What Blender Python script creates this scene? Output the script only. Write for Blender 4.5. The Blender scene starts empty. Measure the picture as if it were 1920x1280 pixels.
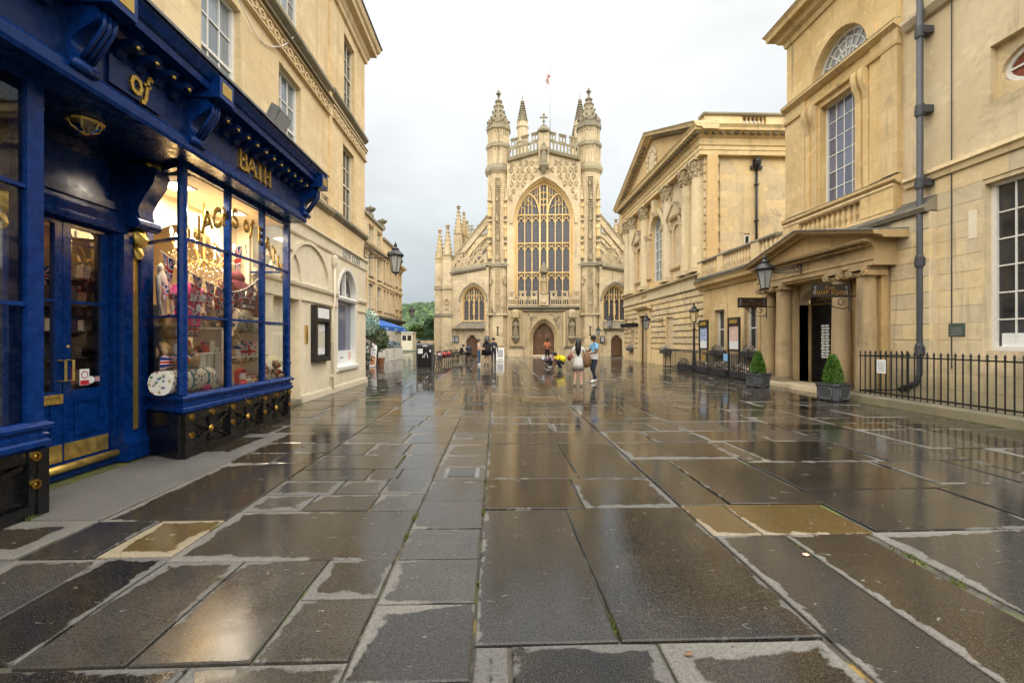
import bpy, bmesh, math, random
from mathutils import Vector, Matrix
from mathutils.geometry import tessellate_polygon
random.seed(7)
PI = math.pi
R = math.radians
SC = bpy.context.scene
COL = SC.collection

# ------------------------------------------------------------------ camera
cam_d = bpy.data.cameras.new('camera')
cam_d.sensor_width = 36.0
cam_d.lens = 16.0
cam_d.clip_end = 6000
cam_d.clip_start = 0.05
cam_d.shift_y = -0.0015
cam = bpy.data.objects.new('camera', cam_d)
cam.location = (0, 0, 1.6)
cam.rotation_euler = (R(90), 0, R(-2.01))
COL.objects.link(cam)
SC.camera = cam

# ------------------------------------------------------------------ overcast sky
SUN_EL, SUN_AZ = R(64), R(166)
world = bpy.data.worlds.new('World')
SC.world = world
world.use_nodes = True
wt = world.node_tree
wt.nodes.clear()
def wn(t, **k):
    n = wt.nodes.new(t)
    for a, b in k.items():
        setattr(n, a, b)
    return n
w_out = wn('ShaderNodeOutputWorld')
w_bg = wn('ShaderNodeBackground')
w_sky = wn('ShaderNodeTexSky', sky_type='NISHITA', sun_disc=False, sun_elevation=SUN_EL, sun_rotation=SUN_AZ)
w_sky.air_density, w_sky.dust_density = 1.0, 3.0
w_tc = wn('ShaderNodeTexCoord')
w_sep = wn('ShaderNodeSeparateXYZ')
wt.links.new(w_tc.outputs['Generated'], w_sep.inputs[0])
w_ramp = wn('ShaderNodeValToRGB')          # cloud deck: luminance rises from horizon to zenith as under any overcast sky
cr = w_ramp.color_ramp
cr.elements[0].position, cr.elements[0].color = 0.0, (0.285, 0.330, 0.352, 1)
cr.elements[1].position, cr.elements[1].color = 1.0, (1, 1, 1, 1)
for pos, c in ((0.12, (0.37, 0.405, 0.418, 1)), (0.30, (0.515, 0.54, 0.545, 1)), (0.60, (0.735, 0.74, 0.735, 1))):
    e = cr.elements.new(pos); e.color = c
wt.links.new(w_sep.outputs['Z'], w_ramp.inputs[0])
w_noi = wn('ShaderNodeTexNoise')
w_noi.inputs['Scale'].default_value = 2.3
w_noi.inputs['Detail'].default_value = 5
w_map = wn('ShaderNodeMapping')
w_map.inputs['Scale'].default_value = (1, 1, 2.4)
wt.links.new(w_tc.outputs['Generated'], w_map.inputs[0])
wt.links.new(w_map.outputs[0], w_noi.inputs['Vector'])
w_mr = wn('ShaderNodeMapRange')
w_mr.inputs['From Min'].default_value, w_mr.inputs['From Max'].default_value = 0.3, 0.7
w_mr.inputs['To Min'].default_value, w_mr.inputs['To Max'].default_value = 0.86, 1.12
wt.links.new(w_noi.outputs['Fac'], w_mr.inputs['Value'])
w_mul = wn('ShaderNodeVectorMath', operation='MULTIPLY')
wt.links.new(w_ramp.outputs['Color'], w_mul.inputs[0])
wt.links.new(w_mr.outputs[0], w_mul.inputs[1])
w_scl = wn('ShaderNodeVectorMath', operation='SCALE')
w_scl.inputs['Scale'].default_value = 3.1
wt.links.new(w_mul.outputs[0], w_scl.inputs[0])
w_mix = wn('ShaderNodeMix', data_type='RGBA')
w_mix.inputs[0].default_value = 0.98
wt.links.new(w_sky.outputs[0], w_mix.inputs[6])
wt.links.new(w_scl.outputs[0], w_mix.inputs[7])
wt.links.new(w_mix.outputs[2], w_bg.inputs['Color'])
w_bg.inputs['Strength'].default_value = 0.12
wt.links.new(w_bg.outputs[0], w_out.inputs[0])

sun_d = bpy.data.lights.new('sun', 'SUN')
sun_d.energy = 1.5
sun_d.angle = R(118)
sun_d.color = (1.0, 0.965, 0.9)
sun = bpy.data.objects.new('sun', sun_d)
sun.rotation_euler = (R(90) - SUN_EL, 0, R(6))
COL.objects.link(sun)

SC.view_settings.view_transform = 'Standard'
SC.view_settings.look = 'None'
SC.view_settings.exposure = 2.1
SC.view_settings.gamma = 1.0
SC.render.engine = 'CYCLES'
SC.cycles.max_bounces = 6
SC.cycles.diffuse_bounces = 3
SC.cycles.glossy_bounces = 4
SC.cycles.transparent_max_bounces = 8
SC.cycles.adaptive_threshold = 0.03
SC.cycles.caustics_reflective = False
SC.cycles.caustics_refractive = False
SC.cycles.use_denoising = True
SC.cycles.sample_clamp_indirect = 6

# ------------------------------------------------------------------ materials
MATS = {}
def new_mat(name):
    m = bpy.data.materials.new(name)
    m.use_nodes = True
    nt = m.node_tree
    b = nt.nodes['Principled BSDF']
    MATS[name] = m
    return m, nt, b
def N(nt, t, ins=None, **k):
    n = nt.nodes.new(t)
    for a, b in k.items():
        setattr(n, a, b)
    for a, b in (ins or {}).items():
        if isinstance(b, bpy.types.NodeSocket):
            nt.links.new(b, n.inputs[a])
        else:
            n.inputs[a].default_value = b
    return n
def noise(nt, scale, detail=4, vec=None, rough=0.55, dist=0.0, stretch=None):
    ins = {'Scale': scale, 'Detail': detail, 'Roughness': rough, 'Distortion': dist}
    if vec is None:
        vec = N(nt, 'ShaderNodeNewGeometry').outputs['Position']
    if stretch:
        vec = N(nt, 'ShaderNodeMapping', {'Vector': vec, 'Scale': stretch}).outputs[0]
    ins['Vector'] = vec
    return N(nt, 'ShaderNodeTexNoise', ins).outputs['Fac']
def rng(nt, v, a, b, c=0.0, d=1.0, smooth=True):
    n = N(nt, 'ShaderNodeMapRange', {'Value': v, 'From Min': a, 'From Max': b, 'To Min': c, 'To Max': d})
    if smooth:
        n.interpolation_type = 'SMOOTHSTEP'
    return n.outputs[0]
def mix(nt, fac, a, b, blend='MIX'):
    n = N(nt, 'ShaderNodeMix', data_type='RGBA', blend_type=blend)
    for i, v in ((0, fac), (6, a), (7, b)):
        if isinstance(v, bpy.types.NodeSocket):
            nt.links.new(v, n.inputs[i])
        else:
            n.inputs[i].default_value = v if i == 0 else (*v[:3], 1)
    return n.outputs[2]
def mth(nt, op, a, b=0.0, c=0.0):
    n = N(nt, 'ShaderNodeMath', operation=op)
    for i, v in enumerate((a, b, c)):
        if isinstance(v, bpy.types.NodeSocket):
            nt.links.new(v, n.inputs[i])
        else:
            n.inputs[i].default_value = v
    return n.outputs[0]
def bump(nt, b, h, strength=0.3, dist=0.02):
    n = N(nt, 'ShaderNodeBump', {'Height': h, 'Strength': strength, 'Distance': dist})
    nt.links.new(n.outputs[0], b.inputs['Normal'])

def stone(name, c1, c2, grime=0.35, gcol=(0.10, 0.088, 0.068), block=0.12, ledge=0.75, bmp=0.35, courses=None, streak=0.3, lichen=0.0, damp=None):
    """weathered limestone: two body tones, block-to-block variation, sooty stains, grimed ledges, run-off streaks"""
    m, nt, b = new_mat(name)
    g = N(nt, 'ShaderNodeNewGeometry')
    pos, nor = g.outputs['Position'], g.outputs['Normal']
    rnd = N(nt, 'ShaderNodeObjectInfo').outputs['Random']
    big = noise(nt, 0.55, 3, pos, 0.6, 0.4)
    col = mix(nt, rng(nt, big, 0.32, 0.68), c1, c2)
    mid = noise(nt, 5.0, 4, pos, 0.65)
    col = mix(nt, rng(nt, mid, 0.35, 0.75, 0, 0.30), col, tuple(x * 0.62 for x in c1))
    col = mix(nt, rng(nt, noise(nt, 2.2, 3, pos, 0.6, 0.8), 0.56, 0.74, 0, 0.5), col, tuple(min(1, x * 1.22) for x in c1))
    hsv = N(nt, 'ShaderNodeHueSaturation', {'Color': col, 'Saturation': rng(nt, rnd, 0, 1, 1 - block, 1 + block, False), 'Value': rng(nt, rnd, 0, 1, 1 - block, 1 + block, False)})
    col = hsv.outputs[0]
    h = mid
    if courses:   # fine ashlar joints, too faint in the photograph to pick apart
        br = N(nt, 'ShaderNodeTexBrick', {'Scale': 1.0, 'Mortar Size': 0.006, 'Mortar Smooth': 0.3, 'Bias': 0.0, 'Brick Width': courses[1], 'Row Height': courses[0], 'Color1': (1, 1, 1, 1), 'Color2': (0.86, 0.83, 0.78, 1), 'Mortar': (0.72, 0.66, 0.56, 1)})
        sp = N(nt, 'ShaderNodeSeparateXYZ', {0: pos})
        an = N(nt, 'ShaderNodeSeparateXYZ', {0: nor})
        side = mth(nt, 'GREATER_THAN', mth(nt, 'ABSOLUTE', an.outputs[0]), 0.6)
        uu = N(nt, 'ShaderNodeMix', {0: side, 2: sp.outputs[0], 3: sp.outputs[1]}, data_type='FLOAT').outputs[0]
        cv = N(nt, 'ShaderNodeCombineXYZ', {0: uu, 1: sp.outputs[2]})
        nt.links.new(cv.outputs[0], br.inputs['Vector'])
        col = mix(nt, 0.85, col, br.outputs['Color'], 'MULTIPLY')
    st = noise(nt, 0.9, 4, pos, 0.7, 0.6)
    col = mix(nt, rng(nt, st, 0.56, 0.74, 0, grime), col, gcol)
    sk = noise(nt, 1.0, 3, pos, 0.65, 0.2, (2.6, 2.6, 0.22))
    col = mix(nt, rng(nt, sk, 0.54, 0.76, 0, streak), col, gcol)
    up = N(nt, 'ShaderNodeSeparateXYZ', {0: nor}).outputs[2]
    upm = mth(nt, 'MULTIPLY', rng(nt, up, 0.25, 0.8), rng(nt, noise(nt, 3.0, 2, pos), 0.25, 0.6, 0.35, 1.0))
    col = mix(nt, mth(nt, 'MULTIPLY', upm, ledge), col, (0.075, 0.07, 0.058))
    if lichen:
        col = mix(nt, rng(nt, noise(nt, 7, 5, pos, 0.7), 0.55, 0.7, 0, lichen), col, (0.16, 0.14, 0.05))
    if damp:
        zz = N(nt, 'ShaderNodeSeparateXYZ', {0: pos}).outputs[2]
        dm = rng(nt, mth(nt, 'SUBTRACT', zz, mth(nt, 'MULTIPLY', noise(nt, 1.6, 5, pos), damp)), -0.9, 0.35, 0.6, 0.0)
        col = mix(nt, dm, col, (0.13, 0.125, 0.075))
    nt.links.new(col, b.inputs['Base Color'])
    b.inputs['Roughness'].default_value = 0.88
    fine = noise(nt, 38, 3, pos, 0.7)
    bump(nt, b, mth(nt, 'ADD', mth(nt, 'MULTIPLY', fine, 0.35), h), bmp, 0.02)
    return m

stone('stone_abbey', (0.74, 0.60, 0.385), (0.62, 0.495, 0.315), grime=0.75, streak=0.62, ledge=0.9, block=0.06, courses=(0.34, 0.8), gcol=(0.15, 0.125, 0.085), lichen=0.12)
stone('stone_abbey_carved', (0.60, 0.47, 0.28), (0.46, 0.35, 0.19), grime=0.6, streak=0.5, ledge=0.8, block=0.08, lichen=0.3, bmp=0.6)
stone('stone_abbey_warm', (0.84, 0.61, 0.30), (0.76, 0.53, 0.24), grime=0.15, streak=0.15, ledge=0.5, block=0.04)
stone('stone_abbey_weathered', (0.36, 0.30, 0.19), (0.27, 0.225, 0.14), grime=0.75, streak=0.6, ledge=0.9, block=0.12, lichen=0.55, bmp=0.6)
stone('stone_left', (0.81, 0.63, 0.375), (0.75, 0.565, 0.315), grime=0.30, streak=0.42, ledge=0.8, gcol=(0.30, 0.20, 0.09), courses=(0.36, 0.95), block=0.03)
stone('stone_far', (0.76, 0.59, 0.35), (0.64, 0.48, 0.27), grime=0.35, streak=0.4, ledge=0.8, block=0.05)
stone('stone_pump', (0.76, 0.58, 0.33), (0.67, 0.50, 0.265), grime=0.42, streak=0.5, ledge=0.85, block=0.10)
stone('stone_pump_warm', (0.76, 0.53, 0.25), (0.70, 0.46, 0.19), grime=0.12, streak=0.2, ledge=0.7, block=0.05)
stone('stone_column', (0.74, 0.60, 0.37), (0.66, 0.53, 0.32), grime=0.30, streak=0.35, ledge=0.5, block=0.04)
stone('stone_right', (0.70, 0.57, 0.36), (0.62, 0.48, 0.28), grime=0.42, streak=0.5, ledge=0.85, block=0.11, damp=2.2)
stone('stone_bay', (0.76, 0.56, 0.285), (0.66, 0.46, 0.21), grime=0.38, streak=0.5, ledge=0.85, block=0.05, courses=(0.42, 1.1))
stone('stone_grimy_shade', (0.30, 0.26, 0.18), (0.20, 0.175, 0.12), grime=0.8, streak=0.6, ledge=0.9, block=0.1, lichen=0.3, bmp=0.6)  # grimed stone; on the hall dentils its dark also stands for shade
stone('stone_porch', (0.50, 0.345, 0.165), (0.41, 0.29, 0.145), grime=0.45, streak=0.5, ledge=0.9, block=0.08, damp=1.2)
stone('stone_plinth', (0.26, 0.225, 0.145), (0.20, 0.175, 0.11), grime=0.6, streak=0.4, ledge=0.6, block=0.1, lichen=0.5)
stone('render_cream', (0.78, 0.68, 0.50), (0.74, 0.63, 0.45), grime=0.06, streak=0.12, ledge=0.35, block=0.0, bmp=0.08, damp=0.5)

def plain(name, c, rough=0.5, metal=0.0, var=0.12, bs=0.1, scale=14, coat=0.0, spec=None, c2=None):
    m, nt, b = new_mat(name)
    n1 = noise(nt, scale, 5, N(nt, 'ShaderNodeTexCoord').outputs['Object'], 0.6)
    a = c2 if c2 else tuple(x * (1 - 2 * var) for x in c)
    nt.links.new(mix(nt, rng(nt, n1, 0.35, 0.7), a, c), b.inputs['Base Color'])
    b.inputs['Metallic'].default_value = metal
    nt.links.new(rng(nt, n1, 0.3, 0.7, max(0.02, rough - 0.08), min(1, rough + 0.1)), b.inputs['Roughness'])
    if coat:
        b.inputs['Coat Weight'].default_value = coat
        b.inputs['Coat Roughness'].default_value = 0.12
    if spec is not None:
        b.inputs['Specular IOR Level'].default_value = spec
    if bs:
        bump(nt, b, n1, bs, 0.01)
    return m
plain('blue_paint', (0.002, 0.029, 0.155), 0.26, var=0.16, bs=0.04, scale=9, spec=0.22)
plain('blue_dark', (0.002, 0.018, 0.09), 0.30, var=0.2, bs=0.04, spec=0.22)
plain('gold', (0.72, 0.46, 0.10), 0.30, 1.0, var=0.2, bs=0.25, scale=30)
plain('gold_leaf', (0.62, 0.42, 0.09), 0.42, 0.6, var=0.2, bs=0.4, scale=40)
plain('brass', (0.80, 0.55, 0.16), 0.42, 0.85, var=0.15, bs=0.12, scale=8)
plain('black_gloss', (0.006, 0.006, 0.007), 0.22, bs=0.3, scale=30)
plain('black_iron', (0.010, 0.010, 0.011), 0.40, bs=0.25, scale=30)
plain('grey_iron', (0.060, 0.064, 0.070), 0.50, bs=0.2, scale=20)
plain('white_paint', (0.80, 0.77, 0.70), 0.42, var=0.06, bs=0.08)
plain('white_paint_clean', (0.80, 0.81, 0.81), 0.45, var=0.04, bs=0.05)
plain('cream_paint', (0.74, 0.66, 0.50), 0.45, var=0.05, bs=0.05)
plain('cream_wall', (0.80, 0.70, 0.52), 0.7, var=0.04, bs=0.03)
plain('wood_door', (0.20, 0.095, 0.040), 0.55, var=0.25, bs=0.5, scale=22)
plain('wood_carved', (0.30, 0.16, 0.08), 0.55, var=0.2, bs=0.4, scale=22)  # paler than the door leaf: lit relief put into the colour
plain('wood_red', (0.26, 0.055, 0.016), 0.5, var=0.2, bs=0.3)
plain('lead', (0.19, 0.195, 0.20), 0.6, var=0.25, bs=0.3, scale=6)
plain('slate', (0.12, 0.115, 0.10), 0.65, var=0.3, bs=0.4, scale=9)
plain('bronze_green', (0.075, 0.115, 0.085), 0.55, var=0.25, bs=0.5, scale=30)
plain('brown_signboard', (0.030, 0.018, 0.014), 0.4)
plain('paper', (0.78, 0.78, 0.76), 0.7, var=0.04, bs=0.02)
plain('print_grey', (0.42, 0.42, 0.42), 0.7, var=0.2, bs=0.02, scale=60)
plain('print_blue', (0.10, 0.20, 0.50), 0.6, var=0.25, bs=0.0, scale=12, c2=(0.55, 0.6, 0.7))
plain('print_pink', (0.62, 0.34, 0.36), 0.6, var=0.25, bs=0.0, scale=10, c2=(0.70, 0.55, 0.40))
plain('print_map', (0.50, 0.44, 0.28), 0.6, var=0.25, bs=0.0, scale=16, c2=(0.62, 0.60, 0.52))
plain('red', (0.52, 0.02, 0.03), 0.55, bs=0.05)
plain('navy', (0.012, 0.020, 0.080), 0.7, bs=0.05)
plain('pink', (0.72, 0.04, 0.24), 0.8, var=0.1, bs=0.2)
plain('maroon', (0.14, 0.012, 0.030), 0.85, var=0.15, bs=0.3)
plain('plush_tan', (0.52, 0.32, 0.16), 0.95, var=0.2, bs=0.7, scale=50)
plain('plush_white', (0.72, 0.68, 0.60), 0.95, var=0.08, bs=0.6, scale=50)
plain('light_blue', (0.36, 0.52, 0.68), 0.85, bs=0.2)
plain('teal', (0.03, 0.22, 0.30), 0.6)
plain('crystal', (0.86, 0.70, 0.42), 0.08, bs=0.0)
plain('skin_light', (0.62, 0.36, 0.25), 0.55, var=0.06, bs=0.05)
plain('skin_mid', (0.42, 0.22, 0.13), 0.55, var=0.06, bs=0.05)
plain('skin_dark', (0.16, 0.075, 0.040), 0.5, var=0.06, bs=0.05)
plain('hair_black', (0.010, 0.008, 0.008), 0.45, var=0.3, bs=0.5, scale=60)
plain('hair_brown', (0.045, 0.024, 0.014), 0.5, var=0.3, bs=0.5, scale=60)
plain('cloth_white', (0.70, 0.67, 0.62), 0.85, var=0.10, bs=0.3, scale=18)
plain('cloth_blue', (0.22, 0.48, 0.78), 0.85, var=0.08, bs=0.3, scale=16)
plain('cloth_darkblue', (0.020, 0.028, 0.050), 0.9, var=0.2, bs=0.3)
plain('cloth_black', (0.012, 0.012, 0.014), 0.85, var=0.2, bs=0.3)
plain('cloth_jeans', (0.050, 0.125, 0.24), 0.9, var=0.2, bs=0.3, scale=20)
plain('cloth_peach', (0.66, 0.42, 0.32), 0.9, var=0.08, bs=0.3)
plain('cloth_yellow', (0.84, 0.66, 0.01), 0.85, var=0.08, bs=0.3)
plain('cloth_orange', (0.62, 0.20, 0.07), 0.85, var=0.2, bs=0.3, scale=26)
plain('cloth_pinkprint', (0.68, 0.40, 0.45), 0.85, var=0.3, bs=0.3, scale=22, c2=(0.10, 0.09, 0.12))
plain('cloth_slate', (0.045, 0.055, 0.085), 0.9, var=0.15, bs=0.3)
plain('leather_brown', (0.20, 0.10, 0.040), 0.6, var=0.2, bs=0.4, scale=18)
plain('leather_red', (0.20, 0.030, 0.018), 0.55, var=0.2, bs=0.3)
plain('awning_blue', (0.012, 0.12, 0.46), 0.7, var=0.06, bs=0.1)
plain('orange_print', (0.75, 0.28, 0.08), 0.6, var=0.3, scale=9, bs=0)
plain('terracotta', (0.30, 0.12, 0.06), 0.8)
plain('soil', (0.030, 0.020, 0.014), 0.95, bs=0.6)
plain('bark', (0.085, 0.060, 0.040), 0.9, bs=0.6)
plain('room_dark', (0.045, 0.030, 0.020), 0.8, bs=0.0)
plain('room_warm', (0.34, 0.20, 0.095), 0.8, bs=0.0, var=0.2)
plain('room_brown', (0.11, 0.062, 0.032), 0.7, bs=0.0, var=0.3, scale=5)
plain('curtain', (0.45, 0.42, 0.36), 0.9, bs=0.1)
plain('green_litter', (0.05, 0.60, 0.05), 0.4, bs=0.2)
plain('litter_peach', (0.70, 0.40, 0.28), 0.7, bs=0.2)
plain('leaf_brown', (0.16, 0.085, 0.04), 0.7, bs=0.2)

def mottled(name, base, cols, scale=9.0, rough=0.8):
    """printed cloth: flecks of several colours on a plain ground"""
    m, nt, b = new_mat(name)
    v = N(nt, 'ShaderNodeTexVoronoi', {'Scale': scale, 'Vector': N(nt, 'ShaderNodeTexCoord').outputs['Object']})
    rv = N(nt, 'ShaderNodeSeparateColor', {0: v.outputs['Color']})
    col = base
    for i, c in enumerate(cols):
        a = i / len(cols)
        sel = mth(nt, 'MULTIPLY', mth(nt, 'GREATER_THAN', rv.outputs[0], a), mth(nt, 'LESS_THAN', v.outputs['Distance'], 0.34))
        col = mix(nt, sel, col, c)
    nt.links.new(col, b.inputs['Base Color'])
    b.inputs['Roughness'].default_value = rough
mottled('print_floral', (0.70, 0.66, 0.56), [(0.12, 0.20, 0.10), (0.30, 0.12, 0.06), (0.10, 0.14, 0.24), (0.38, 0.30, 0.14)], 16)
mottled('print_bear', (0.64, 0.54, 0.38), [(0.20, 0.10, 0.05), (0.08, 0.10, 0.16)], 11)
mottled('shelf_goods', (0.030, 0.020, 0.014), [(0.20, 0.11, 0.045), (0.14, 0.02, 0.015), (0.13, 0.12, 0.08), (0.03, 0.05, 0.09)], 7)
mottled('carved_relief', (0.58, 0.45, 0.25), [(0.22, 0.16, 0.08)], 5)

def emit(name, c, s):
    m, nt, b = new_mat(name)
    b.inputs['Base Color'].default_value = (*c, 1)
    b.inputs['Emission Color'].default_value = (*c, 1)
    b.inputs['Emission Strength'].default_value = s
emit('lamp_flame', (1.0, 0.62, 0.22), 16.0)
emit('ceiling_lamp', (1.0, 0.80, 0.50), 4.0)
plain('lantern_yellow', (0.80, 0.62, 0.30), 0.3, bs=0.0)  # pale yellow lantern glass, gives no light
emit('red_glow', (1.0, 0.12, 0.03), 2.0)

def glass(name, tint=(1, 1, 1), refl=1.0, opac=0.0, dark=(0.02, 0.02, 0.025)):
    """clear sheet glass: passes light, mirrors by Fresnel"""
    m, nt, b = new_mat(name)
    out = nt.nodes['Material Output']
    nt.nodes.remove(b)
    tr = N(nt, 'ShaderNodeBsdfTransparent', {'Color': (*tint, 1)})
    gl = N(nt, 'ShaderNodeBsdfGlossy', {'Color': (1, 1, 1, 1), 'Roughness': 0.015})
    bm = N(nt, 'ShaderNodeBump', {'Height': noise(nt, 1.4, 2), 'Strength': 0.03, 'Distance': 0.05})
    nt.links.new(bm.outputs[0], gl.inputs['Normal'])
    fr = N(nt, 'ShaderNodeFresnel', {'IOR': 1.5})
    fac = mth(nt, 'MINIMUM', mth(nt, 'MULTIPLY', fr.outputs[0], 1.6 * refl), 1.0)
    mx = N(nt, 'ShaderNodeMixShader', {0: fac, 1: tr.outputs[0], 2: gl.outputs[0]})
    nt.links.new(mx.outputs[0], out.inputs[0])
glass('glass_clear', (0.97, 0.98, 0.97), 0.6)
glass('glass_door', (0.80, 0.80, 0.80), 0.9)
glass('glass_lantern', (0.86, 0.82, 0.72), 0.8)

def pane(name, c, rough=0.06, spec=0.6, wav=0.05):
    """opaque glossy window pane, its look set by the base colour"""
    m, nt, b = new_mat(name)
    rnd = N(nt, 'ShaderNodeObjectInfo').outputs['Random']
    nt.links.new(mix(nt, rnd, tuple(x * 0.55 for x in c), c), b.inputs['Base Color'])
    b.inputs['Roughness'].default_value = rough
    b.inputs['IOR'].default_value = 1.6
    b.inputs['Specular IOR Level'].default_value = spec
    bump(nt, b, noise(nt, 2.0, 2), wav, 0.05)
pane('pane_sky_tint', (0.24, 0.28, 0.31), spec=0.9)  # grey-blue sky reflection painted into the base colour
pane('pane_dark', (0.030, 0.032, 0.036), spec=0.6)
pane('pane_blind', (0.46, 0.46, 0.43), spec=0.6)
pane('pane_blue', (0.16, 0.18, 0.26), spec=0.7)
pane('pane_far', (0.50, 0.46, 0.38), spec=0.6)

def leaded():
    m, nt, b = new_mat('leaded_glass')
    tc = N(nt, 'ShaderNodeTexCoord').outputs['Object']
    sp = N(nt, 'ShaderNodeSeparateXYZ', {0: tc})
    cv = N(nt, 'ShaderNodeCombineXYZ', {0: sp.outputs[0], 1: sp.outputs[2]})
    v = noise(nt, 6.5, 3, cv.outputs[0], 0.8)
    v2 = N(nt, 'ShaderNodeTexVoronoi', {'Scale': 9.0, 'Vector': cv.outputs[0]})
    c = mix(nt, rng(nt, v, 0.35, 0.7), (0.055, 0.052, 0.058), (0.20, 0.175, 0.175))
    c = mix(nt, rng(nt, v2.outputs['Distance'], 0.25, 0.5, 0, 0.7), c, (0.075, 0.075, 0.09))
    gx = mth(nt, 'PINGPONG', sp.outputs[0], 0.14)
    gz = mth(nt, 'PINGPONG', sp.outputs[2], 0.20)
    gm = mth(nt, 'MAXIMUM', rng(nt, gz, 0.0, 0.018, 1, 0), rng(nt, gx, 0.0, 0.010, 0.5, 0))
    c = mix(nt, gm, c, (0.012, 0.012, 0.012))
    nt.links.new(c, b.inputs['Base Color'])
    b.inputs['Roughness'].default_value = 0.35
    bump(nt, b, v2.outputs['Distance'], 0.4, 0.03)
leaded()

def union_flag():
    """flag print by the mesh's own UVs"""
    m, nt, b = new_mat('flag_print')
    uv = N(nt, 'ShaderNodeSeparateXYZ', {0: N(nt, 'ShaderNodeUVMap').outputs[0]})
    u = mth(nt, 'ABSOLUTE', mth(nt, 'SUBTRACT', mth(nt, 'MULTIPLY', uv.outputs[0], 2), 1))
    v = mth(nt, 'ABSOLUTE', mth(nt, 'SUBTRACT', mth(nt, 'MULTIPLY', uv.outputs[1], 2), 1))
    d = mth(nt, 'ABSOLUTE', mth(nt, 'SUBTRACT', u, v))
    col = mix(nt, mth(nt, 'LESS_THAN', d, 0.19), (0.010, 0.022, 0.13), (0.72, 0.70, 0.66))
    col = mix(nt, mth(nt, 'LESS_THAN', d, 0.07), col, (0.46, 0.015, 0.022))
    mn = mth(nt, 'MINIMUM', u, mth(nt, 'MULTIPLY', v, 0.75))
    col = mix(nt, mth(nt, 'LESS_THAN', mn, 0.19), col, (0.72, 0.70, 0.66))
    col = mix(nt, mth(nt, 'LESS_THAN', mn, 0.115), col, (0.46, 0.015, 0.022))
    nt.links.new(col, b.inputs['Base Color'])
    b.inputs['Roughness'].default_value = 0.85
union_flag()

def foliage(name, c1, c2, scale=6):
    m, nt, b = new_mat(name)
    pos = N(nt, 'ShaderNodeNewGeometry')
    rn = N(nt, 'ShaderNodeTexNoise', {'Scale': scale, 'Detail': 4, 'Vector': pos.outputs['Position']})
    col = mix(nt, rng(nt, rn.outputs['Fac'], 0.3, 0.7), c1, c2)
    isl = pos.outputs['Random Per Island']
    col = mix(nt, rng(nt, isl, 0.0, 1.0, 0.0, 0.5, False), col, tuple(min(1, x * 1.7) for x in c2))
    nt.links.new(col, b.inputs['Base Color'])
    b.inputs['Roughness'].default_value = 0.5
    tl = N(nt, 'ShaderNodeBsdfTranslucent', {'Color': col})
    mx = N(nt, 'ShaderNodeMixShader', {0: 0.25, 1: b.outputs[0], 2: tl.outputs[0]})
    nt.links.new(mx.outputs[0], nt.nodes['Material Output'].inputs[0])
foliage('leaf_box', (0.022, 0.065, 0.008), (0.085, 0.19, 0.016))
foliage('leaf_dark', (0.012, 0.045, 0.014), (0.04, 0.10, 0.03))
foliage('leaf_tree', (0.012, 0.036, 0.010), (0.030, 0.072, 0.018), 0.6)
foliage('leaf_lime', (0.035, 0.075, 0.012), (0.08, 0.14, 0.02), 0.6)
foliage('leaf_olive', (0.05, 0.07, 0.025), (0.11, 0.13, 0.04))
foliage('leaf_mint', (0.10, 0.26, 0.17), (0.28, 0.48, 0.34))
foliage('petal_white', (0.62, 0.62, 0.58), (0.80, 0.78, 0.76))
foliage('petal_pink', (0.55, 0.10, 0.16), (0.78, 0.42, 0.45))
foliage('petal_blue', (0.18, 0.22, 0.52), (0.45, 0.50, 0.74))
foliage('moss', (0.05, 0.075, 0.012), (0.11, 0.13, 0.025), 20)

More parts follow.
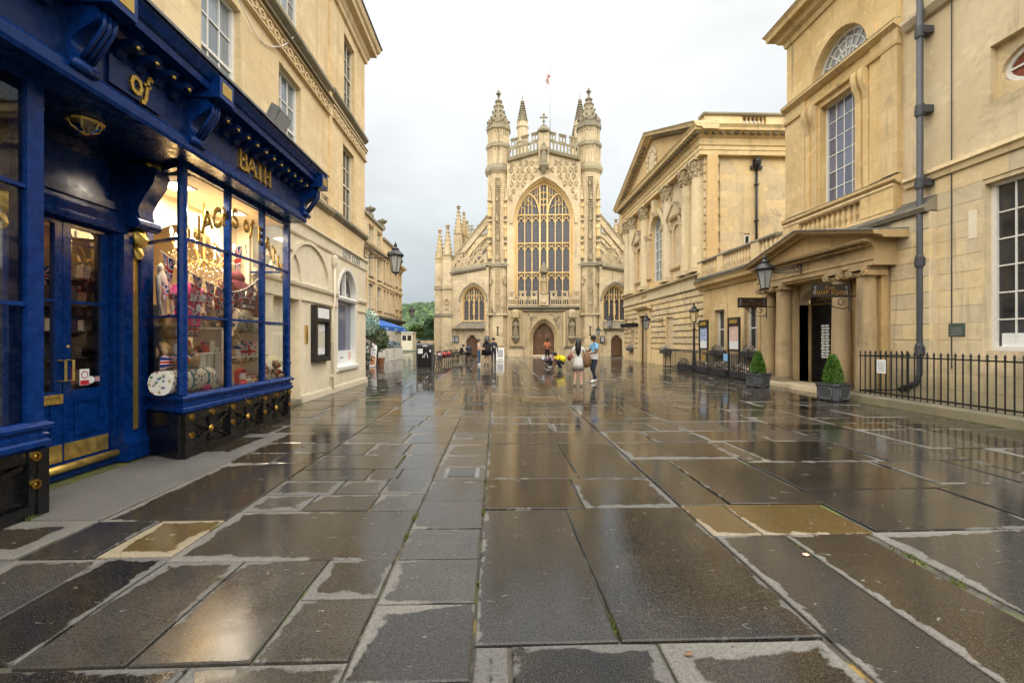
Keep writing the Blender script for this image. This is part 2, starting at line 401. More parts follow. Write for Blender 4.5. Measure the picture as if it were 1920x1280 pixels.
# ------------------------------------------------------------------ mesh library
ORG = {}
class MB:
    """collects faces in world space; build() links them as ONE mesh object"""
    def __init__(self, f=None):
        self.v, self.fc, self.uv, self.mi = [], [], {}, []
        self.f = f            # maps (along, out, up) to xyz
        self.m = 0
    def add(self, pts):
        o = len(self.v)
        if self.f:
            pts = [self.f(*p) for p in pts]
        self.v.extend(tuple(p) for p in pts)
        return o
    def face(self, ids, uv=None):
        if uv:
            self.uv[len(self.fc)] = uv
        self.fc.append(tuple(ids))
        self.mi.append(self.m)
    def box(self, x0, x1, y0, y1, z0, z1):
        o = self.add([(x, y, z) for z in (z0, z1) for x, y in ((x0, y0), (x1, y0), (x1, y1), (x0, y1))])
        for q in ((0, 3, 2, 1), (4, 5, 6, 7), (0, 1, 5, 4), (1, 2, 6, 5), (2, 3, 7, 6), (3, 0, 4, 7)):
            self.face([o + i for i in q])
        return self
    def cbox(self, x0, x1, y0, y1, z0, z1, c=0.02):
        """box whose outer (+y) face is chamfered"""
        y0, y1 = min(y0, y1), max(y0, y1)
        o = self.add([(x, y0, z) for x, z in ((x0, z0), (x1, z0), (x1, z1), (x0, z1))] +
                     [(x, y1 - c, z) for x, z in ((x0, z0), (x1, z0), (x1, z1), (x0, z1))] +
                     [(x, y1, z) for x, z in ((x0 + c, z0 + c), (x1 - c, z0 + c), (x1 - c, z1 - c), (x0 + c, z1 - c))])
        for b in (0, 4):
            for i in range(4):
                j = (i + 1) % 4
                self.face((o + b + i, o + b + j, o + b + 4 + j, o + b + 4 + i))
        self.face((o + 8, o + 9, o + 10, o + 11))
        return self
    def plate(self, outer, holes, w0, w1):
        """flat shape with holes in the (along, up) plane, extruded from out=w0 to out=w1"""
        loops = [outer] + list(holes)
        tri = tessellate_polygon([[Vector((u, v, 0)) for u, v in lp] for lp in loops])
        flat = [p for lp in loops for p in lp]
        n = len(flat)
        o = self.add([(u, w0, v) for u, v in flat] + [(u, w1, v) for u, v in flat])
        for t in tri:
            self.face([o + i for i in t])
            self.face([o + n + i for i in reversed(t)])
        k = 0
        for lp in loops:
            L = len(lp)
            for i in range(L):
                j = (i + 1) % L
                self.face((o + k + i, o + k + j, o + n + k + j, o + n + k + i))
            k += L
        return self
    def ring(self, a, b, w0, w1, closed=False):
        """band between two polylines of equal length, extruded"""
        n = len(a)
        o = self.add([(u, w, v) for w in (w0, w1) for pl in (a, b) for u, v in pl])
        A0, B0, A1, B1 = o, o + n, o + 2 * n, o + 3 * n
        for i in range(n if closed else n - 1):
            j = (i + 1) % n
            for q in ((A1 + i, A1 + j, B1 + j, B1 + i), (A0 + i, B0 + i, B0 + j, A0 + j), (A0 + i, A0 + j, A1 + j, A1 + i), (B0 + i, B1 + i, B1 + j, B0 + j)):
                self.face(q)
        if not closed:
            self.face((A0, A1, B1, B0)); self.face((A0 + n - 1, B0 + n - 1, B1 + n - 1, A1 + n - 1))
        return self
    def bar(self, path, wid, w0, w1, closed=False):
        """ribbon of given width along a 2-D path in the (along, up) plane"""
        a, b = [], []
        n = len(path)
        for i, (u, v) in enumerate(path):
            p = path[i - 1] if (i or closed) else path[i]
            q = path[(i + 1) % n] if (i < n - 1 or closed) else path[i]
            dx, dy = q[0] - p[0], q[1] - p[1]
            L = math.hypot(dx, dy) or 1
            nx, ny = -dy / L * wid / 2, dx / L * wid / 2
            a.append((u + nx, v + ny)); b.append((u - nx, v - ny))
        return self.ring(a, b, w0, w1, closed)
    def sweep(self, prof, path, cap=True):
        """profile [(out, up)] carried along a plan path [(along, out-offset normal dir)]: mitred mouldings. path = [((x,y),(nx,ny))]"""
        n = len(prof)
        o = self.add([(x + nx * d, y + ny * d, z) for (x, y), (nx, ny) in path for d, z in prof])
        for i in range(len(path) - 1):
            for k in range(n):
                l = (k + 1) % n
                self.face((o + i * n + k, o + i * n + l, o + (i + 1) * n + l, o + (i + 1) * n + k))
        if cap:
            self.face([o + k for k in range(n)]); self.face([o + (len(path) - 1) * n + k for k in reversed(range(n))])
        return self
    def run(self, prof, s0, s1):
        """straight moulding: profile [(out, up)] from along=s0 to s1"""
        n = len(prof)
        o = self.add([(s, d, z) for s in (s0, s1) for d, z in prof])
        for k in range(n):
            l = (k + 1) % n
            self.face((o + k, o + l, o + n + l, o + n + k))
        self.face([o + k for k in range(n)]); self.face([o + n + k for k in reversed(range(n))])
        return self
    def lathe(self, prof, c=(0, 0, 0), n=16, a0=0.0, a1=2 * PI, sx=1, sy=1, cap=True):
        full = abs(a1 - a0 - 2 * PI) < 1e-6
        m = n if full else n + 1
        o = self.add([(c[0] + r * math.cos(a0 + (a1 - a0) * i / n) * sx, c[1] + r * math.sin(a0 + (a1 - a0) * i / n) * sy, c[2] + z) for r, z in prof for i in range(m)])
        for k in range(len(prof) - 1):
            for i in range(n):
                j = (i + 1) % m
                self.face((o + k * m + i, o + k * m + j, o + (k + 1) * m + j, o + (k + 1) * m + i))
        if cap:
            if prof[0][0] > 1e-4: self.face([o + i for i in reversed(range(m))])
            if prof[-1][0] > 1e-4: self.face([o + (len(prof) - 1) * m + i for i in range(m)])
        return self
    def tube(self, path, r, n=6, cap=True):
        pts = [Vector(p) for p in path]
        rs = r if isinstance(r, (list, tuple)) else [r] * len(pts)
        t0 = (pts[1] - pts[0]).normalized()
        up = Vector((0, 0, 1)) if abs(t0.z) < 0.9 else Vector((1, 0, 0))
        u = t0.cross(up).normalized()
        ring = []
        for i, p in enumerate(pts):
            t = (pts[min(i + 1, len(pts) - 1)] - pts[max(i - 1, 0)]).normalized()
            u = (u - t * u.dot(t)).normalized()
            w = t.cross(u)
            ring.append([tuple(p + (u * math.cos(2 * PI * k / n) + w * math.sin(2 * PI * k / n)) * rs[i]) for k in range(n)])
        o = self.add([p for rg in ring for p in rg])
        for i in range(len(pts) - 1):
            for k in range(n):
                l = (k + 1) % n
                self.face((o + i * n + k, o + i * n + l, o + (i + 1) * n + l, o + (i + 1) * n + k))
        if cap:
            self.face([o + k for k in reversed(range(n))]); self.face([o + (len(pts) - 1) * n + k for k in range(n)])
        return self
    def blob(self, c, rx, ry, rz, n=10, m=6, jit=0.0, rs=None):
        rr = random.Random(rs if rs is not None else 1)
        pr = []
        o = None
        pts = []
        for k in range(m + 1):
            th = PI * k / m
            for i in range(n):
                a = 2 * PI * i / n
                j = 1 + (rr.uniform(-jit, jit) if 0 < k < m else 0)
                pts.append((c[0] + rx * math.sin(th) * math.cos(a) * j, c[1] + ry * math.sin(th) * math.sin(a) * j, c[2] - rz * math.cos(th) * j))
        o = self.add(pts)
        for k in range(m):
            for i in range(n):
                j = (i + 1) % n
                self.face((o + k * n + i, o + k * n + j, o + (k + 1) * n + j, o + (k + 1) * n + i))
        return self
    def quad(self, p, uv=((0, 0), (1, 0), (1, 1), (0, 1))):
        o = self.add(p)
        self.face(range(o, o + len(p)), uv)
        return self
    def build(self, name, mat, parent=None, smooth=False, normals=True, attrs=None, stuff=False, label=None):
        me = bpy.data.meshes.new(name)
        org = ORG.get(parent.name, (0, 0, 0)) if parent else (0, 0, 0)
        me.from_pydata([(x - org[0], y - org[1], z - org[2]) for x, y, z in self.v], [], self.fc)
        for mn in ([mat] if isinstance(mat, str) else mat):
            me.materials.append(MATS[mn])
        if any(self.mi):
            me.polygons.foreach_set('material_index', self.mi)
        if self.uv:
            ul = me.uv_layers.new(name='UVMap')
            for p in me.polygons:
                q = self.uv.get(p.index)
                if q:
                    for li, c in zip(p.loop_indices, q):
                        ul.data[li].uv = c
        if normals:
            bm = bmesh.new(); bm.from_mesh(me)
            bmesh.ops.recalc_face_normals(bm, faces=bm.faces)
            bm.to_mesh(me); bm.free()
        if smooth:
            me.polygons.foreach_set('use_smooth', [True] * len(me.polygons))
            if smooth is not True:
                me.set_sharp_from_angle(angle=R(smooth))
        o = bpy.data.objects.new(name, me)
        COL.objects.link(o)
        if parent:
            o.parent = parent
            ORG[o.name] = org
        if stuff:
            o['kind'] = 'stuff'
        if label:
            o['label'] = label
        return o

def thing(name, label, cat, loc=(0, 0, 0), rz=0.0, group=None, local=False):
    """Empty at the thing's base; parts are built in world space unless local"""
    o = bpy.data.objects.new(name, None)
    o.empty_display_size = 0.2
    COL.objects.link(o)
    o.location = loc
    o.rotation_euler = (0, 0, rz)
    o['label'], o['category'] = label, cat
    if group: o['group'] = group
    ORG[o.name] = (0, 0, 0) if local else tuple(loc)
    return o
def tag(o, label, cat, group=None):
    o['label'], o['category'] = label, cat
    if group: o['group'] = group
    return o
def struct(o):
    o['kind'] = 'structure'
    return o
def copy_tree(o, parent=None):
    c = o.copy()
    COL.objects.link(c)
    c.parent = parent
    ORG[c.name] = ORG.get(o.name, (0, 0, 0))
    for ch in list(o.children):
        copy_tree(ch, c)
    return c
def LEFT(x0):    # facade facing +X : (along=y, out, up)
    return lambda s, d, z: (x0 + d, s, z)
def RIGHT(x0):   # facade facing -X
    return lambda s, d, z: (x0 - d, s, z)
def FRONT(y0, x0=0.0):   # facade facing -Y
    return lambda s, d, z: (x0 + s, y0 - d, z)
def arch(cx, h, z0, zs, rise, n=10):
    """opening outline, bottom-left, up, over, down: half-width h, springing zs, rise (pointed unless rise == h)"""
    pts = [(cx - h, z0)]
    pts += arc_over(cx, h, zs, rise, n)
    pts.append((cx + h, z0))
    return pts
def arc_over(cx, h, zs, rise, n=10):
    L = []
    if abs(rise - h) < 1e-4 or rise < h * 0.98:
        return [(cx - h * math.cos(PI * i / (2 * n)), zs + rise * math.sin(PI * i / (2 * n))) for i in range(2 * n + 1)]
    c = (rise * rise - h * h) / (2 * h)
    Rr = h + c
    ang = math.atan2(rise, c)
    for i in range(n + 1):
        a = ang * i / n
        L.append((cx + c - Rr * math.cos(a), zs + Rr * math.sin(a)))
    return L + [(2 * cx - x, z) for x, z in reversed(L[:-1])]
def rect(x0, x1, z0, z1):
    return [(x0, z0), (x1, z0), (x1, z1), (x0, z1)]

# lettering: stroke alphabet with thick stems and slab feet
GLY = {
 'A': (0.9, [[(0, 0), (.45, 1)], [(.45, 1), (.9, 0)], [(.18, .36), (.72, .36)]]), 'B': (0.8, [[(.12, 0), (.12, 1)], [(.12, 1), (.5, 1), (.66, .88), (.66, .64), (.5, .53), (.12, .53)], [(.5, .53), (.72, .42), (.72, .12), (.52, 0), (.12, 0)]]),
 'C': (0.85, [[(.8, .8), (.62, .98), (.38, 1), (.16, .86), (.06, .5), (.16, .14), (.38, 0), (.62, .02), (.8, .2)]]), 'D': (0.9, [[(.12, 0), (.12, 1)], [(.12, 1), (.5, 1), (.75, .82), (.82, .5), (.75, .18), (.5, 0), (.12, 0)]]),
 'E': (0.75, [[(.12, 0), (.12, 1)], [(.12, 1), (.68, 1)], [(.12, .52), (.55, .52)], [(.12, 0), (.68, 0)]]), 'G': (0.9, [[(.8, .82), (.62, .98), (.38, 1), (.16, .86), (.06, .5), (.16, .14), (.4, 0), (.66, .04), (.8, .18), (.8, .45), (.5, .45)]]),
 'H': (0.9, [[(.14, 0), (.14, 1)], [(.76, 0), (.76, 1)], [(.14, .5), (.76, .5)]]), 'I': (0.4, [[(.2, 0), (.2, 1)]]), 'J': (0.6, [[(.42, 1), (.42, .0), (.3, -.14), (.1, -.1)]]), 'K': (0.9, [[(.14, 0), (.14, 1)], [(.78, 1), (.14, .42)], [(.36, .6), (.82, 0)]]),
 'L': (0.72, [[(.14, 0), (.14, 1)], [(.14, 0), (.66, 0)]]), 'M': (1.1, [[(.12, 0), (.12, 1)], [(.12, 1), (.55, .2)], [(.55, .2), (.98, 1)], [(.98, 1), (.98, 0)]]), 'N': (0.95, [[(.12, 0), (.12, 1)], [(.12, 1), (.8, 0)], [(.8, 0), (.8, 1)]]),
 'O': (0.95, [[(.47, 1), (.2, .88), (.07, .5), (.2, .12), (.47, 0), (.75, .12), (.88, .5), (.75, .88), (.47, 1)]]), 'P': (0.78, [[(.12, 0), (.12, 1)], [(.12, 1), (.5, 1), (.7, .88), (.7, .6), (.5, .47), (.12, .47)]]),
 'R': (0.86, [[(.12, 0), (.12, 1)], [(.12, 1), (.5, 1), (.7, .88), (.7, .62), (.5, .5), (.12, .5)], [(.42, .5), (.8, 0)]]), 'S': (0.72, [[(.64, .82), (.5, .98), (.26, 1), (.1, .84), (.12, .64), (.36, .52), (.58, .4), (.66, .2), (.52, .02), (.26, 0), (.06, .16)]]),
 'T': (0.8, [[(.4, 0), (.4, 1)], [(.04, 1), (.76, 1)]]), 'U': (0.9, [[(.13, 1), (.13, .25), (.27, .02), (.5, 0), (.7, .08), (.76, .3), (.76, 1)]]), 'Y': (0.85, [[(.04, 1), (.42, .48)], [(.8, 1), (.42, .48)], [(.42, .48), (.42, 0)]]),
 'o': (0.66, [[(.32, .62), (.14, .54), (.06, .3), (.14, .06), (.32, 0), (.5, .06), (.58, .3), (.5, .54), (.32, .62)]]), 'f': (0.5, [[(.56, .92), (.44, 1), (.32, .94), (.24, .5), (.16, 0), (.06, -.2), (-.08, -.22)], [(.06, .6), (.46, .6)]]),
 ' ': (0.42, []), '.': (0.3, [[(.1, 0), (.2, .06)]]), '&': (0.8, [[(.75, 0), (.2, .8), (.3, 1), (.45, .95), (.4, .75), (.1, .4), (.1, .1), (.3, 0), (.6, .2), (.7, .4)]]),
}
def text_width(t, h, track=0.1):
    return sum(GLY[c][0] + track for c in t) * h
def letters(t, f, s0, z0, h, d0, d1, mat, parent, wt=0.16, serif=True, track=0.1, flip=False, name='letter', curve=None, joined=False):
    """each letter a part; f maps (along,out,up); flip when 'along' runs right to left on the picture"""
    x = 0.0
    sg = -1 if flip else 1
    allm = MB(f)
    for ch in t:
        w, strokes = GLY[ch]
        mb = allm if joined else MB(f)
        for st in strokes:
            pts = []
            for u, v in st:
                px, pz = x + u, v
                if curve:
                    px, pz = curve(px * h, pz * h); px /= h; pz /= h
                pts.append((s0 + sg * px * h, z0 + pz * h))
            vert = abs(st[0][0] - st[-1][0]) < 0.25 or len(st) > 2
            tw = wt * h * (1.0 if vert or ch in 'AKMNR' else 0.6)
            mb.bar(pts, tw, d0, d1)
            if serif and len(st) == 2 and abs(st[0][1] - st[1][1]) > 0.5:
                for (su, sv), (qu, qv) in zip(st, pts):
                    mb.bar([(qu - 0.17 * h, qv), (qu + 0.17 * h, qv)], 0.075 * h, d0, d1 + 0.001)
        if strokes and not joined:
            mb.build(name, mat, parent, normals=False)
        x += w + track
    if joined:
        allm.build(name, mat, parent, normals=False, stuff=True)
    return x * h
# ================================================================== GROUND
def slab_material():
    m, nt, b = new_mat('flagstone')
    g = N(nt, 'ShaderNodeNewGeometry')
    pos = g.outputs['Position']
    rnd = N(nt, 'ShaderNodeAttribute', attribute_name='tone').outputs['Fac']
    wetb = N(nt, 'ShaderNodeAttribute', attribute_name='dry').outputs['Fac']
    och = N(nt, 'ShaderNodeAttribute', attribute_name='ochre').outputs['Fac']
    semi = N(nt, 'ShaderNodeAttribute', attribute_name='semi').outputs['Fac']
    uv = N(nt, 'ShaderNodeSeparateXYZ', {0: N(nt, 'ShaderNodeAttribute', attribute_name='luv').outputs['Vector']})
    dm = N(nt, 'ShaderNodeSeparateXYZ', {0: N(nt, 'ShaderNodeAttribute', attribute_name='dim').outputs['Vector']})
    u, v, w, h = uv.outputs[0], uv.outputs[1], dm.outputs[0], dm.outputs[1]
    d = mth(nt, 'MINIMUM', mth(nt, 'MINIMUM', u, mth(nt, 'SUBTRACT', w, u)), mth(nt, 'MINIMUM', v, mth(nt, 'SUBTRACT', h, v)))
    # water is held by a slight dip, so one long side of each slab dries first
    side = mth(nt, 'MULTIPLY', mth(nt, 'SUBTRACT', mth(nt, 'DIVIDE', u, w), 0.5), mth(nt, 'SUBTRACT', rnd, 0.35))
    side2 = mth(nt, 'MULTIPLY', mth(nt, 'SUBTRACT', mth(nt, 'DIVIDE', v, h), 0.5), mth(nt, 'SUBTRACT', mth(nt, 'FRACT', mth(nt, 'MULTIPLY', rnd, 7.3)), 0.6))
    ragged = noise(nt, 4.0, 7, pos, 0.62, 0.5)
    dd = mth(nt, 'ADD', d, mth(nt, 'MULTIPLY', mth(nt, 'SUBTRACT', ragged, 0.52), 0.26))
    dd = mth(nt, 'ADD', dd, mth(nt, 'MULTIPLY', mth(nt, 'ADD', side, side2), 0.22))
    lim = mth(nt, 'ADD', rng(nt, mth(nt, 'FRACT', mth(nt, 'MULTIPLY', rnd, 3.7)), 0, 1, -0.075, 0.016, False), mth(nt, 'MULTIPLY', wetb, 0.9))
    edge = rng(nt, mth(nt, 'SUBTRACT', dd, lim), 0.0, 0.030, 1, 0)
    spots = rng(nt, noise(nt, 8.0, 5, pos, 0.55, 0.9, (1, 1.9, 1)), 0.675, 0.70, 0, 0.85)
    dry = mth(nt, 'MAXIMUM', edge, spots)
    tone = noise(nt, 1.7, 6, pos, 0.6, 0.3)
    grain = noise(nt, 60, 3, pos, 0.8)
    wetc = mix(nt, rng(nt, rnd, 0.1, 0.9), (0.006, 0.006, 0.006), (0.036, 0.028, 0.019))
    wetc = mix(nt, rng(nt, tone, 0.35, 0.7, 0, 0.6), wetc, (0.042, 0.031, 0.018))
    wetc = mix(nt, rng(nt, noise(nt, 3.1, 5, pos, 0.7, 1.0), 0.58, 0.72, 0, 0.35), wetc, (0.10, 0.050, 0.024))
    wetc = mix(nt, mth(nt, 'MULTIPLY', och, 0.9), wetc, (0.105, 0.068, 0.020))
    hue = mth(nt, 'FRACT', mth(nt, 'MULTIPLY', rnd, 17.3))
    wetc = mix(nt, rng(nt, hue, 0.45, 0.75, 0, 0.7), wetc, (0.030, 0.031, 0.032))
    sm = mth(nt, 'MULTIPLY', semi, rng(nt, noise(nt, 2.4, 5, pos, 0.65, 0.6), 0.25, 0.65, 0.45, 1.0))
    wetc = mix(nt, sm, wetc, mix(nt, hue, (0.066, 0.065, 0.060), (0.086, 0.074, 0.056)))
    dryc = mix(nt, rng(nt, rnd, 0.1, 0.9), (0.125, 0.120, 0.112), (0.185, 0.175, 0.155))
    dryc = mix(nt, rng(nt, tone, 0.35, 0.75, 0, 0.5), dryc, (0.10, 0.094, 0.082))
    dryc = mix(nt, mth(nt, 'MULTIPLY', och, 0.6), dryc, (0.38, 0.30, 0.18))
    col = mix(nt, dry, wetc, dryc)
    g2 = noise(nt, 130, 3, pos, 0.9)
    pit = noise(nt, 22, 6, pos, 0.75, 0.3, (1, 1.7, 1))
    col = mix(nt, rng(nt, grain, 0.40, 0.66, 0.0, 0.62), col, mix(nt, 0.72, col, (0, 0, 0)))
    col = mix(nt, rng(nt, g2, 0.52, 0.66, 0.0, 0.5), col, mix(nt, 0.5, col, (0.30, 0.28, 0.24)))
    col = mix(nt, rng(nt, pit, 0.30, 0.42, 0.7, 0.0), col, (0.010, 0.009, 0.008))
    nt.links.new(col, b.inputs['Base Color'])
    film = rng(nt, noise(nt, 1.6, 5, pos, 0.7, 0.6), 0.40, 0.72, 0.012, 0.12)
    film = mth(nt, 'MAXIMUM', mth(nt, 'ADD', film, mth(nt, 'MULTIPLY', sm, 0.22)), 0.008)
    rg = N(nt, 'ShaderNodeMix', {0: dry, 2: film, 3: 0.72}, data_type='FLOAT').outputs[0]
    nt.links.new(rg, b.inputs['Roughness'])
    b.inputs['IOR'].default_value = 1.35
    riven = mth(nt, 'ADD', mth(nt, 'MULTIPLY', noise(nt, 5.5, 6, pos, 0.6, 0.5, (1, 2.2, 1)), mth(nt, 'ADD', 0.7, mth(nt, 'MULTIPLY', pit, 0.5))), mth(nt, 'MULTIPLY', grain, rng(nt, mth(nt, 'MAXIMUM', sm, dry), 0, 1, 0.3, 0.7, False)))
    bs = N(nt, 'ShaderNodeMix', {0: dry, 2: 0.035, 3: 0.35}, data_type='FLOAT').outputs[0]
    bp = N(nt, 'ShaderNodeBump', {'Height': riven, 'Distance': 0.03, 'Strength': bs})
    nt.links.new(bp.outputs[0], b.inputs['Normal'])
    # joint bed
    m, nt, b = new_mat('joint_bed')
    pos = N(nt, 'ShaderNodeNewGeometry').outputs['Position']
    c = mix(nt, rng(nt, noise(nt, 9, 5, pos), 0.35, 0.7), (0.030, 0.026, 0.020), (0.085, 0.075, 0.055))
    c = mix(nt, rng(nt, noise(nt, 1.3, 4, pos, 0.6), 0.52, 0.62, 0, 0.8), c, (0.085, 0.105, 0.016))
    c = mix(nt, rng(nt, noise(nt, 2.6, 4, pos, 0.6), 0.60, 0.66, 0, 0.8), c, (0.26, 0.17, 0.035))
    nt.links.new(c, b.inputs['Base Color'])
    b.inputs['Roughness'].default_value = 0.7
    bump(nt, b, noise(nt, 40, 4, pos), 0.5, 0.01)
    # far ground: damp earth, grass and roads too far off to tell apart
    m, nt, b = new_mat('far_ground')
    pos = N(nt, 'ShaderNodeNewGeometry').outputs['Position']
    c = mix(nt, rng(nt, noise(nt, 0.05, 5, pos), 0.4, 0.6), (0.05, 0.075, 0.025), (0.10, 0.095, 0.075))
    nt.links.new(c, b.inputs['Base Color'])
    b.inputs['Roughness'].default_value = 0.8
slab_material()

g = MB().quad([(-1500, -300, -0.16), (1500, -300, -0.16), (1500, 3000, -0.16), (-1500, 3000, -0.16)]).build('ground', 'far_ground', normals=False)
struct(g)
pave = MB().box(-16, 16, -3, 62, -0.15, -0.022).build('pavement', 'joint_bed', normals=True)
struct(pave)

# --- paving pattern, measured on the ground in metres: (x0, x1, y0, y1, ochre, dry)
rs = random.Random(11)
SL = []
def S(x0, x1, y0, y1, och=0.0, dry=0.0):
    SL.append((x0, x1, y0, y1, och, dry))
def row(xs, y0, y1, **k):
    for a, b in zip(xs, xs[1:]):
        S(a, b, y0, y1, **k)
# pale dry strip under the shop cornice
S(-4.75, -3.52, 4.18, 6.35, dry=1.3); S(-4.75, -3.52, 6.35, 7.9, dry=0.28)
row([-5.0, -3.52], 3.45, 4.18, dry=0.24); row([-5.0, -3.5], 2.4, 3.45, dry=0.12); row([-5, -3.5], 1.2, 2.4, dry=0.05)
row([-3.5, -2.96, -2.4], 3.45, 4.14); SL[-1] = (-2.96, -2.4, 3.45, 4.14, 1.0, 0.02)
S(-3.52, -2.4, 4.14, 6.02); row([-3.52, -2.95, -2.4], 6.02, 6.55); row([-3.52, -2.9, -2.4], 6.55, 7.2); row([-3.52, -2.4], 7.2, 7.9)
row([-3.5, -2.85, -2.38], 2.33, 3.45); row([-3.5, -2.7], 1.2, 2.33); row([-2.7, -1.5, -0.73], 1.2, 2.3)
row([-2.4, -0.73], 3.37, 4.33); row([-2.38, -1.82, -1.22], 2.3, 3.37); row([-1.22, -0.73], 2.3, 2.85); row([-1.22, -0.73], 2.85, 3.37)
row([-2.4, -1.83, -1.2, -0.73], 4.33, 4.78, dry=0.03); row([-2.4, -1.7, -1.22], 4.78, 5.25, dry=0.03); row([-1.22, -0.73], 4.78, 5.3)
row([-2.4, -1.5, -1.15, -0.73], 5.25, 5.72); row([-2.4, -1.25, -0.73], 5.72, 6.4); row([-2.4, -1.85, -1.3, -0.73], 6.4, 7.1)
row([-2.4, -1.45, -0.73], 7.1, 7.9)
yy = [1.2, 2.14, 2.78, 3.35, 3.89, 4.55, 5.23, 5.8, 6.34, 7.0, 7.41, 7.9]
for a, b_ in zip(yy, yy[1:]):
    S(-0.73, -0.12, a, b_)
row([-0.12, 0.07, 0.85, 1.75], 1.2, 2.39, dry=0.06); row([-0.12, 0.66, 1.77], 2.39, 4.31); row([-0.12, 0.85, 1.77], 4.31, 5.25); row([-0.12, 0.96, 1.77], 5.25, 7.03); row([-0.12, 1.8], 7.03, 7.9)
row([1.78, 2.36], 1.2, 3.67); row([2.36, 3.02], 1.2, 3.67); row([1.78, 2.2, 3.15], 3.67, 4.36, och=0.9)
row([1.78, 2.28, 3.25], 4.36, 6.05); row([1.8, 3.3], 6.05, 7.05); row([1.8, 2.5, 3.35], 7.05, 7.9)
row([3.04, 4.55], 1.2, 2.5); row([3.1, 4.6], 2.5, 3.72); row([3.2, 4.75], 3.72, 4.75); row([3.28, 4.9], 4.75, 5.85); row([3.3, 3.62], 5.85, 7.05, och=0.5); row([3.62, 5.2], 5.85, 7.05); row([3.37, 4.4, 5.2], 7.05, 7.9)
row([4.6, 6.2], 1.2, 3.0); row([4.6, 6.3], 3.0, 3.9); row([4.78, 6.3], 3.9, 4.9); row([4.95, 5.9], 4.9, 5.85); row([5.22, 6.3], 5.85, 6.9); row([5.22, 6.35], 6.9, 7.9); row([5.92, 6.3], 4.9, 5.85)
row([6.33, 7.7, 9.32], 1.2, 4.2); row([6.33, 7.6, 9.32], 4.2, 5.3); row([6.33, 7.2, 8.0, 9.32], 5.3, 6.5); row([6.4, 7.5, 9.32], 6.5, 7.9)
# beyond: courses in the same strips, broken at random
def fill(x0, x1, y0, y1, ymin, ymax, wmin, wmax):
    y = y0
    while y < y1 - 1e-6:
        h = rs.uniform(ymin, ymax)
        if y + h > y1 - 0.35: h = y1 - y
        x = x0
        while x < x1 - 1e-6:
            w = rs.uniform(wmin, wmax)
            if x + w > x1 - 0.4: w = x1 - x
            S(x, x + w, y, y + h, 0.8 if rs.random() < 0.035 else (rs.uniform(0.0, 0.35) if rs.random() < 0.4 else 0), -0.012 if y > 10 else -0.006)
            x += w
        y += h
for x0, x1, wm, wM in ((-5.1, -2.4, 0.7, 1.6), (-2.4, -0.73, 0.6, 1.3), (-0.73, -0.12, 2, 3), (-0.12, 1.8, 0.7, 1.5), (1.8, 3.35, 0.7, 1.5), (3.35, 5.2, 0.8, 1.7), (5.2, 6.4, 1.0, 1.6), (6.4, 9.32, 0.9, 1.7)):
    fill(x0, x1, 7.9, 46, 0.55, 1.05, wm, wM)
fill(9.32, 10.6, 11.6, 46, 0.7, 1.2, 0.6, 1.3)
fill(-10.4, -5.1, 17.6, 60, 0.7, 1.2, 0.9, 1.8)
fill(-5.1, -2.4, 46, 60, 0.7, 1.2, 0.9, 1.8)

def slab_geo(rc, seg):
    x0, x1, y0, y1, och, dry = rc
    gp = rs.uniform(0.006, 0.012)
    x0 += gp; x1 -= gp; y0 += gp; y1 -= gp
    w, h = x1 - x0, y1 - y0
    per = []
    cs = [(0, 0), (w, 0), (w, h), (0, h)]
    j = 0.006
    for k in range(4):
        a, b_ = cs[k], cs[(k + 1) % 4]
        for i in range(seg):
            t = i / seg
            per.append((a[0] + (b_[0] - a[0]) * t + rs.uniform(-j, j) * 0.8, a[1] + (b_[1] - a[1]) * t + rs.uniform(-j, j) * 0.8))
    n = len(per)
    tz, tx, ty = rs.uniform(-0.003, 0.003), rs.uniform(-0.006, 0.006), rs.uniform(-0.005, 0.005)
    vs, uv = [], []
    for lay, (ins, z) in enumerate(((0.010, 0.0), (0.0, -0.006), (0.0, -0.03))):
        for u, v in per:
            uu = u + (w / 2 - u) / (w / 2) * ins
            vv = v + (h / 2 - v) / (h / 2) * ins
            vs.append((x0 + uu, y0 + vv, z + tz + (uu - w / 2) * tx + (vv - h / 2) * ty)); uv.append((u, v, 0))
    fc = [tuple(range(n))] + [(k * n + n + i, k * n + n + (i + 1) % n, k * n + (i + 1) % n, k * n + i) for k in (0, 1) for i in range(n)]
    t = rs.random()
    semi = rs.uniform(0.35, 1.0) if -2.5 < x0 < -0.15 and 2.2 < y0 < 10 and w * h < 0.75 else (rs.uniform(0.1, 0.6) if rs.random() < (0.28 if y0 < 10 else 0.1) else 0.0)
    if 2.2 < y0 < 7.3 and x0 > -0.2 and w * h > 0.8: semi = rs.uniform(0, 0.15)
    if abs(x0 + 0.12) < 0.05 and 2.3 < y0 < 5.5: semi = -0.35
    return vs, fc, uv, [(w, h, 0)] * len(vs), [t] * len(vs), [dry] * len(vs), [och] * len(vs), [semi] * len(vs)
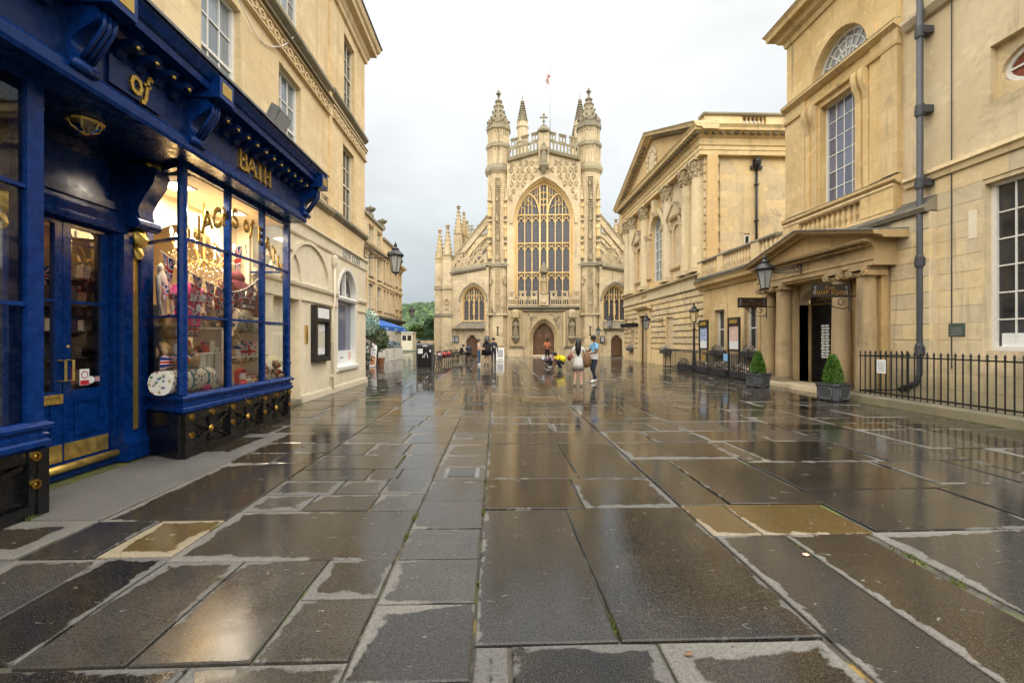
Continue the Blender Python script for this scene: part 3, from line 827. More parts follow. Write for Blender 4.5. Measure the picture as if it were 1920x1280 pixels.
def slab_obj(name, geos):
    V, F_, U, D, T_, W_, O_, M_ = [], [], [], [], [], [], [], []
    for vs, fc, uv, dm, t, dr, oc, se in geos:
        o = len(V)
        V += vs; F_ += [tuple(o + i for i in f) for f in fc]; U += uv; D += dm; T_ += t; W_ += dr; O_ += oc; M_ += se
    me = bpy.data.meshes.new(name)
    me.from_pydata(V, [], F_)
    for an, typ, dat, key in (('luv', 'FLOAT_VECTOR', U, 'vector'), ('dim', 'FLOAT_VECTOR', D, 'vector'), ('tone', 'FLOAT', T_, 'value'), ('dry', 'FLOAT', W_, 'value'), ('ochre', 'FLOAT', O_, 'value'), ('semi', 'FLOAT', M_, 'value')):
        at = me.attributes.new(an, typ, 'POINT')
        at.data.foreach_set(key, [c for p in dat for c in p] if typ == 'FLOAT_VECTOR' else dat)
    me.materials.append(MATS['flagstone'])
    o = bpy.data.objects.new(name, me)
    COL.objects.link(o)
    o.parent = pave
    return o
def shows(rc):
    """rough area on the picture; 0 for slabs outside the frame"""
    cx, cy = (rc[0] + rc[1]) / 2, (rc[2] + rc[3]) / 2
    c, s = math.cos(R(2.01)), math.sin(R(2.01))
    X, Y = cx * c - cy * s, cx * s + cy * c
    best = 0
    for xx, yq in ((rc[0], rc[3]), (rc[1], rc[3]), (cx, cy), (rc[0], rc[2]), (rc[1], rc[2])):
        X2, Y2 = xx * c - yq * s, xx * s + yq * c
        if Y2 > 2.05 and abs(X2 / Y2) < 1.15: best = 1
    return best * (rc[1] - rc[0]) * (rc[3] - rc[2]) / max(Y, 0.5) ** 3
SL = [r_ for r_ in SL if shows(r_) > 0]
SL.sort(key=shows, reverse=True)
for rc in SL[:298]:
    slab_obj('flagstone', [slab_geo(rc, 3)])
far = slab_obj('small_flagstones', [slab_geo(rc, 1) for rc in SL[298:]])
far['kind'] = 'stuff'

# iron gully grate and service cover let into the paving
gr = thing('drain_grate', 'small slotted iron drain grate let into the wet paving', 'drain grate', (-0.44, 11.5, 0))
m_ = MB().box(-0.66, -0.2, 11.2, 11.22, -0.02, 0.006)
m_.box(-0.66, -0.2, 11.58, 11.6, -0.02, 0.006); m_.box(-0.66, -0.64, 11.2, 11.6, -0.02, 0.0065); m_.box(-0.22, -0.2, 11.2, 11.6, -0.02, 0.0065)
m_.build('frame', 'grey_iron', gr)
for i in range(7):
    x = -0.62 + i * 0.058
    MB().box(x, x + 0.03, 11.22, 11.58, -0.02, 0.004).build('slat', 'black_iron', gr)
sc_ = thing('service_cover', 'square worn metal service cover in the gutter strip', 'cover', (-0.38, 5.5, 0))
MB().box(-0.56, -0.26, 5.36, 5.64, -0.01, 0.0055).build('lid', 'grey_iron', sc_)
for a in ((-0.62, -0.57, 5.30, 5.70), (-0.25, -0.20, 5.30, 5.70)):
    MB().box(a[0], a[1], a[2], a[3], -0.01, 0.0035).build('frame_edge', 'lead', sc_)

# moss in the joints: clumps nobody could count
mo = MB()
rm = random.Random(5)
def clump(x, y, n, sp, h):
    for _ in range(n):
        a = rm.uniform(0, 2 * PI); q = rm.uniform(0, sp)
        px_, py_ = x + math.cos(a) * q * 0.4, y + math.sin(a) * q
        hh = h * rm.uniform(0.5, 1.2); t = rm.uniform(0, PI); e = rm.uniform(0.004, 0.010)
        o = mo.add([(px_ - e * math.cos(t), py_ - e * math.sin(t), -0.02), (px_ + e * math.cos(t), py_ + e * math.sin(t), -0.02), (px_ + rm.uniform(-.012, .012), py_ + rm.uniform(-.012, .012), hh - 0.004)])
        mo.face((o, o + 1, o + 2))
for x, y, n, sp, h in ((-0.12, 4.25, 60, 0.06, 0.02), (-0.12, 3.0, 40, 0.10, 0.012), (0.66, 2.55, 90, 0.12, 0.012), (-0.73, 3.75, 60, 0.05, 0.02), (-0.73, 4.15, 70, 0.09, 0.016), (-1.22, 5.28, 50, 0.05, 0.014), (-1.25, 6.3, 50, 0.04, 0.022), (-0.12, 7.0, 40, 0.06, 0.015), (-0.12, 5.2, 30, 0.05, 0.015), (0.85, 5.22, 30, 0.04, 0.012), (-2.4, 5.9, 30, 0.05, 0.012), (-2.4, 4.0, 30, 0.05, 0.01), (-3.5, 3.7, 40, 0.1, 0.01), (3.1, 3.3, 50, 0.2, 0.010), (2.36, 3.5, 50, 0.2, 0.010), (3.05, 2.9, 60, 0.3, 0.010)):
    clump(x, y, n, sp, h)
for i in range(260):
    clump(9.28 + rm.uniform(-0.10, 0.02), rm.uniform(7.2, 11.6), 5, 0.05, 0.022)
for i in range(60):
    clump(rm.choice((6.3, 6.4, 4.9, 5.2, 7.6)) + rm.uniform(-0.01, 0.01), rm.uniform(4, 10), 6, 0.10, 0.010)
for i in range(50):
    clump(-4.2 + rm.uniform(-0.02, 0.06), 4.22 + rm.uniform(-0.06, 0.05), 4, 0.04, 0.035)
mo = mo.build('moss', 'moss', normals=False)
tag(mo, 'green moss and weeds growing in the paving joints', 'moss'); mo['kind'] = 'stuff'
# scraps on the ground
def scrap(name, x, y, r, mat, label, cat):
    q = MB()
    rr = random.Random(int(x * 100))
    n = 7
    o = q.add([(x + r * rr.uniform(0.6, 1.2) * math.cos(2 * PI * i / n), y + r * rr.uniform(0.5, 1.0) * math.sin(2 * PI * i / n), 0.006 + rr.uniform(0, 0.006)) for i in range(n)] + [(x, y, 0.016)])
    for i in range(n): q.face((o + i, o + (i + 1) % n, o + n))
    q.m = 0
    tag(q.build(name, mat, normals=False), label, cat)
scrap('paper_scrap', 2.30, 3.30, 0.030, 'litter_peach', 'small peach paper scrap lying on a wet flagstone', 'litter')
scrap('plastic_scrap', 7.70, 6.28, 0.085, 'green_litter', 'bright green plastic scrap on the paving near the right edge', 'litter')
scrap('fallen_leaf', 0.98, 2.28, 0.030, 'leaf_brown', 'single brown fallen leaf on a pale flagstone in front', 'leaf')
# ================================================================== ABBEY CHURCH (local frame: facade at y=0 facing -y)
ab = thing('abbey_church', 'great gothic abbey church with twin turrets and tall traceried west window', 'church', (4.66, 44.36, 0), R(-4.6), local=True)
AF = lambda s, d, z: (s, -d, z)
def loft2(mb, a, wa, b, wb):
    n = len(a)
    o = mb.add([(u, wa, v) for u, v in a] + [(u, wb, v) for u, v in b])
    for i in range(n - 1):
        mb.face((o + i, o + i + 1, o + n + i + 1, o + n + i))
def APB(nm, mat, fn, parent=ab, smooth=False, stuff=False, f=AF, label=None):
    mb = MB(f)
    fn(mb)
    return mb.build(nm, mat, parent, smooth=smooth, stuff=stuff, label=label)
GS = 0.26   # slope of the low gable
# --- west wall
WB, WS, WH, WR = 4.95, 13.3, 2.95, 4.15
wall = APB('west_wall', 'stone_abbey', lambda m: m.plate([(-3.6, 0), (-1.35, 0), (-1.35, 4.2), (1.35, 4.2), (1.35, 0), (3.6, 0), (3.6, 19.0), (0, 19.9), (-3.6, 19.0)], [arch(0, WH, WB, WS, WR, 12)], 0, -1.1))
rvm = MB(AF)
steps = [(WH + 0.03, WR + 0.03, 0.02), (2.88, 4.06, 0.02), (2.86, 4.03, -0.20), (2.78, 3.92, -0.22), (2.74, 3.86, -0.46), (2.60, 3.66, -0.55), (2.60, 3.66, -0.75)]
for (h0, r0, d0), (h1, r1, d1) in zip(steps, steps[1:]):
    loft2(rvm, arch(0, h0, WB, WS, r0, 12), d0, arch(0, h1, WB, WS, r1, 12), d1)
rvm.build('window_reveal', 'stone_abbey_warm', ab, smooth=35)
hood = APB('window_hood', 'stone_abbey', lambda m: m.ring(arc_over(0, 3.02, WS - 0.3, 4.50, 12), arc_over(0, 3.26, WS - 0.3, 4.78, 12), 0.18, -0.02))
# --- great window: panes and tracery
GH, GR = 2.60, 3.66
def arch_z(x, h=GH, rise=GR, zs=WS):
    c = (rise * rise - h * h) / (2 * h); Rr = h + c
    return zs + math.sqrt(max(0, Rr * Rr - (abs(x) + c) ** 2))
lw = [(-2.56, -1.90), (-1.84, -1.18), (-1.12, -0.44), (-0.30, 0.30), (0.44, 1.12), (1.18, 1.84), (1.90, 2.56)]
rowsz = [(4.95, 8.15), (8.4, 11.05), (11.3, 13.45)]
for a, b_ in lw:
    for z0, z1 in rowsz:
        MB(AF).box(a, b_, -0.71, -0.70, z0, z1).build('glass_light', 'leaded_glass', ab)
head = [(-GH + 0.02, 13.45)] + [(x, z) for x, z in arc_over(0, GH - 0.02, WS, GR, 12) if z > 13.45] + [(GH - 0.02, 13.45)]
MB(AF).plate(head, [], -0.71, -0.70).build('head_glass', 'leaded_glass', ab)
def tracery(m):
    D0, D1 = -0.74, -0.50
    for x in (-1.87, -1.15, 1.15, 1.87):
        m.bar([(x, WB), (x, min(arch_z(x), 14.6))], 0.09, D0, D1)
    for x in (-0.37, 0.37):
        m.bar([(x, WB), (x, arch_z(x))], 0.17, D0, D1 + 0.1)
    for x in (-2.58, 2.58):
        m.bar([(x, WB), (x, WS)], 0.08, D0, D1)
    for z in (8.27, 11.17, 13.95):
        m.bar([(-GH, z), (GH, z)], 0.11, D0, D1 + 0.01)
    m.bar([(-GH, WB), (GH, WB)], 0.25, D0, D1 + 0.2)
    for a, b_ in lw:                      # cusped heads in every tier
        cx, h = (a + b_) / 2, (b_ - a) / 2
        for zt in (8.27, 11.17, 13.95):
            m.bar(arc_over(cx, h, zt - 0.78, 0.46, 5), 0.06, D0, D1 - 0.02)
            m.bar([(cx, zt - 0.34), (cx - h * 0.8, zt - 0.05)], 0.05, D0, D1 - 0.04)
            m.bar([(cx, zt - 0.34), (cx + h * 0.8, zt - 0.05)], 0.05, D0, D1 - 0.04)
            for sgn in (-1, 1):
                m.bar([(cx + sgn * h, zt - 0.66), (cx + sgn * h * 0.45, zt - 0.60), (cx + sgn * h * 0.55, zt - 0.42)], 0.04, D0, D1 - 0.06)
    for sgn in (-1, 1):                   # sub-arches over each triple
        pts = [(sgn * (0.37 + 1.28 * (1 - math.cos(t * PI / 2)) ** 1.15), 13.3 + 2.75 * math.sin(t * PI / 2)) for t in [i / 10 for i in range(11)]]
        pts = [p for p in pts if p[1] < arch_z(p[0])]
        m.bar(pts, 0.15, D0, D1 + 0.06)
        for x in (0.62, 0.86, 1.51, 2.2, 1.15, 1.87):
            zt = arch_z(x)
            zb = 14.0
            if x in (0.62, 0.86):
                zb = 13.3 + 2.75 * math.sqrt(max(0, 1 - max(0, 1 - ((x - 0.37) / 1.28) ** (1 / 1.15)) ** 2))
            m.bar([(sgn * x, zb), (sgn * x, zt)], 0.06, D0, D1 - 0.04)
        for x0, x1, zt in ((1.15, 1.51, 15.0), (1.51, 1.87, 15.0), (0.80, 1.15, 14.9), (1.87, 2.2, 14.7), (1.15, 1.51, 15.75), (1.51, 1.80, 15.6), (0.43, 0.62, 16.1), (0.62, 0.86, 15.95)):
            cx, h = sgn * (x0 + x1) / 2, (x1 - x0) / 2
            m.bar(arc_over(cx, h, zt - 0.25, 0.26, 4), 0.045, D0, D1 - 0.05)
        m.bar([(sgn * 1.15, 15.05), (sgn * 1.51, 15.45)], 0.05, D0, D1 - 0.05); m.bar([(sgn * 1.87, 15.05), (sgn * 1.51, 15.45)], 0.05, D0, D1 - 0.05)
    for x in (0.0,):
        m.bar([(0, 14.0), (0, arch_z(0))], 0.06, D0, D1 - 0.03)
    for z in (15.0, 15.55, 16.2):
        m.bar([(-0.37, z), (0.37, z)], 0.07, D0, D1 - 0.03)
        for cx in (-0.18, 0.18):
            m.bar(arc_over(cx, 0.16, z - 0.28, 0.24, 4), 0.045, D0, D1 - 0.04)
APB('window_tracery', 'stone_abbey_warm', tracery, stuff=True)
# --- turrets with Jacob's ladders
def octo(m, cx, cy, prof):
    m.lathe([(r_ / math.cos(PI / 8), z) for r_, z in prof], (cx, cy, 0), 8, PI / 8, PI / 8 + 2 * PI)
TX = 4.5
def figure_mesh(h, r_, mat, robe=True):
    """robed standing figure, base at origin"""
    m = MB()
    m.lathe([(r_ * 0.9, 0), (r_, 0.06 * h), (r_ * 0.82, 0.3 * h), (r_ * 0.75, 0.5 * h), (r_ * 0.98, 0.70 * h), (r_ * 0.88, 0.79 * h), (r_ * 0.34, 0.83 * h), (r_ * 0.30, 0.86 * h), (r_ * 0.46, 0.90 * h), (r_ * 0.44, 0.96 * h), (r_ * 0.12, h)], n=9, sx=1.0, sy=0.75)
    for s in (-1, 1):
        m.tube([(s * r_ * 0.85, -0.02, 0.74 * h), (s * r_ * 0.95, -r_ * 0.3, 0.58 * h), (s * r_ * 0.25, -r_ * 0.85, 0.60 * h)], r_ * 0.26, 5)
        m.tube([(s * r_ * 0.4, -r_ * 0.5, 0.5 * h), (s * r_ * 0.5, -r_ * 0.75, 0.02 * h)], r_ * 0.2, 4)
    return m
fig_me = {}
def put(name, key, maker, loc, parent, mat, scale=1.0, rz=0.0):
    if key not in fig_me:
        o = maker().build(name, mat, None, smooth=40)
        fig_me[key] = o.data
    else:
        o = bpy.data.objects.new(name, fig_me[key]); COL.objects.link(o)
    o.parent = parent
    o.location = loc
    o.scale = (scale,) * 3
    o.rotation_euler = (0, 0, rz)
    return o
def angel():
    m = MB()
    m.lathe([(0.10, 0), (0.13, 0.10), (0.09, 0.3), (0.12, 0.44), (0.04, 0.50), (0.075, 0.56), (0.07, 0.63), (0.0, 0.67)], n=7, sy=0.8)
    for s in (-1, 1):
        m.tube([(s * 0.08, 0.02, 0.42), (s * 0.2, 0.05, 0.36), (s * 0.17, 0.05, 0.08)], [0.05, 0.07, 0.02], 5)
    return m
def pinnacle(m, cx, cy, z0, w, zs, zt, crk=6, cr=0.10):
    """square shaft, gablets, crocketed spirelet and finial"""
    m.box(cx - w / 2, cx + w / 2, cy - w / 2, cy + w / 2, z0, zs)
    m.lathe([(w * 0.80, zs - 0.08), (w * 0.80, zs), (w * 0.62, zs + 0.06), (w * 0.10, zt - 0.35), (w * 0.10, zt)], (cx, cy, 0), 4, PI / 4, PI / 4 + 2 * PI)
    for k in range(crk):
        t = (k + 0.5) / crk
        rr = (w * 0.62 * (1 - t) + w * 0.10 * t) * 0.74 + cr * 0.3
        zz = zs + 0.1 + (zt - 0.5 - zs) * t
        for sx, sy in ((1, 1), (-1, 1), (1, -1), (-1, -1)):
            m.blob((cx + sx * rr * 0.95, cy + sy * rr * 0.95, zz), cr, cr, cr * 1.1, 5, 3)
    m.blob((cx, cy, zt - 0.25), w * 0.24, w * 0.24, 0.10, 6, 4); m.blob((cx, cy, zt - 0.02), w * 0.30, w * 0.30, 0.12, 6, 4); m.blob((cx, cy, zt + 0.14), w * 0.12, w * 0.12, 0.10, 5, 3)
rr_ = random.Random(3)
for sg in (-1, 1):
    cx = sg * TX
    tcy = 1.05
    tur = APB('turret', 'stone_abbey', lambda m: octo(m, cx, tcy, [(1.32, 0), (1.32, 0.95), (1.18, 1.05), (1.15, 4.1), (1.15, 8.7), (1.30, 8.78), (1.30, 8.95), (1.08, 9.35), (1.06, 17.95), (1.28, 18.2), (1.28, 18.42), (1.08, 18.9), (1.05, 20.45), (1.2, 20.62), (1.2, 20.8), (1.0, 21.05), (0.98, 22.25), (1.16, 22.45), (1.16, 22.62), (1.06, 22.7), (1.06, 23.0), (0.9, 23.0)]), f=None)
    APB('turret_string', 'stone_abbey_weathered', lambda m: [octo(m, cx, tcy, [(1.20, z0), (1.345, z0 + 0.05), (1.345, z0 + 0.24), (1.12, z0 + 0.5)]) for z0 in (8.72,)], tur, f=None)
    APB('turret_string', 'stone_abbey_weathered', lambda m: octo(m, cx, tcy, [(1.10, 18.12), (1.305, 18.2), (1.305, 18.5), (1.10, 18.95)]), tur, f=None)
    APB('turret_string', 'stone_abbey_weathered', lambda m: octo(m, cx, tcy, [(1.04, 20.52), (1.225, 20.62), (1.225, 20.83), (1.03, 21.08)]), tur, f=None)
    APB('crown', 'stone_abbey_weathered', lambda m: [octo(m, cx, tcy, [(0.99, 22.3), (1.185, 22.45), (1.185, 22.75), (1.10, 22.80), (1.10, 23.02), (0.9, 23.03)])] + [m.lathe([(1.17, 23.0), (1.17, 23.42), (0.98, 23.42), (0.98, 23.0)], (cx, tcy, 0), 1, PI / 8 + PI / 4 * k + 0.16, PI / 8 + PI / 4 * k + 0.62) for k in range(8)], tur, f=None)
    def panels(m):
        for z0, z1, r_ in ((18.95, 20.5, 1.065), (21.08, 22.3, 0.995)):
            for k in range(8):
                a = PI / 4 * k
                if math.sin(a) > 0.8: continue
                ux, uy = math.cos(a), math.sin(a)
                hw = r_ * math.tan(PI / 8)
                for t in (-0.94, -0.33, 0.33, 0.94):
                    px_, py_ = cx + ux * r_ - uy * hw * t, tcy + uy * r_ + ux * hw * t
                    m.tube([(px_, py_, z0), (px_, py_, z1)], 0.065, 4)
                for t in (-0.63, 0, 0.63):
                    pts = [(cx + ux * r_ - uy * hw * (t + 0.3 * math.cos(q)), tcy + uy * r_ + ux * hw * (t + 0.3 * math.cos(q)), z1 - 0.38 + 0.2 * math.sin(q)) for q in [PI * i / 6 for i in range(7)]]
                    m.tube(pts, 0.055, 4)
    APB('blind_panelling', 'stone_abbey', panels, tur, stuff=True, f=None)
    def spire(m):
        octo(m, cx, tcy, [(0.86, 23.0), (0.62, 24.0), (0.30, 25.2), (0.10, 25.8), (0.10, 26.0)])
        for k in range(8):
            a = PI / 8 + PI / 4 * k
            for t in (0.06, 0.28, 0.5, 0.72, 0.92):
                z = 23.1 + 2.6 * t
                r_ = 0.90 * (1 - t) + 0.12 * t + 0.10
                m.blob((cx + r_ * math.cos(a), tcy + r_ * math.sin(a), z), 0.13, 0.13, 0.14, 5, 3)
        m.blob((cx, tcy, 26.05), 0.16, 0.16, 0.09, 6, 4); m.blob((cx, tcy, 26.3), 0.27, 0.27, 0.15, 7, 4, 0.1); m.blob((cx, tcy, 26.55), 0.11, 0.11, 0.16, 6, 4)
        m.tube([(cx, tcy, 25.9), (cx, tcy, 26.6)], 0.06, 5)
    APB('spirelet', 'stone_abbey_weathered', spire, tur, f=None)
    for k in range(8):
        a = PI / 4 * k
        if math.sin(a) < 0.3:
            APB('lancet', 'black_iron', lambda m: m.quad([(cx + math.cos(a) * q - math.sin(a) * s, tcy + math.sin(a) * q + math.cos(a) * s, z) for s, q, z in ((-0.07, 0.80, 23.25), (0.07, 0.80, 23.25), (0.03, 0.60, 24.05), (-0.03, 0.60, 24.05))]), tur, f=None)
    # ladder up the front face
    fy = tcy - 1.15
    lad = APB('ladder', 'stone_abbey', lambda m: [m.box(cx - 0.33, cx - 0.27, fy - 0.10, fy + 0.2, 4.2, 17.6), m.box(cx + 0.27, cx + 0.33, fy - 0.10, fy + 0.2, 4.2, 17.6)] + [m.box(cx - 0.27, cx + 0.27, fy - 0.085, fy + 0.2, z, z + 0.055) for z in [4.3 + 0.185 * i for i in range(72)]], tur, f=None, stuff=True)
    APB('ladder_foot', 'stone_abbey', lambda m: m.box(cx - 0.95, cx + 0.95, fy - 0.13, fy + 0.1, 4.02, 4.2), tur, f=None)
    for z in (6.1, 9.4, 11.4, 13.2, 15.2, 16.6, 5.0):
        put('carved_angel', 'angel', angel, (cx + rr_.uniform(-0.1, 0.1), fy - 0.10, z), tur, 'stone_abbey_carved', 1.05, rr_.uniform(-0.6, 0.6))
    # apostles in tiers on the canted faces
    for s2 in (-1, 1):
        px_ = cx + s2 * 0.80
        py_ = tcy - 0.86
        for z in (9.6, 11.7, 13.75):
            put('apostle_statue', 'apostle', lambda: figure_mesh(1.45, 0.22, ''), (px_, py_, z), tur, 'stone_abbey_warm', 1.0, s2 * 0.5)
            APB('statue_bracket', 'stone_abbey_weathered', lambda m: m.lathe([(0.06, z - 0.42), (0.10, z - 0.30), (0.26, z - 0.06), (0.26, z)], (px_, py_, 0), 6), tur, f=None)
            APB('statue_canopy', 'stone_abbey_carved', lambda m: [m.lathe([(0.26, z + 1.5), (0.28, z + 1.58), (0.24, z + 1.72), (0.10, z + 1.78), (0.0, z + 2.0)], (px_, py_, 0), 6)], tur, f=None)
        APB('canopy_spire', 'stone_abbey_carved', lambda m: [m.lathe([(0.24, 15.4), (0.20, 15.6), (0.02, 17.3)], (px_, py_, 0), 6)] + [m.blob((px_ + 0.16 * (1 - t), py_ - 0.1, 15.6 + 1.6 * t), 0.06, 0.06, 0.08, 5, 3) for t in (0.1, 0.3, 0.5, 0.7)] + [m.blob((px_ - 0.16 * (1 - t), py_ - 0.1, 15.6 + 1.6 * t), 0.06, 0.06, 0.08, 5, 3) for t in (0.1, 0.3, 0.5, 0.7)], tur, f=None)
        APB('offset_cap', 'stone_abbey_weathered', lambda m: m.lathe([(0.42, 8.9), (0.40, 9.0), (0.02, 9.55)], (cx + s2 * 0.82, tcy - 0.80, 0), 4, PI / 4, PI / 4 + 2 * PI), tur, f=None)
        put('ledge_figure', 'angel', angel, (cx + s2 * 0.72, tcy - 1.05, 7.05), tur, 'stone_abbey_carved', 1.3, s2 * 0.9)
        put('ledge_figure', 'angel', angel, (cx + s2 * 0.75, tcy - 1.08, 4.2), tur, 'stone_abbey_carved', 1.0, s2 * 0.4)
    APB('arrow_slit', 'black_iron', lambda m: m.box(cx - 0.06, cx + 0.06, fy - 0.02, fy + 0.02, 2.1, 2.85), tur, f=None)
    APB('slit_cap', 'black_iron', lambda m: [m.box(cx - 0.14, cx + 0.14, fy - 0.025, fy + 0.02, 2.8, 2.9), m.box(cx - 0.14, cx + 0.14, fy - 0.025, fy + 0.02, 2.03, 2.12)], tur, f=None)
# --- host of angels carved round the arch head
for rowi in range(8):
    z = 13.9 + rowi * 0.68
    for k in range(12):
        x = -3.18 + k * 0.578 + (0.28 if rowi % 2 else 0)
        lim = arch_z(x, 3.3, 4.9, WS - 0.3) if abs(x) < 3.3 else 0
        if z < lim + 0.05 or abs(x) < 0.75 or abs(x) > 3.3 or z > 19.0 - GS * 0 - abs(x) * GS + 0.55:
            continue
        put('carved_angel', 'angel', angel, (x, -0.06, z), ab, 'stone_abbey_carved', rr_.uniform(0.85, 1.0), rr_.uniform(-0.7, 0.7))
# --- openwork gable parapet
GF = lambda s, d, z: (s, -d, z + 0.88 - GS * abs(s))
APB('gable_cornice', 'stone_abbey_weathered', lambda m: [m.run([(-0.3, 18.95), (0.28, 19.05), (0.34, 19.25), (0.16, 19.42), (-0.3, 19.42)], -3.5, 0), m.run([(-0.3, 18.95), (0.28, 19.05), (0.34, 19.25), (0.16, 19.42), (-0.3, 19.42)], 0, 3.5)], f=GF)
def gparapet(m, sg):
    hl = []
    for k in range(8):
        x = 0.66 + k * 0.345
        hl.append(arch(sg * (x + 0.12), 0.095, 19.52, 20.12, 0.16, 3))
    x0, x1 = sg * 0.50, sg * 3.42
    m.plate(rect(min(x0, x1), max(x0, x1), 19.4, 20.42), hl, 0.02, -0.16)
    for x in (0.50, 1.50, 2.52):
        a, b_ = sg * x, sg * (x + 0.68)
        hs = [arch(sg * (x + 0.19 + 0.30 * i), 0.09, 20.52, 20.86, 0.14, 3) for i in range(2)]
        m.plate(rect(min(a, b_), max(a, b_), 20.42, 21.12), hs, 0.02, -0.16)
        m.box(min(a, b_) - 0.05, max(a, b_) + 0.05, 0.08, -0.2, 21.12, 21.24)
for sg in (-1, 1):
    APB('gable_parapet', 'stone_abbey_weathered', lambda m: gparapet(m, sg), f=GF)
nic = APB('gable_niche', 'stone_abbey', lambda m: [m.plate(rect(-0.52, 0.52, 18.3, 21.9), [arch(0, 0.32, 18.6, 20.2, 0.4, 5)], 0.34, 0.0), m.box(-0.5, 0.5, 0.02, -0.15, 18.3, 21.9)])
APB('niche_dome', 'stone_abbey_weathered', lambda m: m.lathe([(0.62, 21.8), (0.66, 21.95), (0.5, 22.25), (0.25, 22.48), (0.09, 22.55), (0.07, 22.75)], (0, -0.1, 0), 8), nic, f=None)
APB('finial_cross', 'stone_abbey_weathered', lambda m: [m.tube([(0, -0.1, 22.6), (0, -0.1, 23.5)], 0.07, 5), m.blob((0, -0.1, 23.55), 0.13, 0.10, 0.15, 6, 4), m.blob((-0.25, -0.1, 23.28), 0.14, 0.10, 0.12, 6, 4), m.blob((0.25, -0.1, 23.28), 0.14, 0.10, 0.12, 6, 4), m.tube([(-0.28, -0.1, 23.28), (0.28, -0.1, 23.28)], 0.06, 5), m.blob((0, -0.1, 22.9), 0.16, 0.14, 0.06, 6, 4)], nic, f=None)
put('seated_statue', 'christ', lambda: figure_mesh(2.0, 0.33, ''), (0, -0.45, 18.75), nic, 'stone_abbey_weathered')
APB('niche_corbel', 'stone_abbey_weathered', lambda m: m.lathe([(0.08, 17.75), (0.2, 17.95), (0.32, 18.2), (0.5, 18.45), (0.5, 18.7)], (0, -0.3, 0), 8), nic, f=None)
# --- balustrade above the portal
def balus(m, sg):
    x0, x1 = sg * 0.62, sg * 3.45
    lo, hi = min(x0, x1), max(x0, x1)
    hs = [arch(sg * (0.78 + 0.213 * i), 0.075, 5.02, 5.40, 0.14, 3) for i in range(13)]
    m.plate(rect(lo, hi, 4.9, 5.72), hs, 0.50, 0.36)
    for x in (0.64, 1.72, 2.80):
        a, b_ = sg * x, sg * (x + 0.62)
        l2, h2 = min(a, b_), max(a, b_)
        m.plate(rect(l2, h2, 5.72, 6.22), [[(l2 + 0.10, 5.97), (l2 + 0.31, 5.78), (l2 + 0.52, 5.97), (l2 + 0.31, 6.16)]], 0.50, 0.36)
        m.box(l2 - 0.06, h2 + 0.06, 0.56, 0.32, 6.22, 6.32)
    for x in (1.26, 2.34):
        a, b_ = sg * x, sg * (x + 0.46)
        m.box(min(a, b_), max(a, b_), 0.58, 0.32, 5.72, 5.80)
for sg in (-1, 1):
    APB('balustrade', 'stone_abbey', lambda m: balus(m, sg))
APB('balcony_floor', 'stone_abbey_weathered', lambda m: m.run([(0, 4.55), (0.5, 4.62), (0.62, 4.75), (0.62, 4.86), (0.55, 4.92), (0, 4.92)], -3.45, 3.45))
ped = APB('king_pedestal', 'stone_abbey', lambda m: [m.box(-0.45, 0.45, 0.72, 0.2, 4.92, 5.95), m.lathe([(0.30, 5.95), (0.38, 6.1), (0.38, 6.2), (0.3, 6.25)], (0, 0.5, 0), 8), m.blob((0, 0.75, 5.35), 0.28, 0.1, 0.3, 8, 5)])
put('king_statue', 'king', lambda: figure_mesh(1.75, 0.30, ''), (0, -0.5, 6.22), ped, 'stone_abbey_carved')
APB('king_canopy', 'stone_abbey_weathered', lambda m: [m.lathe([(0.36, 8.05), (0.42, 8.15), (0.40, 8.5), (0.30, 8.62), (0.12, 8.9), (0, 9.2)], (0, -0.45, 0), 8), m.box(-0.28, 0.28, -0.4, 0.1, 6.2, 8.6)], ped, f=None)
# --- portal
por = APB('portal_frame', 'stone_abbey_carved', lambda m: [m.plate(rect(-1.98, 1.98, 0, 4.4), [arch(0, 1.45, 0.001, 1.75, 2.0, 10)], 0.5, -0.1)])
def orders(m):
    st = [(1.47, 2.03, 0.51), (1.40, 1.94, 0.52), (1.38, 1.91, 0.38), (1.28, 1.78, 0.36), (1.26, 1.76, 0.20), (1.16, 1.64, 0.18), (1.14, 1.62, 0.02), (1.04, 1.50, -0.02), (1.04, 1.50, -0.6)]
    for (h0, r0, d0), (h1, r1, d1) in zip(st, st[1:]):
        loft2(m, arch(0, h0, 0, 1.75, r0, 10), d0, arch(0, h1, 0, 1.75, r1, 10), d1)
APB('portal_orders', 'stone_abbey_carved', orders, por)
APB('portal_hood', 'stone_abbey_weathered', lambda m: [m.run([(0.45, 4.28), (0.66, 4.34), (0.74, 4.46), (0.5, 4.54)], -2.05, 2.05)], por)
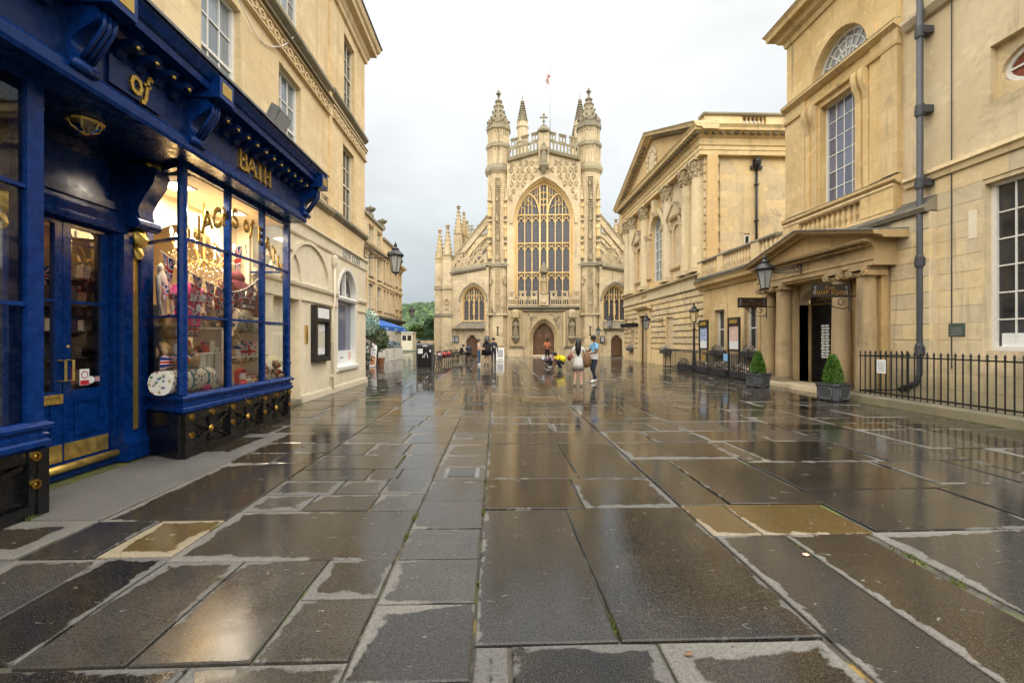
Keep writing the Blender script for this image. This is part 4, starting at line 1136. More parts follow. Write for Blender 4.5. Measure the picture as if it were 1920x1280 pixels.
for sg in (-1, 1):
    APB('hood_shaft', 'stone_abbey_carved', lambda m: m.box(sg * 1.98 - 0.09, sg * 1.98 + 0.09, 0.66, 0.4, 0.9, 4.3), por)
    APB('inner_shaft', 'stone_abbey_carved', lambda m: m.box(sg * 1.62 - 0.05, sg * 1.62 + 0.05, 0.57, 0.4, 0.9, 4.0), por)
    def spand(m):
        for i in range(16):
            t = i / 15
            x = sg * (1.50 - 0.9 * rr_.random() * (0.3 + 0.7 * t)); z = 2.7 + 1.35 * t
            if z > 1.9 + math.sqrt(max(0, 1 - (abs(x) / 1.5) ** 2)) * 1.9:
                m.blob((x, 0.52, z), 0.09, 0.05, 0.09, 6, 4, 0.2, i)
        m.lathe([(0.13, 0), (0.16, 0.03), (0.10, 0.07), (0.04, 0.09)], (0, 0, 0), 8) if False else None
        m.blob((sg * 1.22, 0.53, 3.72), 0.20, 0.06, 0.20, 10, 6)
    APB('spandrel_carving', 'stone_abbey_weathered', spand, por, stuff=True)  # weathered stone, its dark tone also put in as relief shading
    nx = sg * 2.72
    APB('portal_buttress', 'stone_abbey_carved', lambda m: [m.plate(rect(nx - 0.62, nx + 0.62, 1.0, 4.5), [arch(nx, 0.36, 1.9, 3.2, 0.4, 5)], 0.42, 0.0), m.box(nx - 0.6, nx + 0.6, 0.05, 0.0, 1.0, 4.5)], por)
    put('saint_statue', 'saint', lambda: figure_mesh(1.75, 0.27, ''), (nx, -0.42, 1.95), por, 'stone_abbey_weathered')
    APB('statue_plinth', 'stone_abbey_weathered', lambda m: m.lathe([(0.10, 1.25), (0.22, 1.42), (0.40, 1.72), (0.44, 1.82), (0.40, 1.95)], (nx, -0.42, 0), 8), por, f=None)
    APB('statue_canopy', 'stone_abbey_carved', lambda m: [m.lathe([(0.34, 3.75), (0.42, 3.85), (0.42, 4.3), (0.3, 4.55)], (nx, -0.42, 0), 8)] + [m.blob((nx + 0.2 * k, -0.78, 3.78), 0.08, 0.06, 0.12, 5, 4) for k in (-1, 0, 1)], por, f=None)
# oak doors
for sg in (-1, 1):
    L = [p for p in arch(0, 1.02, 0.16, 1.75, 1.46, 10)]
    half = [p for p in L if p[0] * sg >= -0.001]
    half = ([(0.01 * sg, 0.16)] + [(p[0], p[1]) for p in half] if sg > 0 else half + [(0.01 * sg, 0.16)])
    half = [(p[0] if abs(p[0]) > 0.005 else 0.01 * sg, p[1]) for p in half]
    dr = APB('door_leaf', 'wood_door', lambda m: m.plate(half, [], -0.42, -0.5), por)
    def relief(m):
        for r_, z, x in ((0.30, 2.05, 0.42),):
            m.bar([(sg * x + r_ * 0.9 * math.cos(a), z + r_ * 1.15 * math.sin(a)) for a in [2 * PI * i / 14 for i in range(14)]], 0.07, -0.42, -0.36, True)
        m.blob((sg * 0.42, -0.40, 2.05), 0.2, 0.05, 0.26, 8, 5)
        m.bar([(sg * 0.1, 1.55), (sg * 0.92, 1.55)], 0.07, -0.42, -0.36)
        m.bar([(sg * 0.1, 0.92), (sg * 0.92, 0.92)], 0.07, -0.42, -0.36)
        m.bar([(sg * 0.1, 0.45), (sg * 0.92, 0.45)], 0.07, -0.42, -0.37)
        for i in range(5):
            m.bar([(sg * (0.15 + 0.18 * i), 0.97), (sg * (0.22 + 0.18 * i), 1.2), (sg * (0.12 + 0.18 * i), 1.48)], 0.05, -0.42, -0.37)
        m.bar([(sg * (0.1 + 0.1 * i), 2.55 + 0.12 * math.sin(i * 1.4)) for i in range(8)], 0.06, -0.42, -0.37)
        m.blob((sg * 0.5, -0.40, 0.7), 0.14, 0.04, 0.10, 8, 5)
        m.blob((sg * 0.25, -0.40, 2.85), 0.12, 0.04, 0.10, 8, 5)
    APB('door_carving', 'wood_carved', relief, dr, stuff=True)
APB('door_step', 'stone_abbey', lambda m: [m.box(-1.5, 1.5, 0.9, -0.5, 0, 0.08), m.box(-1.2, 1.2, 0.55, -0.5, 0.0, 0.16)], por)
# --- plinth and aisles
for sg in (-1, 1):
    APB('plinth', 'stone_abbey', lambda m: m.run([(-0.2, 0), (0.34, 0), (0.34, 0.7), (0.22, 0.82), (0.22, 0.98), (0.10, 1.1), (-0.2, 1.1)], min(sg * 2.0, sg * 3.4), max(sg * 2.0, sg * 3.4)))
    AX0, AX1 = 5.4, 9.1
    ACX = 6.9
    AM = lambda s, d, z: (sg * s, -d, z)
    aw = APB('aisle_wall', 'stone_abbey', lambda m: m.plate([(AX0, 0), (ACX + 0.15 - 0.55, 0), (ACX + 0.15 - 0.55, 1.6), (ACX + 0.15, 2.1), (ACX + 0.15 + 0.55, 1.6), (ACX + 0.15 + 0.55, 0), (AX1, 0), (AX1, 8.05), (AX0, 8.75)], [arch(ACX, 1.22, 3.45, 5.45, 1.55, 8)], 0, -0.9), f=AM)
    def av(m):
        st = [(1.24, 1.57, 0.01), (1.18, 1.50, 0.02), (1.16, 1.48, -0.18), (1.08, 1.38, -0.2), (0.98, 1.24, -0.5), (0.98, 1.24, -0.6)]
        for (h0, r0, d0), (h1, r1, d1) in zip(st, st[1:]):
            loft2(m, arch(ACX, h0, 3.45, 5.45, r0, 8), d0, arch(ACX, h1, 3.45, 5.45, r1, 8), d1)
    APB('window_reveal', 'stone_abbey_warm', av, aw, f=AM)
    APB('window_hood', 'stone_abbey_weathered', lambda m: m.ring(arc_over(ACX, 1.30, 5.35, 1.78, 8), arc_over(ACX, 1.42, 5.35, 1.92, 8), 0.14, 0), aw, f=AM)
    APB('aisle_glass', 'leaded_glass', lambda m: m.plate(arch(ACX, 0.99, 3.45, 5.45, 1.25, 8), [], -0.55, -0.57), aw, f=AM)
    def atr(m):
        for x in (-0.49, 0, 0.49):
            m.bar([(ACX + x, 3.45), (ACX + x, 5.45 + 1.22 * math.sqrt(max(0, 1 - (abs(x) / 0.99) ** 1.6)))], 0.08 if x else 0.11, -0.56, -0.36)
        for x in (-0.735, -0.245, 0.245, 0.735):
            m.bar(arc_over(ACX + x, 0.23, 5.3, 0.35, 4), 0.05, -0.56, -0.40)
            m.bar([(ACX + x, 5.65), (ACX + x, 5.45 + 1.1 * math.sqrt(max(0, 1 - (abs(x) / 0.99) ** 1.6)))], 0.05, -0.56, -0.40)
        for x in (-0.49, 0, 0.49):
            m.bar(arc_over(ACX + x, 0.22, 5.85, 0.28, 4), 0.05, -0.56, -0.40)
        m.bar([(ACX - 1, 3.48), (ACX + 1, 3.48)], 0.14, -0.6, -0.2)
    APB('window_tracery', 'stone_abbey_warm', atr, aw, stuff=True, f=AM)
    APB('mullion_statue', 'stone_abbey_warm', lambda m: [m.lathe([(0.10, 4.0), (0.12, 4.1), (0.10, 4.9), (0.15, 5.0), (0.15, 5.12)], (ACX, 0.3, 0), 6)], aw, f=lambda x, y, z: (sg * x, y, z))
    DX = ACX + 0.15
    APB('door_surround', 'stone_abbey', lambda m: [m.plate(rect(DX - 0.95, DX + 0.95, 0, 2.55), [arch(DX, 0.55, 0.001, 1.5, 0.62, 6)], 0.10, -0.3), m.run([(0.1, 2.42), (0.24, 2.5), (0.24, 2.58), (0.1, 2.62)], DX - 1.0, DX + 1.0)], aw, f=AM)
    dl = APB('aisle_door', 'wood_door', lambda m: m.plate(arch(DX, 0.54, 0.05, 1.5, 0.61, 6), [], -0.25, -0.32), aw, f=AM)
    for k in range(5):
        APB('plank', 'wood_door', lambda m: m.box(DX - 0.52 + 0.21 * k, DX - 0.52 + 0.21 * k + 0.19, -0.25, -0.225, 0.06, 1.5 + 0.55 * math.sqrt(max(0, 1 - ((-0.42 + 0.21 * k) / 0.56) ** 2))), dl, f=AM)
    def hoodroof(m):
        pr = [(0.0, 2.62), (0.42, 2.62), (0.50, 2.72), (0.36, 2.95), (0.16, 3.25), (0.0, 3.42)]
        m.run(pr, 5.75, 8.0)
        o = m.add([(8.0, d, z) for d, z in pr] + [(9.0, 0.30, 2.72), (9.0, 0.30, 2.66), (9.0, 0.0, 2.72)])
        m.face((o + 1, o + 2, o + 6, o + 7)); m.face((o + 2, o + 3, o + 6)); m.face((o + 3, o + 4, o + 6)); m.face((o + 4, o + 5, o + 8, o + 6))
    APB('weathered_hood', 'stone_abbey_weathered', hoodroof, aw, f=AM)
    for a_, b2 in ((5.75, DX - 0.96), (DX + 0.96, 9.05)):
        APB('aisle_plinth', 'stone_abbey', lambda m: m.run([(-0.1, 0), (0.28, 0), (0.28, 0.75), (0.14, 0.92), (0.14, 1.05), (-0.1, 1.12)], a_, b2), aw, f=AM)
    # sloping openwork parapet
    PF = lambda s, d, z: (sg * s, -d, z + 0.65 * (AX1 - s) / (AX1 - AX0))
    APB('aisle_cornice', 'stone_abbey_weathered', lambda m: m.run([(0, 7.9), (0.18, 8.0), (0.26, 8.18), (0.16, 8.35), (0.10, 8.55), (-0.3, 8.55)], AX0 + 0.25, AX1 + 0.1), aw, f=PF)
    def apar(m):
        hs = []
        for i in range(5):
            x = AX0 + 0.30 + i * 0.66
            hs += [[(x + 0.06, 8.62), (x + 0.56, 8.62), (x + 0.31, 9.12)], [(x + 0.40, 9.28), (x + 0.66, 8.78), (x + 0.90, 9.28)]] if i < 4 else [[(x + 0.06, 8.62), (x + 0.56, 8.62), (x + 0.31, 9.12)]]
        m.plate(rect(AX0 + 0.2, AX1 + 0.1, 8.52, 9.4), hs, 0.05, -0.1)
        for x in (AX0 + 0.62, AX0 + 2.3):
            m.plate(rect(x, x + 0.9, 9.4, 9.98), [arch(x + 0.17 + 0.28 * i, 0.10, 9.46, 9.7, 0.14, 3) for i in range(3)], 0.05, -0.1)
            m.box(x - 0.08, x + 0.98, 0.12, -0.16, 9.98, 10.1)
            o = 0
    APB('aisle_parapet', 'stone_abbey_carved', apar, aw, f=PF)
    # angle buttresses and their pinnacles
    for bx, w, zs, zt, yo in ((9.5, 0.85, 10.0, 12.9, 0.25), (10.35, 0.78, 9.75, 12.55, 0.55)):
        APB('angle_pinnacle', 'stone_abbey_carved', lambda m: pinnacle(m, bx, yo, zs - 0.6, w, zs, zt), aw, f=lambda x, y, z: (sg * x, y, z))
        bt = APB('angle_buttress', 'stone_abbey', lambda m: [m.box(bx - w / 2, bx + w / 2, yo - w / 2, yo + w / 2, 6.5, zs - 0.6), m.box(bx - w / 2 - 0.06, bx + w / 2 + 0.06, yo - 0.62, yo + 1.2, 0.0, 3.9), m.box(bx - w / 2 - 0.02, bx + w / 2 + 0.02, yo - 0.5, yo + 1.0, 3.9, 6.55)], aw, f=lambda x, y, z: (sg * x, y, z))
        APB('offset_cap', 'stone_abbey_weathered', lambda m: [m.run([(0, 3.85), (0.68 - yo, 3.88), (0.70 - yo, 3.98), (0.5 - yo, 4.2), (0, 4.2)], bx - w / 2 - 0.1, bx + w / 2 + 0.1), m.run([(0, 6.5), (0.56 - yo, 6.52), (0.58 - yo, 6.62), (0.42 - yo, 6.95), (0, 6.95)], bx - w / 2 - 0.08, bx + w / 2 + 0.08)], bt, f=AM)
    APB('carved_roundel', 'stone_abbey_carved', lambda m: [m.bar([(9.5 + 0.22 * math.cos(a), 5.35 + 0.26 * math.sin(a)) for a in [2 * PI * i / 12 for i in range(12)]], 0.08, 0.24, 0.36, True), m.blob((9.5, 0.30, 4.65), 0.16, 0.06, 0.10, 7, 4)], bt, f=AM)
    # body of the aisle, nave flank, flying buttresses
    APB('aisle_body', 'stone_abbey', lambda m: m.box(5.4, 9.1, -0.92, -36, 0, 8.2), aw, f=AM)
    APB('nave_flank', 'stone_abbey', lambda m: m.box(0.0, 4.9, -1.9, -38, 0, 18.4), aw, f=AM)
    for fy_ in (1.6, 8.2, 14.8, 21.4):
        fl = APB('flying_buttress', 'stone_abbey', lambda m: [m.bar([(4.9, 14.75), (9.4, 9.3)], 0.62, -fy_, -fy_ - 0.55), m.box(9.1, 9.75, -fy_, -fy_ - 0.6, 8.0, 10.2)], aw, f=AM)
        APB('coping', 'stone_abbey_weathered', lambda m: m.bar([(4.95, 15.18), (9.45, 9.65)], 0.16, -fy_ + 0.07, -fy_ - 0.62), fl, f=AM)
        APB('lower_rib', 'stone_abbey', lambda m: m.bar([(4.95, 12.6), (6.2, 11.9), (7.4, 10.6), (8.5, 8.8)], 0.3, -fy_ + 0.03, -fy_ - 0.5), fl, f=AM)
    for fy_, w in ((8.4, 0.95), (9.6, 0.8), (15.2, 0.95), (22, 0.95)):
        APB('flank_pinnacle', 'stone_abbey_carved', lambda m: pinnacle(m, 9.75 if w > 0.9 else 9.3, fy_, 8.0, w, 14.0, 17.2 if w > 0.9 else 16.8), aw, f=lambda x, y, z: (sg * x, y, z))
    # transept beyond
    tr = APB('transept', 'stone_abbey', lambda m: m.box(4.9, 15.5, -39, -49, 0, 20.9), aw, f=AM)
    def tpar(m):
        hs = [rect(5.0 + 0.5 * i, 5.3 + 0.5 * i, 21.25, 21.85) for i in range(20)]
        m.plate(rect(4.9, 15.5, 21.1, 22.0), hs, -38.9, -39.2)
        for i in range(6):
            x = 5.0 + 1.75 * i
            m.plate(rect(x, x + 1.1, 22.0, 22.75), [rect(x + 0.14 + 0.3 * k, x + 0.32 + 0.3 * k, 22.1, 22.6) for k in range(3)], -38.9, -39.2)
        m.box(4.9, 15.5, -38.7, -39.3, 20.8, 21.1)
    APB('transept_parapet', 'stone_abbey_weathered', tpar, tr, f=AM)
    APB('transept_window', 'leaded_glass', lambda m: m.plate(arch(10, 2.2, 8, 15, 3.2, 6), [], -38.97, -38.99), tr, f=AM)
    APB('transept_hood', 'stone_abbey_weathered', lambda m: m.ring(arc_over(10, 2.3, 15, 3.4, 6), arc_over(10, 2.6, 15, 3.8, 6), -38.7, -39), tr, f=AM)
    APB('transept_pinnacle', 'stone_abbey_weathered', lambda m: pinnacle(m, 8.4, 38.6, 20, 0.7, 22.9, 26.0), tr, f=lambda x, y, z: (sg * x, y, z))
# noticeboards
for x, w in ((-8.75, 0.78), (-5.55, 0.42), (5.65, 0.42)):
    nb = APB('noticeboard', 'black_iron', lambda m: m.box(x - w / 2, x + w / 2, 0.02, 0.08 if abs(x) > 8 else 0.35, 1.32, 1.98))
    for k in range(2 if w > 0.5 else 1):
        x0 = x - w / 2 + 0.06 + k * (w / 2 - 0.02)
        APB('notice', 'print_grey', lambda m: m.box(x0, x0 + (w / 2 - 0.1 if w > 0.5 else w - 0.12), 0.08 if abs(x) > 8 else 0.35, (0.08 if abs(x) > 8 else 0.35) + 0.006, 1.40, 1.9), nb)
# --- crossing tower beyond the nave
tw = APB('crossing_tower', 'stone_abbey', lambda m: m.box(-4.2, 9.0, 41, 52, 0, 34), f=None)
for x, y in ((-3.0, 41.5), (7.8, 41.5), (-3.0, 51.5), (7.8, 51.5)):
    tt = APB('tower_turret', 'stone_abbey', lambda m: [octo(m, x, y, [(1.05, 30), (1.05, 38.4), (1.25, 38.6), (1.0, 38.9), (1.0, 41.4), (1.15, 41.6), (1.05, 41.8), (1.05, 42.5), (0.9, 42.5)])], tw, f=None)
    def sp2(m):
        octo(m, x, y, [(0.85, 42.4), (0.46, 44.6), (0.10, 46.5), (0.05, 47.8)])
        for k in range(8):
            a = PI / 8 + PI / 4 * k
            for i in range(8):
                t = (i + 0.4) / 8
                r_ = 0.95 * (1 - t) + 0.12 * t + 0.06
                m.blob((x + r_ * math.cos(a), y + r_ * math.sin(a), 42.5 + 4.1 * t), 0.2, 0.2, 0.2, 5, 3)
        m.blob((x, y, 46.6), 0.4, 0.3, 0.2, 6, 4)
    APB('turret_spirelet', 'stone_abbey_weathered', sp2, tt, f=None)
# flag on the tower
fp = thing('flagpole', 'white flagpole with a hanging flag above the church gable', 'flagpole', (4.66, 44.36, 0), R(-4.6), local=True)
MB().lathe([(0.11, 41.0), (0.09, 52), (0.06, 55.6), (0.10, 55.65), (0.0, 55.8)], (2.4, 46, 0), 8).build('pole', 'white_paint_clean', fp, smooth=True)
fm = MB()
cols = 8
pts = []
for i in range(cols + 1):
    for k in range(5):
        t = i / cols
        pts.append((2.3 - 0.85 * t + 0.12 * math.sin(k * 2.0), 46 + 0.25 * math.sin(t * 9 + k), 54.6 - k * 0.5 - 1.2 * t * t))
o = fm.add(pts)
for i in range(cols):
    for k in range(4):
        fm.m = 1 if k in (1,) or i == 3 else 0
        fm.face((o + i * 5 + k, o + (i + 1) * 5 + k, o + (i + 1) * 5 + k + 1, o + i * 5 + k + 1))
fm.build('flag', ['cloth_white', 'red'], fp, smooth=True)
for x in (-0.2, 5.2):
    MB().tube([(2.4, 46, 50.5), (x, 43, 41)], 0.02, 4).build('guy_wire', 'white_paint', fp)
# ================================================================== LEFT SIDE
def atX(px, py, x):
    """where the sight line of a measured picture point meets the plane X = x: (y, z)"""
    a, b, t = (px - 960) / 853, (637.5 - py) / 853, R(2.01)
    k = x / (a * math.cos(t) + math.sin(t))
    return ((math.cos(t) - a * math.sin(t)) * k, 1.6 + b * k)
def sash(parent, f, s0, s1, z0, z1, cols, rows, d, frame='white_paint', glassm='pane_sky_tint', meet=0.5, bar=0.03, fw=0.09, split=None):
    """sash window: box frame, two sashes, glazing bars, each pane a sub-part"""
    w = MB(f)
    w.plate(rect(s0, s1, z0, z1), [rect(s0 + fw, s1 - fw, z0 + fw * 0.9, z1 - fw * 0.7)], d, d - 0.10)
    win = w.build('window', frame, parent)
    a0, a1, b0, b1 = s0 + fw, s1 - fw, z0 + fw * 0.9, z1 - fw * 0.7
    zm = b0 + (b1 - b0) * meet if meet else None
    zs = [b0 + (b1 - b0) * i / rows for i in range(rows + 1)]
    ss = [a0 + (a1 - a0) * i / cols for i in range(cols + 1)]
    g = MB(f)
    for s in ss[1:-1]:
        g.box(s - bar / 2, s + bar / 2, d - 0.075, d - 0.035, b0, b1)
    for z in zs[1:-1]:
        bw = 0.055 if (zm and abs(z - zm) < 0.02) else bar
        g.box(a0, a1, d - 0.074, d - (0.02 if bw > bar else 0.036), z - bw / 2, z + bw / 2)
    g.build('glazing_bars', frame, win, stuff=True)
    for i in range(cols):
        for j in range(rows):
            MB(f).quad([(ss[i], d - 0.06, zs[j]), (ss[i + 1], d - 0.06, zs[j]), (ss[i + 1], d - 0.06, zs[j + 1]), (ss[i], d - 0.06, zs[j + 1])]).build('pane', glassm, win, normals=False)
    return win

LX = -5.06
LF = LEFT(LX)
ch = thing('corner_house', 'tall golden limestone corner house above the blue shopfront', 'building', (LX, 9, 0))
def LP(nm, mat, fn, parent=ch, f=LF, **k):
    mb = MB(f); fn(mb)
    return mb.build(nm, mat, parent, **k)
WY = [(2.3, 3.5), (5.1, 6.3), (8.0, 9.2), (10.8, 12.0)]
holes = [rect(a, b, 5.6, 8.1) for a, b in WY] + [rect(a, b, 9.5, 11.75) for a, b in WY]
wl = LP('wall', 'stone_left', lambda m: m.plate(rect(-2, 14.05, 4.0, 12.7), holes, 0, -0.4))
endb = LP('end_bay', 'stone_left', lambda m: m.plate(rect(14.05, 17.55, 4.2, 12.7), [rect(15.1, 16.25, 5.6, 8.05), rect(15.2, 16.3, 9.45, 11.75)], 0.05, -0.4))
LP('flank_wall', 'stone_left', lambda m: m.box(-14, -5.47, 17.0, 17.55, 0, 12.7), f=None)
LP('inner_wall', 'room_dark', lambda m: m.box(-9, -5.9, -2, 17, 4.9, 12.7), f=None)
for a, b in WY:
    sash(wl, LF, a, b, 5.6, 8.1, 3, 4, -0.12)
    sash(wl, LF, a, b, 9.5, 11.75, 3, 4, -0.12)
sash(endb, LF, 15.1, 16.25, 5.6, 8.05, 3, 4, -0.06, glassm='pane_dark', frame='cream_paint', fw=0.06)
sash(endb, LF, 15.2, 16.3, 9.45, 11.75, 3, 4, -0.06, glassm='pane_dark', frame='cream_paint', fw=0.04)
for z0, d in ((9.12, 0.13), (5.42, 0.13)):
    pr = lambda o: [(o, z0 - 0.06), (o + d * 0.6, z0), (o + d, z0 + 0.05), (o + d, z0 + 0.14), (o + 0.02, z0 + 0.20), (o, z0 + 0.20)]
    LP('sill_band', 'stone_grimy_shade', lambda m: m.run(pr(0.002), -2 if z0 > 8 else 9.6, 14.04))
    LP('sill_band', 'stone_grimy_shade', lambda m: m.run(pr(0.052), 14.04, 17.62))
# running scroll band
LP('scroll_band', 'stone_left', lambda m: m.run([(0.0, 8.36), (0.09, 8.38), (0.09, 8.42), (0.03, 8.44), (0.03, 8.70), (0.09, 8.72), (0.09, 8.78), (0.0, 8.80)], -2, 14.04))
LP('scroll_band', 'stone_left', lambda m: m.run([(0.05, 8.36), (0.14, 8.38), (0.14, 8.42), (0.08, 8.44), (0.08, 8.70), (0.14, 8.72), (0.14, 8.78), (0.05, 8.80)], 14.04, 17.6))
def scroll(m):
    y = 4.0
    while y < 17.4:
        o = 0.028 if y < 14.0 else 0.078
        pts = [(y + 0.16 * math.cos(a) * (1 - 0.08 * a), 8.57 + 0.105 * math.sin(a) * (1 - 0.08 * a)) for a in [i * 0.75 for i in range(11)]]
        m.bar(pts, 0.05, o, o + 0.045)
        m.bar([(y + 0.15, 8.57), (y + 0.24, 8.48), (y + 0.30, 8.5)], 0.05, o, o + 0.04)
        y += 0.33
LP('scroll_ornament', 'stone_left', scroll, stuff=True)
LP('drip', 'stone_grimy_shade', lambda m: m.run([(0.05, 8.79), (0.17, 8.80), (0.17, 8.83), (0.02, 8.86)], -2, 17.62))
cpr = [(0, 12.1), (0.08, 12.14), (0.09, 12.28), (0.14, 12.34), (0.18, 12.48), (0.36, 12.56), (0.38, 12.7), (0.45, 12.76), (0.50, 12.9), (0.50, 12.95), (-0.3, 13.2)]
LP('cornice', 'stone_left', lambda m: m.sweep(cpr, [((-5.06, -2), (1, 0)), ((-5.0, 17.55), (1, 1)), ((-9, 17.55), (0, 1))]), f=None)
LP('parapet_gutter', 'lead', lambda m: m.sweep([(0.0, 12.94), (0.53, 12.94), (0.55, 12.98), (0.0, 13.17)], [((-5.06, -2), (1, 0)), ((-5.0, 17.55), (1, 1)), ((-9, 17.55), (0, 1))]), f=None)
LP('pilaster_strip', 'stone_left', lambda m: m.box(13.9, 14.06, 0.0, 0.075, 5.62, 12.15))
LP('roof', 'slate', lambda m: m.box(-11, -5.3, -2, 17.2, 12.7, 13.1), f=None)
letters('CH YARD', LF, 13.0, 5.72, 0.15, 0.0, 0.006, 'black_iron', ch, wt=0.15, joined=True, name='street_name')
# cream-painted ground floor
g0, g1 = 9.5, 17.57
gw = LP('cream_wall', 'render_cream', lambda m: m.plate([(g0, 0), (10.35, 0), (10.35, 2.62), (11.75, 2.62), (11.75, 0), (g1, 0), (g1, 4.25), (g0, 4.25)], [arch(15.45, 1.02, 0.66, 3.0, 1.02, 8)], 0.08, -0.35))
LP('cream_flank', 'render_cream', lambda m: m.box(-5.41, -13, 17.02, 17.57, 0, 4.3), f=None)
LP('cream_fascia', 'render_cream', lambda m: m.run([(0.0, 4.2), (0.10, 4.2), (0.13, 4.25), (0.13, 4.52), (0.20, 4.56), (0.20, 4.62), (0.0, 4.68)], g0, g1 + 0.05))
letters('JODY CORY', LF, 14.75, 4.28, 0.21, 0.13, 0.15, 'print_grey', gw, wt=0.10, track=0.24, serif=True)
for a, b in ((g0, 10.3), (11.8, 14.4), (16.52, g1)):
    LP('impost_band', 'render_cream', lambda m: m.run([(0.08, 2.93), (0.14, 2.96), (0.16, 3.02), (0.16, 3.06), (0.08, 3.1)], a, b + (0.02 if b == g1 else 0)), gw)
    LP('impost_fillet', 'render_cream', lambda m: m.run([(0.08, 2.60), (0.125, 2.62), (0.125, 2.68), (0.08, 2.70)], a, b + (0.02 if b == g1 else 0)), gw)
LP('impost_band', 'render_cream', lambda m: m.run([(0.08, 2.93), (0.14, 2.96), (0.16, 3.02), (0.16, 3.06), (0.08, 3.1)], 10.3, 11.8), gw)
LP('blind_arch', 'render_cream', lambda m: m.ring(arc_over(12.35, 1.28, 3.1, 1.02, 10), arc_over(12.35, 1.37, 3.1, 1.10, 10), 0.14, 0.07), gw)
LP('door_arch', 'render_cream', lambda m: m.ring(arc_over(11.05, 0.66, 3.1, 0.7, 8), arc_over(11.05, 0.74, 3.1, 0.78, 8), 0.13, 0.07), gw)
LP('skirting', 'render_cream', lambda m: m.run([(0.05, 0), (0.16, 0), (0.15, 0.16), (0.08, 0.2)], 11.76, g1 + 0.02), gw)
hd = LP('house_door', 'cream_paint', lambda m: m.box(10.35, 11.75, -0.22, -0.15, 0, 2.62), gw)
for z0, z1 in ((0.25, 0.9), (1.05, 1.75), (1.95, 2.4)):
    for s in (10.5, 11.1):
        LP('door_panel', 'cream_paint', lambda m: m.cbox(s, s + 0.5, -0.15, -0.12, z0, z1, 0.02), hd)
LP('door_knob', 'black_iron', lambda m: m.blob((11.62, -0.11, 1.02), 0.035, 0.035, 0.035, 8, 6), hd, smooth=True)
LP('doorstep', 'stone_plinth', lambda m: m.box(10.3, 11.8, 0.10, -0.2, 0, 0.10), gw)
# arched shop window in the cream wall
aw_ = LP('arched_window', 'white_paint', lambda m: [m.ring(arch(15.45, 1.02, 0.66, 3.0, 1.02, 8), arch(15.45, 0.88, 0.66, 3.0, 0.88, 8), 0.07, -0.14)], gw)
LP('window_head_moulding', 'white_paint', lambda m: m.ring(arc_over(15.45, 0.90, 3.0, 0.90, 8), arc_over(15.45, 1.00, 3.0, 1.00, 8), 0.12, 0.05), aw_)
LP('transom', 'white_paint', lambda m: m.run([(-0.14, 2.86), (0.10, 2.88), (0.13, 2.96), (0.08, 3.02), (-0.14, 3.02)], 14.52, 16.38), aw_)
LP('mullion', 'white_paint', lambda m: m.box(15.41, 15.49, -0.12, 0.02, 3.02, 3.9), aw_)
LP('sill', 'white_paint', lambda m: m.run([(-0.14, 0.6), (0.14, 0.6), (0.16, 0.66), (0.16, 0.74), (-0.14, 0.82)], 14.4, 16.5), aw_)
for sg in (-1, 1):
    hp = [p for p in arc_over(15.45, 0.88, 3.0, 0.88, 8) if (p[0] - 15.45) * sg > -0.01]
    hp = hp + [(15.45, 3.0)] if sg < 0 else [(15.45, 3.0)] + hp
    LP('fan_pane', 'pane_dark', lambda m: m.plate(hp, [], -0.10, -0.11), aw_)
LP('large_pane', 'pane_blue', lambda m: m.box(14.57, 16.33, -0.11, -0.10, 1.25, 2.88), aw_)
LP('lower_panel', 'white_paint_clean', lambda m: m.box(14.57, 16.33, -0.12, -0.08, 0.78, 1.25), aw_)
letters('ONADE', LF, 14.66, 3.06, 0.13, -0.098, -0.094, 'paper', aw_, wt=0.16, serif=False, joined=True, name='window_lettering')
letters('BATH', LF, 15.56, 3.06, 0.13, -0.098, -0.094, 'paper', aw_, wt=0.16, serif=False, joined=True, name='window_lettering')
LP('window_print', 'print_pink', lambda m: m.box(16.02, 16.28, -0.08, -0.076, 0.92, 1.2), aw_)
LP('window_print', 'print_grey', lambda m: m.box(14.6, 14.72, -0.08, -0.076, 0.92, 1.1), aw_)
LP('window_print', 'print_grey', lambda m: m.box(15.2, 15.5, -0.08, -0.076, 0.98, 1.04), aw_)
# downpipe, menu case, entry phone
dp = thing('cream_downpipe', 'thin cream painted downpipe on the cream wall', 'drainpipe', (LX + 0.15, 14.0, 0))
LP('pipe', 'cream_paint', lambda m: m.tube([(14.05, 0.15, 3.85), (14.05, 0.15, 2.75), (13.88, 0.15, 2.45), (13.88, 0.15, 0.12)], 0.032, 8), dp, smooth=True)
LP('hopper', 'cream_paint', lambda m: m.lathe([(0.04, 3.8), (0.09, 3.95), (0.10, 4.12), (0.03, 4.18)], (14.05, 0.15, 0), 8), dp)
for z in (0.5, 1.5):
    LP('pipe_clip', 'cream_paint', lambda m: m.box(13.83, 13.93, 0.08, 0.19, z, z + 0.05), dp)
mc = thing('menu_case', 'tall black display case with a printed sheet on the cream wall', 'display case', (LX + 0.08, 13.0, 1.0))
LP('case', 'black_iron', lambda m: m.plate(rect(12.42, 13.52, 1.0, 2.55), [rect(12.56, 13.38, 1.14, 2.10)], 0.22, 0.08), mc)
LP('case_back', 'black_iron', lambda m: m.box(12.45, 13.5, 0.085, 0.10, 1.03, 2.5), mc)
LP('title_strip', 'paper', lambda m: m.box(12.56, 13.38, 0.22, 0.226, 2.2, 2.48), mc)
LP('poster', 'print_map', lambda m: m.box(12.60, 13.34, 0.11, 0.116, 1.18, 2.06), mc)
LP('poster_text', 'paper', lambda m: m.box(12.62, 13.32, 0.117, 0.12, 1.84, 2.02), mc)
LP('poster_text', 'paper', lambda m: m.box(12.62, 13.32, 0.117, 0.12, 1.2, 1.36), mc)
